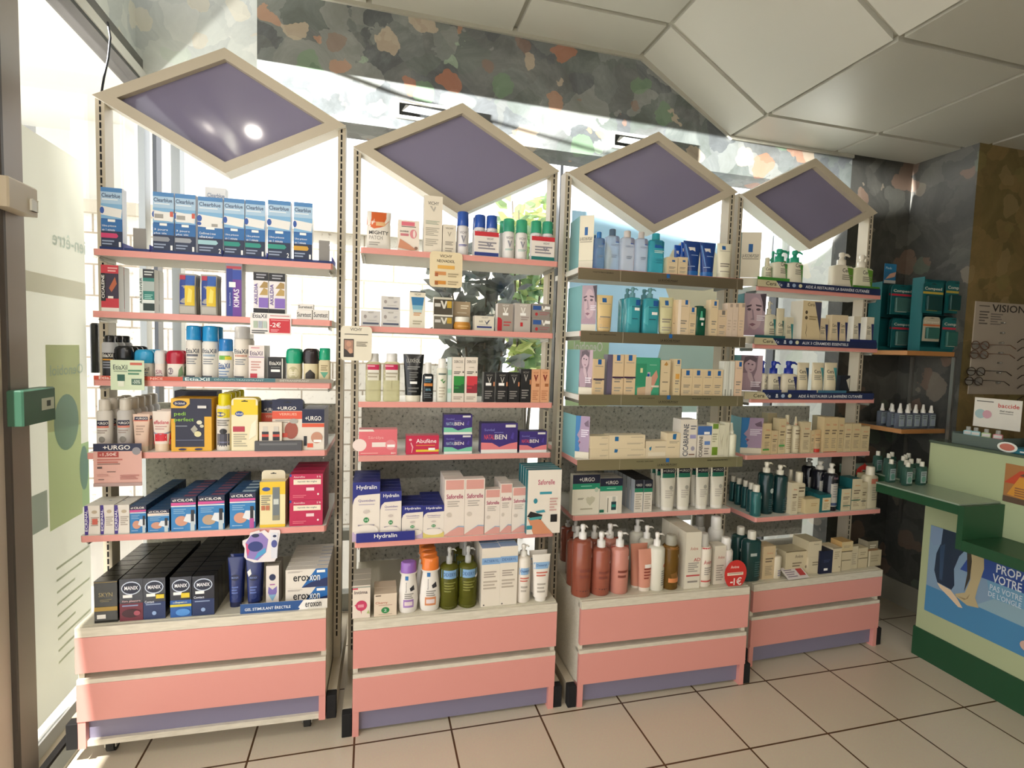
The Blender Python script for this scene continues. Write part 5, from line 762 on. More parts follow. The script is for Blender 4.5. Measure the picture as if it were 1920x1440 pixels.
# fifth
ur = [('r', 0, .78, 1, 1, '#161a34'), ('t', .24, .83, .8, .93, '+URGO', '#dedad2'), ('r', 0, .64, 1, .78, '#1d8c6c'), ('l', .3, .68, .7, .73, 1, '#7cc4a8')]
put(3, 4, 'i', 165, 417, 250, 'box', 'scar_treatment_box', 'box', 'large navy, green and white box with heart-shaped patch', '#e2dcca', ur+[('p', [(.5, .4), (.56, .45), (.64, .43), (.72, .46), (.84, .42), (.82, .34), (.66, .22), (.54, .3)], '#c4c0a8'), ('e', .88, .62, .07, .06, '#b8c4b0'), ('l', .2, .38, .42, .42, 2, '#8c8878'), ('l', .3, .1, .75, .16, 1, '#b0a890')], d=.03)
put(3, 4, 'i', 420, 628, 283, 'box', 'nail_treatment_box', 'box', 'navy, green and white box, bottle picture', '#ddd6c6', ur+[('r', .3, 0, .8, .5, '#e8e2d4'), ('r', .52, .1, .74, .34, '#1c3c44'), ('r', .54, .18, .72, .26, '#1d8c7c'), ('r', .56, .34, .7, .48, '#b8b8ac'), ('r', 0, .04, .2, .12, '#1d6c54'), ('r', .34, .04, .38, .45, '#8c8878')], d=.03, n=3, side='#d4d0c8')
for x0, x1, ds in ((743, 822, 'slim navy-topped box, first queue'), (828, 908, 'slim navy-topped box, second queue')):
    put(3, 4, 'i', x0, x1, 298, 'box', 'scar_treatment_box', 'box', ds, '#dcd4c6', [('r', 0, .74, 1, 1, '#15182c'), ('t', .15, .8, .85, .88, '+URGO', '#d8d4cc'), ('r', 0, .62, 1, .74, '#1d7c5c'), ('l', .12, .1, .85, .56, 7, '#b0a898')], d=.036, side='#a8aeb4', top='#10121c', n=8)
for i, (x0, x1, ds) in enumerate(((1000, 1147, 'navy and green tube, first'), (1151, 1289, 'navy and green tube, second'), (1328, 1458, 'navy and green tube, third'), (1466, 1605, 'navy and green tube, by post'))):
    put(3, 4, 'i', x0, x1, (195, 190, 188, 183)[i], 'tube', 'scar_gel_tube', 'tube', ds, '#dad4c4', [('r', 0, .87, 1, 1, '#15182c'), ('t', .22, .9, .85, .96, '+URGO', '#d0ccc4'), ('r', .01, .77, .99, .87, '#1d6c54'), ('e', .6, .54, .12, .05, '#a8a498'), ('l', .25, .3, .75, .48, 4, '#b8b0a4')], cap='#e4dfd4', n=3, capf=.08, off=.008)
# base: bath oils
avl = [('l', .25, .28, .8, .4, 2, '#7c3c30')]
oil = '#8c4c3a'
put(3, 5, 'i', 200, 374, 742, 'pump', 'bath_oil_bottle', 'bottle', 'tall red-brown pump bottle', oil, [('r', 0, .0, 1, .1, '#4a1c18')]+avl+[('p', [(.88, .55), (.97, .64), (.95, .54)], '#dcc8b8')], cap='#e6e2dc', bodyf=.8, neck=.36, capw=.4, n=1, off=.012, noz=.6, mat='g')
for k, (xa, xb, o_) in enumerate(((150, 320, .1), (322, 462, .105), (140, 290, .19))):
    put(3, 5, 'i', xa, xb, 800, 'pump', 'bath_oil_bottle', 'bottle', ('red-brown pump bottle standing in the second row, beside the post', 'red-brown pump bottle standing in the second row, further in', 'red-brown pump bottle standing in the third row')[k], oil, avl, cap='#c8c4bc', bodyf=.78, neck=.36, capw=.42, noz=.6, mat='g', off=o_, hh=.232, group='red-brown pump bottles behind')
put(3, 5, 'i', 80, 205, 690, 'pump', 'bath_oil_bottle', 'bottle', 'red-brown pump bottle at the very corner behind', oil, [], cap='#c8c4bc', bodyf=.84, neck=.36, capw=.4, n=1, off=.34, mat='g')
put(3, 5, 'i', 378, 548, 812, 'pump', 'bath_oil_bottle', 'bottle', 'shorter red-brown pump bottle', '#985442', [('r', 0, .0, 1, .12, '#4a1c18')]+avl+[('p', [(.84, .52), (.98, .6), (.96, .5)], '#dcc8b8')], cap='#e6e2dc', bodyf=.76, neck=.38, capw=.44, n=1, off=.012, mat='g', gap=.02)
put(3, 5, 'i', 557, 720, 808, 'pump', 'body_milk_bottle', 'bottle', 'salmon pink pump bottle', '#c48474', [('r', 0, .7, 1, .76, '#8c3c30')]+avl+[('r', .82, .56, .99, .62, '#e0d4cc')], cap='#e6e2dc', bodyf=.76, neck=.38, capw=.44, n=2, off=.012, mat='g', gap=.02)
put(3, 5, 'i', 790, 926, 955, 'tube', 'body_milk_tube', 'tube', 'salmon pink tube with cream cap', '#cc8c76', [('l', .35, .3, .9, .55, 4, '#8c3c30'), ('r', .4, .56, .85, .64, '#e4dcd4')], cap='#ddd0c0', capf=.09, off=.02)
put(3, 5, 'i', 720, 880, 905, 'tube', 'body_milk_tube', 'tube', 'larger salmon tube standing behind the small one', '#c08068', [], cap='#ddd0c0', capf=.05, off=.05)
put(3, 5, 'i', 916, 1052, 812, 'pump', 'body_milk_bottle', 'bottle', 'ivory pump bottle', '#d8d4c4', [('e', .85, .44, .1, .03, '#c86c5c'), ('l', .6, .1, .95, .36, 7, '#8c8c88')], cap='#eae6de', bodyf=.77, neck=.42, capw=.44, n=3, off=.012, gap=.02)
put(3, 5, 'i', 1045, 1184, 832, 'bottle', 'body_oil_bottle', 'bottle', 'amber oil bottle with frosted cap', '#a8803c', [('p', [(.3, .3), (.7, .34), (.85, .22), (.4, .2)], '#7c5420'), ('r', .2, .14, .9, .22, '#d0824c'), ('r', .8, .6, .99, .66, '#e0d4bc'), ('r', 0, .76, 1, .8, '#8c5c24')], mat='c', cap='#c8c4b4', capm='t', bodyf=.82, neck=.5, capw=.66, off=.012)
put(3, 5, 'i', 1216, 1358, 785, 'box', 'suncare_box', 'box', 'tall ivory box, red stripe', '#dcd4c2', [('t', .3, .68, .8, .74, 'Avène', '#b87c6c'), ('t', .55, .48, .98, .54, 'AD', '#b84c4c'), ('l', .2, .3, .9, .46, 5, '#9c948c'), ('r', .1, .22, .98, .245, '#c04848'), ('l', .2, .08, .85, .14, 1, '#8c847c')], d=.06, side='#ccc4b0', n=3, off=.012)
put(3, 5, 'i', 1350, 1492, 815, 'can', 'cream_can', 'can', 'ivory spray can with red collar', '#e6dccc', [('r', 0, .73, 1, .75, '#c03c44'), ('t', .3, .44, .9, .52, 'Avène', '#b85c5c'), ('l', .35, .24, .85, .38, 4, '#9c948c'), ('r', .2, .1, .9, .13, '#c85c54')], cap='#c8c4bc', capf=.24, capw=.62, off=.012, n=2)
put(3, 5, 'i', 1486, 1588, 912, 'box', 'suncare_box', 'box', 'short ivory box beside the red-collared can', '#dcd4c2', [('t', .3, .66, .9, .74, 'Avène', '#b8786c'), ('l', .2, .1, .85, .5, 7, '#a09888')], d=.05, off=.03)
wc = [('t', .4, .5, .95, .56, 'A', '#a89c94'), ('l', .55, .36, .9, .42, 2, '#8c8c88')]
put(3, 5, 'i', 1570, 1684, 852, 'can', 'thermal_water_can', 'can', 'small white spray can behind the red egg card', '#e2dcd2', wc, cap='#e2ded6', capf=.26, capw=.66, off=.03)
put(3, 5, 'i', 1475, 1595, 655, 'can', 'thermal_water_can', 'can', 'large white spray can', '#d8d4cc', wc, cap='#e0dcd4', capf=.22, capw=.7, off=.12)
put(3, 5, 'i', 1325, 1420, 640, 'can', 'thermal_water_can', 'can', 'greyish tall spray can standing far back', '#b8b4ac', [], cap='#a8a49c', capf=.22, capw=.7, off=.2)

# ================= rightmost gondola
def cv(c, u=.1, v=.55, big=.5): return [('t', u, v, u+big, v+.1, 'Cera', '#2c2c30'), ('p', [(.62, v+.16), (.98, v+.16), (.98, .08), (.86, .2)], c), ('l', u, v-.18, u+.5, v-.06, 3, '#8c8878'), ('r', u, .1, u+.3, .13, '#5c5448')]
put(4, 0, 'j', 400, 487, 252, 'bottle', 'cleanser_bottle', 'bottle', 'small ivory bottle beside the white folded card', '#ded8bc', cv('#5ca86c'), cap='#d8d0b4', bodyf=.72, neck=.4, capw=.5, off=.012)
put(4, 0, 'j', 462, 552, 178, 'pump', 'cleanser_bottle', 'bottle', 'green-collared pump bottle at the back, beside the card', '#dcd8c0', [('r', .1, .74, .9, .8, '#2c9c78')], cap='#2c9c7c', bodyf=.7, off=.08, e=3)
put(4, 0, 'j', 493, 660, 153, 'pump', 'cleanser_bottle', 'bottle', 'green-collared ivory pump bottle, first of two in front', '#e2dcc6', cv('#4c9c4c', .42), cap='#2c9c7c', bodyf=.66, neck=.5, capw=.55, e=3, d=.04, off=.012)
put(4, 0, 'j', 636, 706, 180, 'pump', 'cleanser_bottle', 'bottle', 'green-collared pump bottle glimpsed between the front two', '#dcd8c0', [], cap='#2c9c7c', bodyf=.7, off=.07, e=3)
put(4, 0, 'j', 664, 836, 170, 'pump', 'cleanser_bottle', 'bottle', 'green-collared ivory pump bottle, second of two in front', '#e2dcc6', cv('#4c9c3c', .38), cap='#2c9c7c', bodyf=.68, neck=.5, capw=.5, e=3, d=.04, off=.004)
put(4, 0, 'j', 1158, 1394, 195, 'pump', 'cleanser_bottle', 'bottle', 'wide ivory pump bottle with green wedge, inner of two', '#ded6c2', cv('#5c8c2c', .42, .5, .4), cap='#dcd4c4', bodyf=.68, neck=.34, capw=.36, e=5, d=.036, off=.006)
put(4, 0, 'j', 1396, 1614, 225, 'pump', 'cleanser_bottle', 'bottle', 'wide ivory pump bottle with green wedge, outer of two', '#dcdabc', cv('#5c8c2c', .42, .5, .36), cap='#dcd4c4', bodyf=.68, neck=.32, capw=.34, e=5, d=.036, off=.006)
put(4, 1, 'j', 392, 528, 745, 'pump', 'lotion_bottle', 'bottle', 'ivory pump bottle with teal wedge beside the face card', '#dcd6be', cv('#3c8c8c', .35, .42), cap='#cfc8b0', bodyf=.7, neck=.3, capw=.3, e=3, d=.04, off=.012)
put(4, 1, 'j', 528, 618, 828, 'tube', 'cream_tube', 'tube', 'ivory tube with dark teal corner', '#dcd2b4', cv('#2c6c6c', .2, .5), cap='#d0c8ac', off=.014, capf=.04)
put(4, 1, 'j', 620, 702, 930, 'box', 'skincare_box', 'box', 'small ivory box with teal wedge', '#d8cfb4', cv('#3c8484', .15, .6), d=.03, off=.012)
put(4, 1, 'j', 803, 1010, 745, 'box', 'skincare_box', 'box', 'large ivory box with navy foot and molecule drawing', '#d6c39c', [('t', .25, .88, .62, .96, 'Cera', '#6c5c3c'), ('p', [(.62, .98), (1, .98), (1, .3)], '#4c4c60'), ('r', 0, 0, 1, .13, '#2c3050'), ('l', .15, .04, .85, .09, 1, '#a8a8b4'), ('e', .2, .74, .07, .04, '#5c5040'), ('e', .2, .62, .07, .04, '#5c5040'), ('p', [(.2, .5), (.26, .4), (.22, .28), (.3, .16), (.2, .28), (.24, .4)], '#4c4030'), ('l', .35, .58, .8, .66, 2, '#a89468')], d=.07, side='#ddd4c4', off=.006)
for x0, x1, yt, ds in ((1004, 1092, 940, 'small ivory box with navy corner beside the large box'), (1132, 1226, 903, 'upright ivory box with navy corner, inner of two'), (1228, 1312, 907, 'upright ivory box with navy corner, outer of two')):
    put(4, 1, 'j', x0, x1, yt, 'box', 'skincare_box', 'box', ds, '#d8c6a4', cv('#28305c', .1, .62), d=.035, off=.012)
for x0, x1, yt, ds in ((1378, 1458, 918, 'ivory box with navy corner on the blue tray, inner'), (1524, 1606, 928, 'ivory box with navy corner on the blue tray, outer')):
    put(4, 1, 'j', x0, x1, yt, 'box', 'skincare_box', 'box', ds, '#d8cfb8', cv('#28305c', .1, .62), d=.035, off=.012, side='#e2ddd0')
for x0, x1, yt, ds in ((367, 424, 218, 'ivory pump bottle, blue collar, half behind the portrait'), (440, 582, 222, 'ivory pump bottle with blue collar, middle one'), (596, 768, 222, 'ivory pump bottle with blue collar, beside the tubes')):
    put(4, 2, 'k', x0, x1, yt, 'pump', 'lotion_bottle', 'bottle', ds, '#dcd3bc', cv('#2a3474', .3, .42), cap='#24389c', bodyf=.66, neck=.5, capw=.5, e=3, d=.04, off=.012)
for x0, x1, c, ds in ((776, 910, '#2c4c6c', 'ivory tube with navy corner, first of three'), (944, 1078, '#4c9ca0', 'ivory tube with teal corner, middle of three'), (1088, 1228, '#4c9ca0', 'ivory tube with teal corner, third of three')):
    put(4, 2, 'k', x0, x1, 242, 'tube', 'cream_tube', 'tube', ds, '#dbcfb0', cv(c, .12, .7, .5), cap='#d4cab0', off=.014, capf=.03)
put(4, 2, 'k', 1232, 1338, 385, 'box', 'skincare_box', 'box', 'small black box beyond the three ivory tubes', '#1c2028', [('p', [(.6, .8), (.95, .4), (.95, .9)], '#c8c4b4')], d=.03, off=.014)
av = lambda c='#c86c54': [('t', .3, .76, .8, .82, 'Avène', c), ('l', .2, .52, .85, .64, 2, '#7c6c58'), ('l', .2, .12, .8, .4, 6, '#a8987c')]
for x0, x1, yt, kind, c, ex_, ds in ((366, 455, 925, 'box', '#d0bb90', [('r', 0, .12, .8, .17, '#4c9c44')], 'sand box with green stripe by the profile card'), (456, 528, 1005, 'box', '#d0bb94', [], 'short sand box with orange lettering'), (540, 618, 870, 'box', '#d0bf98', [('r', .1, .2, .9, .26, '#5ca45c')], 'tall slim sand box with green stripe'),
        (625, 706, 835, 'bottle', '#d4c8a8', [], 'sand bottle with square cap'), (722, 798, 852, 'spray', '#d0c6a8', [], 'sand spray bottle'), (800, 897, 910, 'box', '#d0c09c', [], 'sand box beside the spray bottle'), (900, 938, 1005, 'box', '#ccb890', [], 'narrow sand box before the red-capped tube'),
        (945, 1034, 1000, 'tube', '#d0b488', [], 'sand tube standing on a red cap'), (1046, 1122, 855, 'box', '#cfb98e', [('r', .1, .0, 1, .02, '#b84c3c')], 'wide sand box, first half of the joined pair'), (1123, 1202, 855, 'box', '#cfb98e', [('r', 0, .0, 1, .02, '#b84c3c')], 'wide sand box, second half of the joined pair'),
        (1206, 1272, 862, 'box', '#cbb78e', [], 'slim sand box after the joined pair'), (1276, 1358, 928, 'box', '#cfbd96', [], 'short sand box, first of the last three'), (1366, 1460, 928, 'box', '#ccb990', [], 'short sand box, middle of the last three'), (1462, 1560, 958, 'box', '#cbb992', [], 'shortest sand box at the shelf end')):
    put(4, 3, 'k', x0, x1, yt, kind, 'skincare_'+{'box': 'box', 'tube': 'tube'}.get(kind, 'bottle'), {'box': 'box', 'tube': 'tube'}.get(kind, 'bottle'), ds, c, av()+ex_, cap='#c83c34' if kind == 'tube' else '#cfc4a4', off=.012, **({'d': .04} if kind == 'box' else {}), **({'capf': .16} if kind == 'tube' else {}))
for x0, x1, yt, ds in ((410, 510, 808, 'greenish sand box behind the slim ones'), (985, 1060, 840, 'dull sand box behind the joined pair')):
    put(4, 3, 'k', x0, x1, yt, 'box', 'skincare_box', 'box', ds, '#a89c7c', [], off=.07, d=.04)
# fifth shelf: dark bottles
TL = '#1c4a4c'
for k, (x0, x1, yt, o_) in enumerate(((245, 332, 380, .012), (195, 262, 357, .07), (140, 202, 332, .125), (75, 138, 310, .18), (18, 78, 288, .235))):
    put(4, 4, 'l', x0, x1, yt, 'bottle', 'shower_gel_bottle', 'bottle', ('teal travel bottle nearest the shelf edge', 'second teal travel bottle from the edge', 'middle teal travel bottle of five', 'fourth teal travel bottle from the edge', 'teal travel bottle furthest back of five')[k], '#2a6262' if k == 0 else TL, [('e', .8, .62, .16, .05, '#b8c8c4'), ('r', .1, .1, .2, .7, '#3c7c7a')], cap='#e0dac8', bodyf=.78, neck=.5, capw=.62, off=o_, mat='g', group='teal travel bottles')
for x0, x1, yt, ds in ((342, 468, 155, 'large dark teal pump bottle with white oval sticker'), (480, 605, 185, 'large dark teal pump bottle beside the ivory bottle')):
    put(4, 4, 'l', x0, x1, yt, 'pump', 'shower_gel_bottle', 'bottle', ds, '#123436', [('e', .6, .46, .16, .05, '#b8c4c0') if x0 < 400 else ('r', .5, .3, .9, .34, '#2c3c4c'), ('l', .4, .06, .85, .3, 6, '#2c4c50')], cap='#e2ddcc', bodyf=.8, neck=.34, capw=.46, mat='g', off=.03)
put(4, 4, 'l', 590, 662, 225, 'bottle', 'cream_bottle', 'bottle', 'ivory bottle at the back beside the dark pumps', '#c8bfa8', [], cap='#c8bfa8', bodyf=.72, off=.08)
put(4, 4, 'l', 605, 672, 350, 'box', 'skincare_box', 'box', 'ivory carton between dark pump and ivory bottle', '#d4c9ac', av(), off=.012, d=.035)
put(4, 4, 'l', 664, 756, 250, 'bottle', 'cream_bottle', 'bottle', 'tall ivory bottle with stepped cap', '#d6ccb0', av('#a89878'), cap='#d8d0b8', bodyf=.74, neck=.5, capw=.6, off=.03, e=4, d=.04)
put(4, 4, 'l', 745, 886, 512, 'box', 'cream_box', 'box', 'small square ivory carton before the teal boxes', '#d0be94', [('l', .4, .5, .85, .7, 2, '#b89c70')], off=.008, d=.05)
put(4, 4, 'l', 888, 1000, 468, 'box', 'skincare_box', 'box', 'teal box, cream label', '#176468', [('r', .25, .1, .98, .82, '#d4c8a4'), ('l', .4, .2, .85, .5, 4, '#b0a078'), ('e', .6, .66, .2, .05, '#cc8c4c')], side='#175c60', n=4, d=.036, off=.01)
lab_ = [('r', .16, .1, .84, .82, '#b8b4a8'), ('t', .3, .68, .74, .74, 'Avène', '#8c6c74'), ('l', .3, .3, .75, .6, 6, '#8c8a88'), ('r', .2, .12, .8, .18, '#3c4c6c')]
put(4, 4, 'l', 1000, 1102, 168, 'pump', 'shower_gel_bottle', 'bottle', 'near-black pump bottle with grey label, in front', '#14161f', lab_, cap='#dcd8cc', bodyf=.8, neck=.4, capw=.5, mat='g', off=.012, noz=.6)
put(4, 4, 'l', 885, 1000, 145, 'pump', 'shower_gel_bottle', 'bottle', 'near-black pump bottle with grey label, second back', '#14161f', lab_, cap='#d4d0c4', bodyf=.82, neck=.4, capw=.5, mat='g', off=.075, noz=.6)
put(4, 4, 'l', 775, 875, 118, 'pump', 'shower_gel_bottle', 'bottle', 'near-black pump bottle with grey label, furthest back', '#12141c', lab_, cap='#8c8a80', bodyf=.84, neck=.4, capw=.5, mat='g', off=.15, noz=.6)
put(4, 4, 'l', 1104, 1200, 410, 'box', 'skincare_box', 'box', 'ivory and teal carton beside the black bottle', '#d2c6a4', av('#d08c4c')+[('r', .2, .2, .95, .24, '#2c6c5c')], off=.012, d=.05, side='#1a5a5c')
put(4, 4, 'l', 1210, 1308, 310, 'box', 'skincare_box', 'box', 'tall ivory and teal carton with green line', '#d2c6a4', av('#d08c4c')+[('r', .0, .3, .9, .33, '#2c6c54')], off=.012, d=.07, side='#1a5a5c')
put(4, 4, 'l', 1305, 1362, 345, 'box', 'skincare_box', 'box', 'slim ivory carton next to the peach-label bottle', '#cfc3a0', av('#a89070')+[('r', .0, .3, .9, .32, '#3c4c54')], off=.012, d=.05)
put(4, 4, 'l', 1330, 1398, 262, 'box', 'skincare_box', 'box', 'ivory carton with teal square at the back', '#c4b890', [('r', .1, .72, .9, .98, '#1a5c64')], off=.06, d=.04)
put(4, 4, 'l', 1368, 1490, 195, 'bottle', 'cream_bottle', 'bottle', 'ivory bottle with peach label at the shelf end', '#d2c8aa', [('r', .3, .6, .95, .72, '#d8846c'), ('l', .4, .2, .85, .52, 6, '#a8a08c')], cap='#ded6c0', bodyf=.8, neck=.5, capw=.5, off=.012, e=3, d=.045)
# base
for k, (x0, x1, yt, o_, ds) in enumerate(((167, 324, 850, .012, 'large dark green bottle on the base beside the egg card'), (62, 205, 806, .075, 'large dark green bottle just behind the front one'))):
    put(4, 5, 'l', x0, x1, yt, 'bottle', 'shower_gel_bottle', 'bottle', ds, '#1c3f3e', [('r', .22, .52, .6, .58, '#b8c0bc'), ('l', .5, .1, .9, .4, 7, '#3c5c5c')], cap='#ded8c8', bodyf=.84, neck=.4, capw=.44, off=o_, mat='g', e=3, d=.055)
put(4, 5, 'l', 322, 442, 985, 'box', 'cream_box', 'box', 'sand carton beside the dark green bottles', '#cfb892', av('#c88c6c'), off=.02, d=.06)
put(4, 5, 'l', 438, 532, 1025, 'pump', 'cream_bottle', 'bottle', 'small ivory pump bottle behind the tilted card', '#ddd2ba', [('l', .4, .1, .9, .3, 3, '#8c88a0')], cap='#cfc8b4', bodyf=.78, neck=.3, capw=.24, off=.012)
put(4, 5, 'l', 548, 775, 1030, 'box', 'cream_box', 'box', 'wide ivory carton with gold top edge', '#cfc1a0', [('t', .4, .7, .75, .84, 'Avène', '#7c7060'), ('l', .3, .35, .7, .52, 2, '#8c7c64'), ('e', .9, .3, .04, .06, '#7c6c58'), ('r', 0, .97, 1, 1, '#6c5c3c')], off=.03, d=.08, side='#bfb394')
t_ = put(4, 5, 'l', 776, 906, 1088, 'box', 'cream_box', 'box', 'ivory carton under the one with the sloping top edge', '#d0c4a6', [('l', .3, .5, .8, .7, 2, '#8c8068')], off=.02, d=.07)
put(4, 5, 'l', 778, 908, 930, 'box', 'cream_box', 'box', 'ivory carton with brown top edge, resting on another', '#d2c6a8', [('t', .4, .74, .8, .84, 'Avène', '#8c8068'), ('r', 0, .98, 1, 1, '#4c3c2c'), ('e', .85, .3, .04, .06, '#5c5040')], off=.02, d=.09, zb=t_, side='#c4b898')
put(4, 5, 'l', 890, 1017, 1030, 'box', 'serum_box', 'box', 'dark blue box between ivory cartons', '#181c38', [sticker(.5, .18, .3, .1), ('l', .3, .5, .8, .6, 2, '#3c4468')], off=.012, d=.06, side='#12152c')
put(4, 5, 'l', 1017, 1104, 1000, 'box', 'serum_box', 'box', 'upright ivory carton with brown-edged top', '#d2c4a4', [('r', 0, .98, 1, 1, '#5c4c34'), ('l', .2, .55, .8, .85, 4, '#b0a080'), ('e', .82, .2, .05, .03, '#5c5040')], off=.014, d=.07)
t_ = put(4, 5, 'l', 1108, 1196, 1122, 'box', 'eye_cream_box', 'box', 'small ivory carton, bottom of three stacked', '#cbbd9c', [('r', 0, .95, 1, 1, '#4c4030')], off=.02, d=.05)
t_ = put(4, 5, 'l', 1110, 1208, 1035, 'box', 'eye_cream_box', 'box', 'small ivory carton, middle of three stacked', '#cbbd9c', [('r', 0, .95, 1, 1, '#4c4030')], off=.022, d=.05, zb=t_)
put(4, 5, 'l', 1112, 1222, 938, 'box', 'eye_cream_box', 'box', 'small ivory carton, topmost of three stacked', '#cbb88c', [('r', 0, .0, 1, .06, '#5c4c38'), ('l', .2, .4, .8, .6, 2, '#a8987c')], off=.02, d=.06, zb=t_, side='#c09c64')
put(4, 5, 'l', 1200, 1270, 985, 'box', 'eye_cream_box', 'box', 'upright ivory carton after the stack of three', '#c8bc9c', [('l', .2, .2, .8, .7, 6, '#a89c84')], off=.025, d=.05)
t_ = put(4, 5, 'l', 1275, 1364, 1100, 'box', 'eye_cream_box', 'box', 'ivory carton, lower of the last stacked pair', '#c6b896', [('r', 0, .94, 1, 1, '#54452f')], off=.025, d=.05)
put(4, 5, 'l', 1278, 1370, 1000, 'box', 'eye_cream_box', 'box', 'ivory carton, upper of the last stacked pair', '#c6b896', [('l', .2, .3, .8, .6, 2, '#a09478')], off=.025, d=.05, zb=t_)
t_ = put(4, 5, 'l', 1376, 1504, 1025, 'box', 'cream_box', 'box', 'squarish grey-ivory carton at the end of the base', '#b8ab8c', [('l', .2, .3, .8, .7, 3, '#a09478'), ('r', 0, 0, .12, 1, '#dcd0b4')], off=.03, d=.05)
put(4, 5, 'l', 1372, 1472, 932, 'box', 'jar_box', 'box', 'small grey-fronted pack on the squarish carton', '#8c8470', [('l', .2, .3, .8, .6, 2, '#c8c0a8'), ('r', 0, 0, 1, .2, '#8c6844')], off=.03, d=.05, zb=t_, mat='g', top='#3c3a34')

# ================================================================ CARDS AND STRIPS ON THE SHELVES
def card(u, c, q, yl, base, art, name, cat, desc, pts=None, th=.0012, group=None):
    """flat printed card hanging at local depth yl; q = x0, x1, ytop, ybottom in the photo; pts = outline 0..1"""
    x0, x1, yt, yb = q; A = uat(u, *px(c, x0, (yt+yb)/2), yl); B = uat(u, *px(c, x1, (yt+yb)/2), yl); T = uat(u, *px(c, (x0+x1)/2, yt), yl); L = uat(u, *px(c, (x0+x1)/2, yb), yl)
    w_, h_ = B.x-A.x, T.z-L.z; m = MB(); pts = pts or [(0, 0), (1, 0), (1, 1), (0, 1)]
    m.prism([(a*w_, b*h_) for a, b in pts], 0, th, M(base)); m.art(art, 0, 0, w_, h_)
    o = m.build(name); o.matrix_world = UM[u] @ Matrix.Translation((A.x, yl, L.z)); tag(o, desc, cat, group); return o
def rr(r=.12, n=4):
    p = []
    for cx, cy, a0 in ((1-r, r, -90), (1-r, 1-r, 0), (r, 1-r, 90), (r, r, 180)):
        p += [(cx+r*math.cos(math.radians(a0+90*k/n)), cy+r*math.sin(math.radians(a0+90*k/n))) for k in range(n+1)]
    return p
S1 = SH[1]; S2 = SH[2]
card(1, 'a', (1215, 1500, 950, 1100), S1[1][0]-.004, '#e6e2de', [('t', .06, .76, .4, .95, 'EtiaXil', '#3a3a48'), ('r', .46, .1, .97, .76, '#c42c38'), ('t', .48, .36, .74, .58, '-2€', '#efe6e2'), ('l', .5, .66, .94, .7, 1, '#e8b8b8'), ('l', .48, .84, .95, .9, 1, '#c86c74'), ('r', .08, .3, .18, .62, '#aab8a4'), ('r', .2, .3, .29, .62, '#a4acb8'), ('r', .31, .3, .4, .62, '#b0c0b4'), ('l', .04, .06, .42, .2, 2, '#4c4c50'), ('l', .5, .16, .7, .26, 2, '#e8a0a4')], 'promotional_card', 'card', 'white and red card reading -2€ clipped below the second shelf')
card(1, 'b', (130, 465, 855, 1150), S1[3][0]-.012, '#d9a89c', [('r', 0, .82, 1, 1, NV), ('t', .2, .855, .76, .96, '+URGO', '#efeae2'), ('e', .89, .82, .09, .09, '#8c888c'), ('r', .09, .68, .52, .81, '#a8443c'), ('t', .13, .7, .48, .79, '-1,50€', '#ecd4c8'), ('l', .08, .55, .6, .64, 2, '#b8685c'), ('l', .08, .5, .55, .53, 1, '#5c4844'), ('r', .08, .42, .18, .46, '#4c3c3c'), ('l', .28, .32, .46, .35, 1, '#5c4844'), ('l', .1, .14, .22, .17, 1, '#4c3c3c'), ('r', .08, .24, .3, .28, '#c8948a'), ('r', 0, 0, 1, .08, '#b0948e'), ('l', .55, .16, .95, .26, 3, '#b87870')], 'promotional_card', 'card', 'navy-headed pink card reading -1,50€ hanging from the fourth shelf')
o = card(1, 'b', (248, 482, 278, 485), S1[2][0]-.02, '#cfdcbc', [('t', .08, .68, .5, .84, 'EtiaXil', '#3c4c44'), ('r', .58, .84, .94, .92, '#c8604c'), ('r', .2, .3, .42, .52, '#2c5c4c'), ('r', .22, .12, .4, .3, '#e0e4d0'), ('l', .52, .52, .92, .68, 2, '#4c8464'), ('r', .62, .18, .92, .38, '#4c6c5c'), ('t', .66, .22, .88, .34, '-50%', '#d8e4d4'), ('l', .1, .6, .5, .64, 1, '#7c8c78')], 'promotional_card', 'card', 'pale green card with roll-on picture covering the third shelf edge')
# deodorant strip lying on the third shelf edge
def strip(u, i, c, x0, x1, h, parts, desc, name='shelf_strip', off=-.004, dz=.0, tilt=0, back=.0015):
    ys, zs = SH[u][i][:2]; A = uat(u, *px(c, x0, 0)[:1], uproj(u, (SH[u][i][2], ys+off, zs))[1], ys+off); B = uat(u, px(c, x1, 0)[0], uproj(u, (SH[u][i][3], ys+off, zs))[1], ys+off)
    m = MB(); w_ = B.x-A.x; m.box(0, w_, 0, back, 0, h, '#c8c8c4')
    m.art(parts, 0, 0, w_, h); o = m.build(name); o.matrix_world = UM[u] @ Matrix.Translation((A.x, ys+off, zs+dz)) @ Matrix.Rotation(tilt, 4, 'X'); return tag(o, desc, 'shelf strip')
strip(1, 2, 'b', 132, 1792, .013, [('r', 0, 0, .35, 1, '#c85038'), ('r', .35, 0, .74, 1, '#3f6c74'), ('r', .74, 0, 1, 1, '#8a8478'), ('t', .02, .15, .09, .85, 'EtiaXil', '#f0d8cc'), ('t', .22, .2, .27, .75, 'NICE', '#f0c8b8'), ('t', .36, .1, .46, .9, 'EtiaXil', '#dfe8e6'), ('t', .48, .25, .69, .8, 'DÉO-ANTI-TRANSPIRANT', '#a8c0c0'), ('t', .76, .25, .89, .8, 'DÉTRANSPIRANT', '#d0ccc0')], 'red, teal and grey deodorant strip along the third shelf, leftmost gondola', dz=-.001)
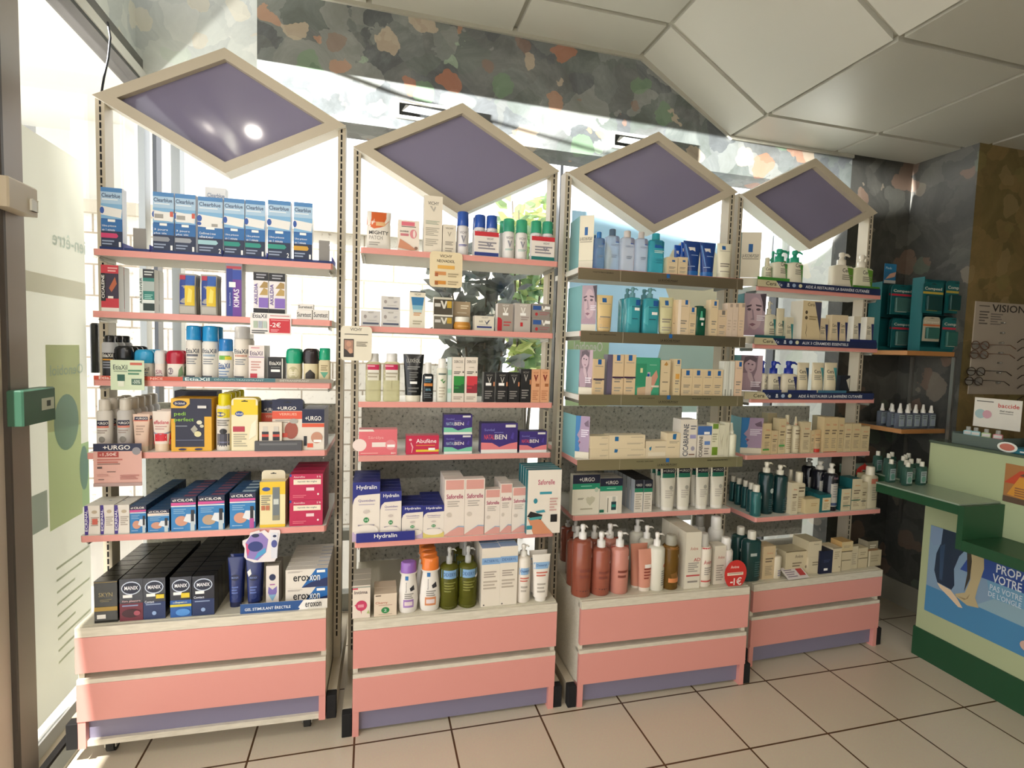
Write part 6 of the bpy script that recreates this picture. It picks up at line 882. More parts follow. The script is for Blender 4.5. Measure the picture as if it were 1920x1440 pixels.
card(1, 'c', (1175, 1755, 987, 1052), -GD[1]['D']+.0, '#dcd6cc', [('r', 0, 0, .72, 1, '#24508c'), ('p', [(.66, 0), (.76, 0), (.86, 1), (.76, 1)], '#ece8e2'), ('p', [(.72, 1), (.66, .3), (.7, 0), (.9, 1)], '#ece8e2'), ('t', .05, .3, .57, .65, 'GEL STIMULANT ÉRECTILE', '#e8ecf0'), ('t', .74, .25, .93, .72, 'eroxon', '#2c2c34')], 'shelf_strip', 'shelf strip', 'blue and white gel strip standing on the base edge of leftmost gondola')
blob = [(.1, .1), (.3, 0), (.85, .0), (.9, .12), (.94, .5), (1, .9), (.98, .98), (.72, 1), (.68, .9), (.58, 1), (.46, .95), (.44, 1), (.2, .93), (.18, .82), (.14, .76), (0, .7), (.0, .58), (.06, .45), (.04, .2)]
card(1, 'c', (1190, 1442, 512, 725), S1[4][0]-.006, '#e4dcdc', [('p', [(.12, .15), (.4, .06), (.62, .3), (.68, .7), (.5, .92), (.22, .86), (.08, .62)], '#8c78b8'), ('p', [(.08, .62), (.22, .52), (.14, .2), (.1, .4)], '#c84c7c'), ('p', [(.3, .08), (.62, .3), (.6, .45), (.4, .3)], '#4c9cc8'), ('e', .34, .5, .2, .16, '#2c3a78'), ('e', .34, .84, .1, .06, '#222c50'), ('p', [(.76, .1), (.92, .1), (.94, .9), (.74, .9)], '#d8d8e0'), ('e', .84, .56, .08, .12, '#4c5494'), ('e', .85, .8, .05, .04, '#222c50')], 'promotional_card', 'card', 'cut-out violet and blue card hanging below the fifth shelf', pts=blob)
card(2, 'd', (722, 990, 578, 868), S2[0][0]-.006, '#e0cfaa', [('t', .3, .84, .68, .92, 'VICHY', '#4c4438'), ('t', .22, .7, .76, .78, 'NEOVADIOL', '#2c2824'), ('r', .24, .52, .76, .62, '#dca850'), ('r', .16, .34, .5, .44, '#cc8c54'), ('r', .16, .3, .26, .4, '#a8603c'), ('r', .16, .08, .5, .18, '#cc8834'), ('r', .16, .06, .26, .16, '#a05c2c'), ('l', .56, .3, .88, .4, 2, '#a89878'), ('l', .56, .08, .88, .18, 2, '#a89878')], 'promotional_card', 'card', 'rounded sand-coloured card hanging below the top shelf, second gondola', pts=rr())
card(2, 'e', (78, 322, 48, 318), S2[1][0]-.02, '#ded6c2', [('t', .3, .86, .68, .95, 'VICHY', '#5c564c'), ('l', .12, .73, .88, .77, 1, '#3c3834'), ('r', .1, .1, .42, .62, '#26221f'), ('r', .12, .13, .4, .59, '#a8806c'), ('e', .26, .48, .08, .08, '#c09078'), ('e', .31, .28, .07, .08, '#c8987c'), ('p', [(.12, .13), (.4, .13), (.4, .22), (.3, .2), (.2, .3), (.12, .34)], '#3c3430'), ('l', .5, .42, .86, .55, 3, '#8c8474')], 'promotional_card', 'card', 'rounded white card with a small photo, in front of second gondola post', pts=rr())
card(2, 'f', (160, 626, 668, 742), S2[4][0]-.004, '#1e267c', [('t', .3, .28, .69, .84, 'Hydralin', '#e8e6e2')], 'shelf_strip', 'shelf strip', 'dark blue strip below the navy and white hygiene boxes')
egg = [(.5+.5*math.sin(2*math.pi*k/28)*(1-.06*math.cos(2*math.pi*k/28)), .5-.5*math.cos(2*math.pi*k/28)) for k in range(28)]; egg = [(a, max(.0, b)) for a, b in egg]
egg = [p for p in egg if p[1] > .06]+[]; egg = sorted(egg, key=lambda p: math.atan2(p[1]-.5, p[0]-.5))
card(3, 'i', (1583, 1786, 1045, 1312), -GD[3]['D']-.016, '#c8302c', [('t', .26, .72, .64, .82, 'Avène', '#ecc8bc'), ('r', .12, .48, .84, .58, '#e8d8c4'), ('l', .16, .5, .8, .56, 1, '#b08878'), ('t', .42, .14, .78, .4, '1€', '#f0e4dc'), ('r', .26, .22, .38, .27, '#f0e4dc')], 'promotional_card', 'card', 'red egg-shaped card reading -1€ on the base of third gondola', pts=egg)
e2 = [(.5+.5*math.cos(t), max(0, .1+.8*math.sin(t))) for t in [math.pi*k/12 for k in range(13)]]+[(0, 0), (1, 0)]
card(4, 'l', (1258, 1412, 148, 262), .0, '#c4342c', [('t', .3, .2, .68, .42, 'Avène', '#dc8c80')], 'promotional_card', 'card', 'red domed card at the back of the fifth shelf, rightmost gondola', pts=[(0, 0), (1, 0), (.98, .35), (.88, .6), (.68, .78), (.56, .84), (.52, 1), (.46, .84), (.3, .76), (.12, .58), (.02, .35)])
m = MB().box(0, .115, 0, .062, 0, .001, M('#d9d0cc')); m.add([(.075, .015, .0013), (.108, .015, .0013), (.108, .052, .0013), (.075, .052, .0013)], [(0, 1, 2, 3)], M('#b83c3c'))
for k in range(4): m.add([(.01, .012+.011*k, .0013), (.062-.01*(k % 2), .012+.011*k, .0013), (.062-.01*(k % 2), .016+.011*k, .0013), (.01, .016+.011*k, .0013)], [(0, 1, 2, 3)], M('#7c6c7c'))
q = uat(4, *px('l', 575, 1300), -GD[4]['D']-.012); o = m.build('promotional_card'); o.matrix_world = UM[4] @ Matrix.Translation((q.x, -GD[4]['D']-.014, GD[4]['H']+.003)) @ Matrix.Rotation(.5, 4, 'X'); tag(o, 'white card with red square tilted on the base, rightmost gondola', 'card')
# metallic strips of the third gondola
STEEL = matn('brushed_steel_strip', lambda nt, b: (b.inputs['Base Color'].__setattr__('default_value', (*lin('#a89c84'), 1)), b.inputs['Metallic'].__setattr__('default_value', .85)), .3)
for i, (x0, x1, yl_, yr_, yt_l, c, l1, p1, l2, p2) in enumerate(((222, 1756, 606, 712, 0, 'g', 'TOILETTE PEAUX SENSIBLES', (.08, .2), '', None), (243, 1778, 1192, 1250, 0, 'g', 'PEAUX GRASSES À IMPERFECTIONS', (.05, .2), '', None), (232, 1788, 605, 618, 0, 'h', 'PEAU INTOLÉRANTE', (.34, .44), 'PEAUX SÈCHES À TRÈS SÈCHES', (.67, .79)), (215, 1782, 1218, 1200, 0, 'h', 'FISSURES, GERÇURES', (.34, .44), 'DERMATOLOGIE PROTECTRICE', (.77, .9)))):
    yl = SH[3][i][0]-.008; A = uat(3, *px(c, x0, yl_), yl); B = uat(3, *px(c, x1, yr_), yl); h = .042; zt = (A.z+B.z)/2; m = MB(); wd = B.x-A.x
    m.box(0, wd, 0, .0015, -h, 0, STEEL); a = [('t', p1[0], .66, p1[1], .78, l1, '#2c2820'), ('r', .515, .62, .535, 1, '#1d5c9c'), ('t', .465, .28, .585, .48, 'LA ROCHE-POSAY', '#2c2820'), ('r', .465, .2, .585, .22, '#4c4438'), ('r', .24, 0, .242, 1, '#c8bca4'), ('r', .96, 0, .962, 1, '#c8bca4')]
    if p2: a.append(('t', p2[0], .66, p2[1], .78, l2, '#2c2820'))
    m.art(a, 0, -h, wd, h); o = m.build('shelf_strip'); o.matrix_world = UM[3] @ Matrix.Translation((A.x, yl, zt)); tag(o, 'brushed steel strip with blue square along the '+SN[i]+' of third gondola', 'shelf strip')
# navy strips of the rightmost gondola
for i, (c, x0, x1, tx, tu) in enumerate((('j', 298, 1682, 'AIDE À RESTAURER LA BARRIÈRE CUTANÉE', (.37, .9)), ('j', 262, 1642, 'AUX 3 CÉRAMIDES ESSENTIELS', (.37, .75)), ('k', 150, 1608, 'AIDE À RESTAURER LA BARRIÈRE CUTANÉE', (.395, .9)))):
    ys, zs = SH[4][i][:2]; yl = ys-.005; A = uat(4, px(c, x0, 0)[0], uproj(4, (SH[4][i][2], yl, zs))[1], yl); B = uat(4, px(c, x1, 0)[0], uproj(4, (SH[4][i][3], yl, zs))[1], yl); w_ = B.x-A.x; h = .030
    m = MB().box(0, w_, 0, .0012, 0, h, '#1f2c52'); m.art([('p', [(0, 0), (.18, 0), (.14, 1), (0, 1)], '#c9bf9c'), ('t', .065, .25, .145, .8, 'Cera', '#3c3830'), ('t', .15, .25, .19, .72, 'Ve', '#c8ccd8'), ('e', .235, .62, .008, .16, '#d8dce4'), ('r', .225, .25, .245, .42, '#d8dce4'), ('e', .28, .5, .014, .28, '#9cb0cc'), ('e', .33, .5, .014, .28, '#d8d4b0'), ('t', tu[0], .25, tu[1], .78, tx, '#e4e6ec')], 0, 0, w_, h)
    o = m.build('shelf_strip'); o.matrix_world = UM[4] @ Matrix.Translation((A.x, yl, zs-.003)); tag(o, 'navy lettered strip along the '+SN[i]+' of rightmost gondola', 'shelf strip')
def lowtray(i, c, x0, x1, h, col, desc):
    ys, zs = SH[4][i][:2]; yl = ys-.002; A = uat(4, px(c, x0, 0)[0], uproj(4, (.3, yl, zs+.03))[1], yl); B = uat(4, px(c, x1, 0)[0], uproj(4, (.5, yl, zs+.03))[1], yl)
    m = MB().box(0, B.x-A.x, 0, .0015, 0, h, col).box(0, B.x-A.x, .0016, .012, 0, .001, col); o = m.build('display_tray'); o.matrix_world = UM[4] @ Matrix.Translation((A.x, yl, zs+.0003)); tag(o, desc, 'tray')
lowtray(0, 'j', 302, 660, .04, '#3f8c34', 'leaf-green tray lip at the start of top shelf, rightmost gondola'); lowtray(0, 'j', 1382, 1680, .036, '#3f7c24', 'leaf-green tray lip at the end of top shelf, rightmost gondola')
lowtray(1, 'j', 270, 612, .038, '#1c5c60', 'teal tray lip at the start of second shelf, rightmost gondola'); lowtray(1, 'j', 1345, 1640, .038, '#1f2c60', 'navy tray lip at the end of second shelf, rightmost gondola')
lowtray(2, 'k', 360, 570, .038, '#223068', 'navy tray lip beside the portrait card, third shelf'); lowtray(2, 'k', 645, 968, .038, '#1f2c60', 'navy tray lip under the first ivory tube, third shelf')
lowtray(2, 'k', 985, 1300, .038, '#3c6c84', 'steel-blue tray lip under the teal-cornered tubes'); lowtray(2, 'k', 1305, 1595, .036, '#15161c', 'black tray lip at the end of third shelf, rightmost gondola')

# folded side cards: a teal wing running back from the printed face
FACE = [('e', .5, .5, .36, .42, '#b49aa6'), ('p', [(.0, .0), (1, .0), (1, .1), (.7, .2), (.62, .34), (.3, .3), (.25, .14), (0, .1)], '#a88c9a'), ('e', .52, .52, .34, .38, '#c0a6ae'), ('p', [(.72, .98), (1, 1), (1, .55), (.9, .6), (.84, .8)], '#443a44'), ('p', [(.1, .7), (.34, .74), (.34, .7), (.14, .66)], '#4c3e48'), ('p', [(.52, .74), (.8, .72), (.8, .68), (.56, .7)], '#4c3e48'), ('e', .24, .62, .09, .03, '#564650'), ('e', .66, .62, .1, .03, '#564650'), ('p', [(.36, .62), (.42, .42), (.3, .38), (.5, .37), (.48, .44), (.42, .62)], '#94808c'), ('p', [(.26, .27), (.42, .3), (.58, .27), (.42, .22)], '#86606e'), ('l', .6, .36, .98, .48, 3, '#e4dce4')]
ARM = [('r', 0, 0, 1, 1, '#85707c'), ('e', .42, .72, .26, .2, '#bca2ac'), ('p', [(.1, .7), (.16, .95), (.5, 1), (.74, .92), (.7, .8), (.4, .88), (.2, .8)], '#5c4e58'), ('p', [(.78, 1), (1, 1), (1, .3), (.8, .1), (.62, .4), (.74, .6)], '#b9a0aa'), ('p', [(.1, .5), (.3, .5), (.6, .2), (.5, 0), (.1, 0), (0, .3)], '#a88e9a'), ('p', [(.3, .54), (.5, .5), (.62, .3), (.5, .22), (.34, .4)], '#c0a8b0'), ('e', .34, .76, .05, .02, '#4c3e48'), ('e', .52, .74, .05, .02, '#4c3e48'), ('p', [(.36, .62), (.52, .6), (.44, .57)], '#86606e'), ('l', .48, .12, .95, .26, 3, '#e4dce4')]
PROF = [('r', 0, 0, 1, 1, '#2a72ac'), ('p', [(.36, 1), (1, 1), (1, 0), (.3, 0), (.34, .08), (.26, .16), (.3, .22), (.2, .28), (.28, .36), (.12, .46), (.3, .62), (.34, .8)], '#a08aa4'), ('p', [(.6, .8), (.9, .9), (.96, .7), (.7, .72)], '#6c586c'), ('l', .4, .42, .95, .62, 4, '#dcd4e0'), ('p', [(.24, .3), (.4, .27), (.3, .2)], '#7c4c68')]
LRP = [('r', .36, .56, .58, .74, '#1d5c9c'), ('t', .04, .44, .92, .52, 'LA ROCHE-POSAY', '#5c564c'), ('l', .06, .39, .9, .42, 1, '#8c8474')]
def sidecard(u, i, c, xa, xb, xc, yt, art, col, desc, ht=None, foot=True):
    ys, zs = SH[u][i][:2]; yb_, yf = ys+.17, ys+.02
    P = uat(u, *px(c, xa, yt), yb_); Q = uat(u, *px(c, xb, yt), ys+.05); R_ = uat(u, *px(c, xc, yt), yf)
    h = ht or (P.z-zs); m = MB(); t = .0015
    def panel(a, b, z0, z1, mt, e=.0):
        v = [(a[0], a[1]-e, z0), (b[0], b[1]-e, z0), (b[0], b[1]-e, z1), (a[0], a[1]-e, z1), (a[0], a[1]+t, z0), (b[0], b[1]+t, z0), (b[0], b[1]+t, z1), (a[0], a[1]+t, z1)]
        m.add(v, [(0, 1, 2, 3), (7, 6, 5, 4), (0, 4, 5, 1), (3, 2, 6, 7), (1, 5, 6, 2), (0, 3, 7, 4)], mt)
    a, b, r_ = (P.x, yb_), (Q.x, ys+.05), (R_.x, yf)
    panel(a, b, zs, zs+h, M('#7fb4b8')); f0 = .16 if foot else 0
    panel(b, r_, zs+h*f0, zs+h, M(col))
    if foot: panel(b, r_, zs, zs+h*f0-.001, M('#dcd4c0'))
    k = MB(); wd = math.hypot(r_[0]-b[0], r_[1]-b[1]); k.art(art, 0, 0, wd, h*(1-f0)); ang = math.atan2(r_[1]-b[1], r_[0]-b[0]); R2 = Matrix.Translation((b[0], b[1], zs+h*f0)) @ Matrix.Rotation(ang, 4, 'Z')
    vv = [R2 @ Vector(v) for v in k.v]; off = len(m.v); m.v += [tuple(v) for v in vv]
    for f, mi in zip(k.f, k.mi): m.f.append(tuple(off+x for x in f)); m.mi.append(m.mid(k.mats[mi])); m.sm.append(False)
    o = m.build('display_card'); o.matrix_world = UM[u] @ Matrix.Translation((0, 0, .0005)); tag(o, desc, 'display card')
sidecard(3, 0, 'g', 150, 236, 368, 190, LRP, '#e2dac4', 'white folded card with blue square, start of top shelf, third gondola')
sidecard(3, 1, 'g', 128, 258, 395, 800, FACE, '#a8949e', 'folded card with a woman\'s face, second shelf of third gondola')
sidecard(3, 2, 'h', 120, 240, 366, 178, ARM, '#85707c', 'folded card with raised-arm portrait, third shelf of third gondola')
sidecard(3, 3, 'h', 85, 205, 338, 770, PROF, '#2a72ac', 'folded card with face in profile on blue, fourth shelf of third gondola')
sidecard(4, 0, 'j', 10, 128, 350, 40, LRP, '#e0d8c4', 'white folded card with blue square, start of top shelf, rightmost gondola')
sidecard(4, 1, 'j', 10, 158, 402, 690, FACE, '#a8949e', 'folded card with a woman\'s face, second shelf of rightmost gondola')
sidecard(4, 2, 'k', -60, 124, 366, 150, ARM, '#85707c', 'folded card with raised-arm portrait, third shelf of rightmost gondola')
sidecard(4, 3, 'k', -30, 130, 376, 820, PROF, '#2a72ac', 'folded card with face in profile on blue, fourth shelf of rightmost gondola')

# ================================================================ POSTERS STUCK ON THE GLASS
m = MB(); Y = .655
m.box(1.08, 2.02, Y, Y+.002, 1.0, 2.08, M('#bcd8e6', 'f')); film = m; m = MB()
m.art([('e', .8, .72, .2, .2, '#e6dfc4'), ('p', [(0, .0), (.26, 0), (.26, .38), (0, .38)], '#c4e0b0'), ('p', [(.5, 0), (1, 0), (1, .4), (.62, .42)], '#c4e0dc'), ('e', .1, .78, .16, .12, '#d4e4c8'), ('i', .04, .31, .22, .36, 'Oenobiol', '#f0f4ea')], 1.08, 1.0, .94, 1.08, None)
for v in range(len(m.v)): m.v[v] = (m.v[v][0], Y+m.v[v][1], m.v[v][2])
fo = tag(film.build('window_poster'), 'pale blue poster with cream circle on the window behind third gondola', 'poster'); m.build('printed_picture', fo)
m = MB(); X = -.934
def sq(y0, y1, z0, z1, mt, e): m.add([(X+e, y0, z0), (X+e, y1, z0), (X+e, y1, z1), (X+e, y0, z1)], [(0, 1, 2, 3)], mt)
FM = lambda c: M(c, 'f')
m.box(X-.0015, X, -.175, .20, .10, 1.94, FM('#dcdcd2'))
film = m; m = MB(); sq(-.05, .15, .70, 1.3, FM('#c8d8a0'), .0006); sq(-.05, .15, 1.02, 1.3, FM('#dcdcb8'), .0009)
n = 24; m.add([(X+.0012, .06+.075*math.cos(2*math.pi*k/n), 1.04+.095*math.sin(2*math.pi*k/n)) for k in range(n)], [tuple(range(n))], FM('#a4c0bc'))
m.add([(X+.0012, .165+.03*math.cos(2*math.pi*k/n), .86+.08*math.sin(2*math.pi*k/n)) for k in range(n)], [tuple(range(n))], FM('#a4c4c8'))
sq(.15, .2, .72, .95, FM('#b8d8a4'), .0006); sq(-.14, .2, 1.46, 1.52, FM('#dcd8c8'), .0006); sq(-.14, -.06, .72, .84, FM('#a8b4aa'), .0006)
for k in range(9):
    z = .56-.04*k; sq(-.02, .19-.05*(k % 3), z, z+.008, FM('#c2c8b4'), .0006)
for s_, y0, z0, wd, ht in (('Bien-être', .0, 1.62, .24, .05), ('Oenobiol', -.03, 1.2, .2, .035)):
    V, Fc = text2d(s_); m.add([(X+.0014, y0+wd*(1-a), z0+ht*b) for a, b in V], [tuple(reversed(f)) for f in Fc], FM('#c4d0c8'))
fo = tag(film.build('window_poster'), 'large frosted poster with green block on the side glass', 'poster'); m.build('printed_picture', fo)
# things on the glass front
def boxat(x0, x1, y0, y1, z0, z1, col, kind='w', r=.004): return MB().rbox(x0, x1, y0, y1, z0, z1, M(col, kind), r)
o = empty('emergency_call_box', 'green emergency release box on the dark door jamb', 'call box', None, Matrix.Translation((-.9, -.155, 1.075)))
boxat(-.012, .028, -.13, .028, 0, .10, '#3c6450').build('housing', o)
m = MB(); m.add([(.0285, -.045, .035), (.0285, .018, .035), (.0285, .018, .07), (.0285, -.045, .07)], [(0, 1, 2, 3)], M('#c8d0c0')); m.add([(.0287, -.02, .045), (.0287, 0, .045), (.0287, 0, .062), (.0287, -.02, .062)], [(0, 1, 2, 3)], M('#2c3c34')); m.build('label_plate', o)
o = empty('door_sensor', 'beige sensor box high on the dark door jamb', 'sensor', None, Matrix.Translation((-.9, -.235, 1.665)))
boxat(-.012, .03, -.09, .04, 0, .08, '#c2b49c').build('housing', o); boxat(.031, .034, 0, .03, .012, .045, '#ecece4').build('lens', o)
m = MB().rbox(-.925, -.90, .20, .25, 1.20, 1.38, M('#17191a', 'g'), .006); tag(m.build('door_handle_plate'), 'black handle plate on the glass beside the leftmost gondola', 'handle')
pts = [at(*q, 1, y) for q, y in (((202, 42), .2), ((207, 70), .18), ((203, 110), .12), ((195, 145), .06), ((190, 176), .03))]
tag(MB().tube(pts, .0035, M('#22242a', 'r')).build('power_cable'), 'thin black cable dropping to the corner of leftmost diamond sign', 'cable')
# air vents on the bulkhead
for (x0, x1, z0, z1, ds) in ((.14, .36, 2.262, 2.335, 'white slotted vent on the bulkhead above second diamond sign'), (1.10, 1.36, 2.262, 2.335, 'white slotted vent on the bulkhead above third diamond sign')):
    o = empty('wall_vent', ds, 'vent', None, Matrix.Translation((x0, .2495, z0))); w_, h_ = x1-x0, z1-z0
    m = MB().box(0, w_, -.012, 0, 0, .012, M('#ecebe4', 'w')).box(0, w_, -.012, 0, h_-.012, h_, M('#ecebe4', 'w')).box(0, .014, -.012, 0, .012, h_-.012, M('#ecebe4', 'w')).box(w_-.014, w_, -.012, 0, .012, h_-.012, M('#ecebe4', 'w')); m.build('frame', o)
    MB().box(.014, w_-.014, -.006, -.002, .012, h_-.012, M('#2a2c2c')).build('recess', o)
    m = MB(); m.add([(.024, -.011, .028), (w_-.02, -.011, .022), (w_-.02, -.009, .05), (.04, -.009, .056)], [(0, 1, 2, 3)], M('#c8cac8', 'w')); m.build('flap', o)

# ================================================================ DARK CORNER WITH WOODEN SHELVES
WOOD = M('#b07a46', 'w')
for x0, y0, z, ds in ((2.575, -.04, 1.386, 'upper wooden shelf in the dark corner under the plaster packs'), (2.595, -.025, .997, 'lower wooden shelf in the dark corner under the hand gels')):
    m = MB().box(x0, 2.88, y0, .25, z-.022, z, WOOD, top=M('#8c8a80', 'w')); o = m.build('wooden_shelf'); tag(o, ds, 'shelf', 'wooden corner shelves')
for y in (.165, -.045):
    m = MB().box(2.868, 2.8795, y-.008, y+.008, .45, 1.36, METAL); o = m.build('wall_rail'); tag(o, ('metal shelf rail in the depth of the dark corner' if y > 0 else 'metal shelf rail near the brown wall edge'), 'rail', 'shelf rails in the corner')
def W_(x, y, z): return Matrix.Translation((x, y, z))
# compeed-style plaster displays
TE = '#0f5a5c'
def blister_card(w_, h_, col, band, mid, desc, loc, txt='Compeed', bl='#5c8c84', grp='teal plaster packs'):
    parts = mk('card', w_, h_, .004, col, [('t', .08, .72, .92, .84, txt, '#dcd8c8'), ('r', 0, .62, 1, .69, band), ('r', .15, .12, .9, .56, '#0c3034'), ('e', .5, .36, .22, .14, mid), ('r', .2, .08, .75, .16, '#a8a050' if band.startswith('#b8a') else '#c8c4b4')], {'side': '#0f4c4c', 'blister': (.14, .1, .88, .56, bl)})
    o = bpy.data.objects.new('plaster_pack', None); C.objects.link(o); o.matrix_world = loc
    for pn, mb, _ in parts: mb.build(pn or 'card', o)
    tag(o, desc, 'plaster pack', grp)
def P1(x, y, yy): return at(x, y, 1, yy)
def display(x0, x1, yt, yy, d, desc, slots):
    A = P1(x0, (yt+655)/2, yy); B = P1(x1, (yt+655)/2, yy); T = P1((x0+x1)/2, yt, yy).z; z0 = 1.3865
    o = empty('plaster_display', desc, 'display stand', None, W_(A.x, yy, z0)); w_, h_ = B.x-A.x, T-z0
    MB().box(0, w_, d-.004, d, 0, h_, TE).box(0, .004, 0, d-.004, 0, h_, TE).box(w_-.004, w_, 0, d-.004, 0, h_, TE).build('back_board', o)
    MB().box(.004, w_-.004, 0, d-.004, 0, .02, TE).box(.004, w_-.004, .01, d-.004, h_*.49, h_*.5, '#0c4042').build('shelf_insert', o)
    return A.x, w_, h_, z0
ax, w_, h_, z0 = display(1729, 1816, 522, -.03, .06, 'wide teal plaster display at the edge of upper wooden shelf', 4)
for x0, x1, yt, yb, band, col, mid, ds in ((1730, 1768, 529, 588, '#b8a040', TE, '#a08c78', 'teal plaster pack with yellow band, top row, inner'), (1773, 1811, 527, 588, '#b8a044', TE, '#a87c64', 'teal plaster pack with yellow band, top row, outer'), (1730, 1762, 594, 640, '#c86838', '#b8b098', '#a05c3c', 'cream plaster pack with orange band, bottom row'), (1766, 1807, 596, 655, '#b83444', '#1c6464', '#58b08c', 'teal pack with red band holding a green stick')):
    A = P1(x0, (yt+yb)/2, -.036); B = P1(x1, (yt+yb)/2, -.036); T = P1((x0+x1)/2, yt, -.036).z; L = max(P1((x0+x1)/2, yb, -.036).z, 1.3866); blister_card(B.x-A.x, T-L, col, band, mid, ds, W_((A.x+B.x)/2, -.036, L), bl='#2c5c5c' if band[1] == 'b' and col == TE else '#4c8c80')
ax, w_, h_, z0 = display(1650, 1714, 530, .115, .07, 'narrow teal plaster display deep in the corner shelf', 4)
for k, (x0, x1, yt, yb, ds) in enumerate(((1671, 1711, 534, 590, 'upper red-banded plaster pack'), (1672, 1711, 597, 652, 'lower red-banded plaster pack'))):
    for j in range(2):
        yy = .103-.022*(1-j)+.012*j; A = P1(x0-j*5, (yt+yb)/2, yy); B = P1(x1-j*5, (yt+yb)/2, yy); T = P1((x0+x1)/2, yt, yy).z; L = max(P1((x0+x1)/2, yb, yy).z, 1.3866); blister_card(B.x-A.x, T-L, '#12585a', '#b83040', '#a86844', ds+(', in front' if j == 0 else ', just behind the front one')+', narrow teal display', W_((A.x+B.x)/2, yy, L))
A = P1(1665, 510, .13); B = P1(1687, 510, .13); T = P1(1676, 492, .13).z; L = P1(1676, 529, .13).z
m = MB().box(0, B.x-A.x, 0, .002, 0, T-L, '#2c6c94'); m.art([('r', 0, .6, 1, 1, '#2474a0'), ('t', .1, .72, .6, .84, 'Pieds', '#b8d0d8'), ('p', [(.1, .2), (.9, .35), (1, .6), (.5, .5)], '#c89c84'), ('r', 0, 0, 1, .16, '#b8b8b0')], 0, 0, B.x-A.x, T-L)
o = m.build('header_card'); o.matrix_world = W_(A.x, .15, 1.3866+h_); tag(o, 'small blue header card standing on the narrow teal display', 'card')
# hand gel bottles
def gel(loc, desc, grp, kind, body, cap, s=1.0):
    parts = mk(kind, .046*s, .115*s, .026*s, body, [('r', .12, .1, .88, .6, '#9ca8a8'), ('l', .2, .42, .8, .55, 2, '#5c6468'), ('e', .5, .26, .28, .13, body)], dict(mat='c', cap=cap, bodyf=.68 if kind == 'spray' else .8, neck=.36, capw=.46 if kind == 'spray' else .42, e=5))
    o = bpy.data.objects.new('hand_gel_bottle', None); C.objects.link(o); o.matrix_world = loc
    for pn, mb, _ in parts: mb.build(pn, o)
    tag(o, desc, 'bottle', grp); return o
proto = None
rowsB = [(-.008, [2.615, 2.665, 2.715, 2.765, 2.818]), (.045, [2.63, 2.68, 2.73, 2.785, 2.835]), (.10, [2.63, 2.69, 2.75, 2.81])]
rn = ['front', 'middle', 'back']
for r, (y, xs) in enumerate(rowsB):
    for k, x in enumerate(xs):
        ds = f'clear hand spray with white cone cap, {rn[r]} row, {ORD[k]} from the gondola'
        if proto is None: proto = gel(W_(x, y, .9975), ds, 'clear hand sprays', 'spray', '#949cac', '#e4e0d6')
        else: q = clone(proto); q.matrix_world = W_(x, y, .9975); tag(q, ds, 'bottle', 'clear hand sprays')
proto = None
gels = [(2.318, -.222), (2.335, -.285), (2.372, -.248), (2.415, -.285), (2.428, -.226), (2.455, -.168), (2.472, -.226), (2.445, -.105), (2.505, -.14), (2.50, -.075), (2.56, -.11), (2.45, -.045)]
for k, (x, y) in enumerate(gels):
    ds = f'green hand gel bottle on the ledge, {ORD[k]} one going from the gondola towards the wall'
    if proto is None: proto = gel(W_(x, y, .7895), ds, 'green hand gel bottles', 'bottle', '#5c8c7c', '#cfcbbc', .9)
    else: q = clone(proto); q.matrix_world = W_(x, y, .7895); tag(q, ds, 'bottle', 'green hand gel bottles')

# ================================================================ COUNTER
GR = M('#a9b48c', 'w'); DG = M('#1d4a2e', 'w')
o = empty('service_counter', 'pale green service counter with dark green base', 'counter', None, W_(2.476, -.257, 0))
MB().box(0, .6, -4.5, 0, .13, .975, GR).build('body', o); MB().box(-.006, .6, -4.5, .006, 0, .13, DG).build('plinth', o); MB().box(-.004, .62, -4.5, .004, .9755, .986, M('#4c5a4c', 'g')).build('worktop', o)
def loc(m_): m_.v = [(v[0]+2.26-2.476, v[1]-.54+.257, v[2]) for v in m_.v]; return m_
lg = loc(MB().box(0, .214, 0, .345, .745, .782, DG).box(.17, .61, .346, .70, .745, .782, DG)).build('bag_ledge', o)
loc(MB().box(-.004, .214, -.006, .345, .7825, .789, M('#8c9a88', 'g')).box(.17, .61, .3455, .70, .7825, .789, M('#8c9a88', 'g'))).build('glass_top', lg, 'grey-green glass top of the ledge')
loc(MB().box(0, .214, -.022, -.0005, .612, .782, DG)).build('side_panel', o); loc(MB().box(0, .214, -4.0, -.0225, .612, .652, DG)).build('lower_ledge', o)
def onface(y, z, e): return Matrix(((0, 0, 0, 2.476-e), (-1, 0, 0, y), (0, 0, 1, z), (0, 0, 0, 1)))
def facepanel(y0, y1, z0, z1, base, art, name, cat, desc, e=.002):
    """flat print on the counter face; viewer's left is y0 (deeper), right is y1"""
    w_, h_ = y0-y1, z1-z0; m = MB(); m.box(0, w_, 0, .0015, 0, h_, base); m.art(art, 0, 0, w_, h_); m.v = [(2.476-e+v[1], y0-v[0], z0+v[2]) for v in m.v]
    tag(m.build(name), desc, cat)
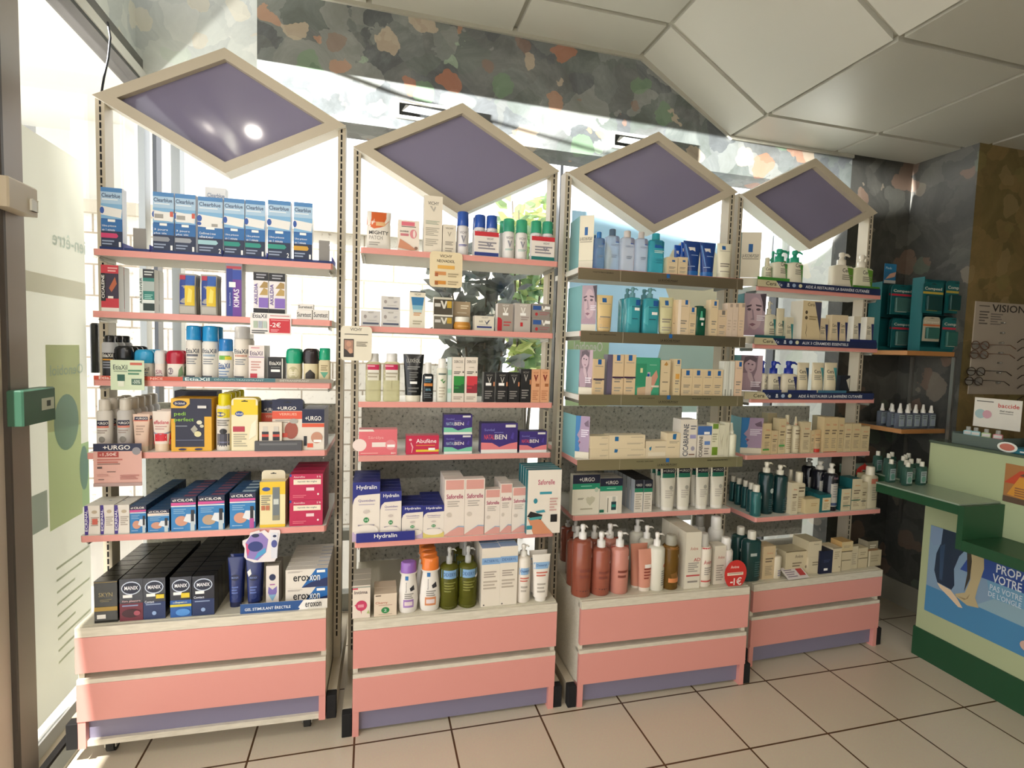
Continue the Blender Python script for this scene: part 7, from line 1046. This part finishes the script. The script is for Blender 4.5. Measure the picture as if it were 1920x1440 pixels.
facepanel(-.290, -.95, .222, .61, '#6c9cb8', [('r', 0, 0, 1, .3, '#4482ac'), ('p', [(0, .3), (.4, .3), (.3, 1), (0, 1)], '#7c98b0'), ('p', [(.2, .62), (.62, .62), (.5, 1), (.3, 1)], '#2c4c90'), ('p', [(.3, .3), (1, .28), (1, .5), (.4, .45)], '#88a8b4'), ('p', [(.06, 1.0), (.2, 1.0), (.22, .84), (.19, .76), (.165, .6), (.175, .42), (.16, .36), (.07, .38), (.045, .5), (.05, .7), (.075, .84)], '#1c2f44'), ('p', [(.07, .8), (.1, .84), (.1, .42), (.08, .42)], '#2c4662'), ('p', [(.0, .84), (.03, .78), (.075, .82), (.08, 1), (.02, 1.0)], '#7c94b0'),
    ('p', [(.07, .375), (.155, .355), (.2, .29), (.235, .215), (.21, .205), (.15, .27), (.09, .33)], '#d6c0a0'), ('p', [(.24, 1), (.32, 1), (.335, .72), (.31, .5), (.3, .38), (.325, .29), (.26, .265), (.19, .31), (.185, .335), (.24, .39), (.265, .55), (.26, .78)], '#b4a67e'), ('p', [(.22, 1), (.245, 1), (.265, .75), (.262, .56), (.235, .4), (.245, .6), (.235, .8)], '#3a352a'), ('p', [(.2, .32), (.25, .33), (.27, .4), (.26, .34), (.24, .31)], '#8c7c58'), ('t', .40, .73, .66, .82, 'PROPAGEZ', '#dce4e8'), ('t', .385, .62, .72, .71, 'VOTRE AMOUR', '#dce4e8'), ('t', .375, .53, .68, .59, 'PAS VOTRE MYCOSE', '#c4d4dc'), ('t', .37, .46, .54, .515, "DE L'ONGLE", '#c4d4dc'), ('r', .58, .34, .8, .42, '#18242c'), ('t', .6, .36, .78, .4, 'eXCILOR', '#dce4e8'), ('r', .57, .06, .8, .34, '#3c74a0'), ('r', .57, .28, .8, .34, '#c89ca0'), ('e', .6, .12, .05, .06, '#c8a898')], 'counter_poster', 'poster', 'blue poster of a couple\'s legs and bare feet on the counter front')
facepanel(-.552, -.80, .795, .945, '#a07040', [('p', [(0, .5), (.2, .86), (.6, .95), (1, .9), (1, .6), (.4, .5)], '#b8482c'), ('p', [(.05, .2), (.2, .7), (.9, .8), (1, .3), (.6, .1)], '#c88c34'), ('p', [(.2, .75), (.8, .5), (.9, .6), (.3, .85)], '#5c4430'), ('l', .15, .2, .7, .42, 4, '#8c5c3c'), ('p', [(0, 0), (1, 0), (1, .1), (0, .16)], '#5c4838')], 'counter_poster', 'poster', 'orange and brown printed sheet on the upper counter front')
# hand gel display on the counter
o = empty('gel_display', 'clear tray of mini hand gels with white header card, on the counter', 'display stand', None, W_(2.50, -.33, .9863))
MB().box(.0, .12, -.19, 0, 0, .003, M('#7c8c84', 't')).box(-.002, 0, -.19, 0, 0, .045, M('#7c8c84', 't')).box(0, .12, -.192, -.19, 0, .05, M('#7c8c84', 't')).box(0, .12, 0, .002, 0, .05, M('#7c8c84', 't')).build('tray', o)
m = MB(); m.box(0, .175, 0, .0015, 0, .125, '#d2cec2'); m.art([('t', .52, .72, .95, .86, 'baccide', '#b83830'), ('l', .05, .84, .42, .9, 1, '#4c4c48'), ('t', .56, .58, .84, .64, 'Gel mains', '#3c3c38'), ('l', .56, .5, .84, .54, 1, '#6c6c68'), ('e', .15, .45, .12, .16, '#98b0b0'), ('e', .3, .45, .1, .14, '#c0949c')], 0, 0, .175, .125)
m.v = [(.1+v[1], -.008-v[0], .075+v[2]) for v in m.v]; m.build('header_card', o)
for k, (y, c, ds) in enumerate(((-.355, '#9cc8d0', 'mini hand gel, pale aqua, first in the clear tray'), (-.385, '#8cc4cc', 'mini hand gel, aqua, second in the clear tray'), (-.425, '#a8c48c', 'mini hand gel, yellow-green, third in the clear tray'), (-.468, '#c87c84', 'mini hand gel, rose, last in the clear tray'))):
    parts = mk('bottle', .032, .07, .02, c, [('r', .1, .55, .9, .72, '#dcd8d0'), ('e', .5, .34, .3, .14, '#e0dcd4')], dict(mat='g', cap='#c8c8c0', capm='t', bodyf=.78, neck=.4, capw=.5, e=4)); b = bpy.data.objects.new('mini_gel_bottle', None); C.objects.link(b); b.matrix_world = Matrix.Translation((2.55, y, .9895)) @ Matrix.Rotation(-1.1, 4, 'Z')
    for pn, mb, _ in parts: mb.build(pn, b)
    tag(b, ds, 'bottle', 'mini hand gels in the clear tray')
# blister plaster stand at the frame edge
o = empty('counter_display', 'teal and violet plaster stand on the counter with lettered foot', 'display stand', None, W_(2.49, -.545, .9863))
m = MB(); m.box(0, .2, 0, .12, 0, .02, '#1c6474'); m.art([('r', .2, .3, 1, .6, '#c8ccc8')], 0, 0, .2, .02); m.v = [(v[1], -v[0], v[2]) for v in m.v]; m.build('foot', o)
m = MB(); m.box(0, .17, 0, .01, 0, .15, '#a8b8bc', None); m.art([('r', 0, .8, 1, 1, '#0f6a70'), ('r', 0, .62, 1, .8, '#5c2c74'), ('t', .05, .84, .8, .95, 'Compeed', '#dce4e0'), ('r', 0, 0, 1, .3, '#4c94a4')], 0, 0, .17, .15); m.v = [(.06+v[1], -.025-v[0], .02+v[2]) for v in m.v]; m.build('pack', o)
m = MB(); m.add([(.002-.004, .012-.035*math.cos(2*math.pi*k/20)-.01, .02+.02*math.sin(2*math.pi*k/20)) for k in range(20)], [tuple(range(20))], M('#d8dcd4')); m.add([(-.003, .012-.026*math.cos(2*math.pi*k/20)-.01, .02+.014*math.sin(2*math.pi*k/20)) for k in range(20)], [tuple(range(20))], M('#b86c5c')); m.build('badge', o)

# ================================================================ READING GLASSES ON THE BROWN WALL
o = empty('glasses_board', 'pale board with printed heading on the brown wall, holding reading glasses', 'display board', None, W_(2.935, -.082, 1.18))
m = MB().box(0, .55, 0, .005, 0, .46, M('#a89c8c', 'w')); m.art([('t', .2, .9, .62, .98, 'VISION', '#26221e'), ('l', .04, .94, .17, .96, 1, '#5c544c'), ('l', .05, .76, .17, .9, 5, '#6c645c'), ('l', .19, .76, .34, .88, 5, '#7c746c')], 0, 0, .55, .46); m.build('board', o)
for k in range(7):
    MB().tube([(.18, -.001, .36-.05*k), (.18, -.02, .36-.05*k)], .004, METAL).build('peg', o)
def glasses(x, z, col, desc):
    m = MB(); rim = []; 
    for cx in (-.032, .032):
        rim = [(cx+.027*math.cos(t), 0, .019*math.sin(t)+(.002 if math.sin(t) > 0 else 0)) for t in [2*math.pi*k/20 for k in range(21)]]; m.tube(rim, .0019, M(col, 'g'), 6)
    m.tube([(-.008, 0, .004), (0, -.003, .007), (.008, 0, .004)], .0012, M(col, 'g'), 6)
    root = empty('reading_glasses', desc, 'glasses', 'reading glasses on the wall board', W_(x, -.10, z)); m.build('rims', root)
    for s in (-1, 1): MB().tube([(s*.058, 0, .006), (s*.075, -.03, .006), (s*.09+.02, -.06, .004), (s*.09+.035, -.075, -.014)], .0021, M(col, 'g'), 6).build('temple', root)
    mm = MB()
    for cx in (-.032, .032): mm.add([(cx+.024*math.cos(2*math.pi*k/20), 0, .018*math.sin(2*math.pi*k/20)) for k in range(20)], [tuple(range(20))], M('#a8a49c', 't'))
    mm.build('lens', root)
for k, (x, y, ds) in enumerate(((1838, 648, 'thin bronze reading glasses, topmost pair'), (1836, 665, 'thin bronze reading glasses, second pair down'), (1830, 697, 'dark reading glasses, third pair down'), (1826, 715, 'dark reading glasses, fourth pair down'))):
    p = at(x, y, 1, -.10); glasses(p.x, p.z, '#5c4030' if k < 2 else '#2c2018', ds)
for k, (y) in enumerate((638, 654, 672, 688, 706, 724, 746)):
    p = at(1908, y, 1, -.10); m = MB().tube([(p.x, -.10, p.z-.012), (p.x+.03, -.10, p.z+.006), (p.x+.06, -.10, p.z+.009)], .0022, M('#2c2018', 'g'), 6)
    tag(m.build('glasses_temple'), f'dark temple arm of folded glasses, {ORD[k]} down the outer column', 'glasses', 'folded glasses in the outer column')

# ================================================================ CEILING LAMPS
def downlight(x, y, z, energy, desc, color=(1, .92, .82), size=.055):
    o = empty('downlight', desc, 'lamp', 'recessed downlights', W_(x, y, z)); m = MB(); n = 24
    m.add([(.045*math.cos(2*math.pi*k/n), .045*math.sin(2*math.pi*k/n), -.004) for k in range(n)]+[(.03*math.cos(2*math.pi*k/n), .03*math.sin(2*math.pi*k/n), -.004) for k in range(n)], [(k, n+k, n+(k+1) % n, (k+1) % n) for k in range(n)], M('#e4e2dc', 'w')); m.build('trim', o)
    em = bpy.data.materials.get('lamp_glow') or bpy.data.materials.new('lamp_glow'); em.use_nodes = True; b = em.node_tree.nodes['Principled BSDF']; b.inputs['Emission Color'].default_value = (1, .9, .75, 1); b.inputs['Emission Strength'].default_value = 60
    m = MB(); m.add([(.03*math.cos(-2*math.pi*k/n), .03*math.sin(-2*math.pi*k/n), -.003) for k in range(n)], [tuple(range(n))], em); m.build('diffuser', o)
    l = lamp('downlight_lamp', 'AREA', (x, y, z-.01), energy, color, (x, y, 0), shape='DISK', size=size); return o
downlight(-.80, -1.74, 2.686, 12, 'recessed downlight over the aisle, mirrored in the leftmost diamond sign')
downlight(-.5, -4.3, 2.686, 30, 'recessed downlight deep in the shop beside the glass front')
downlight(1.0, -4.3, 2.686, 26, 'recessed downlight deep in the middle of the shop')
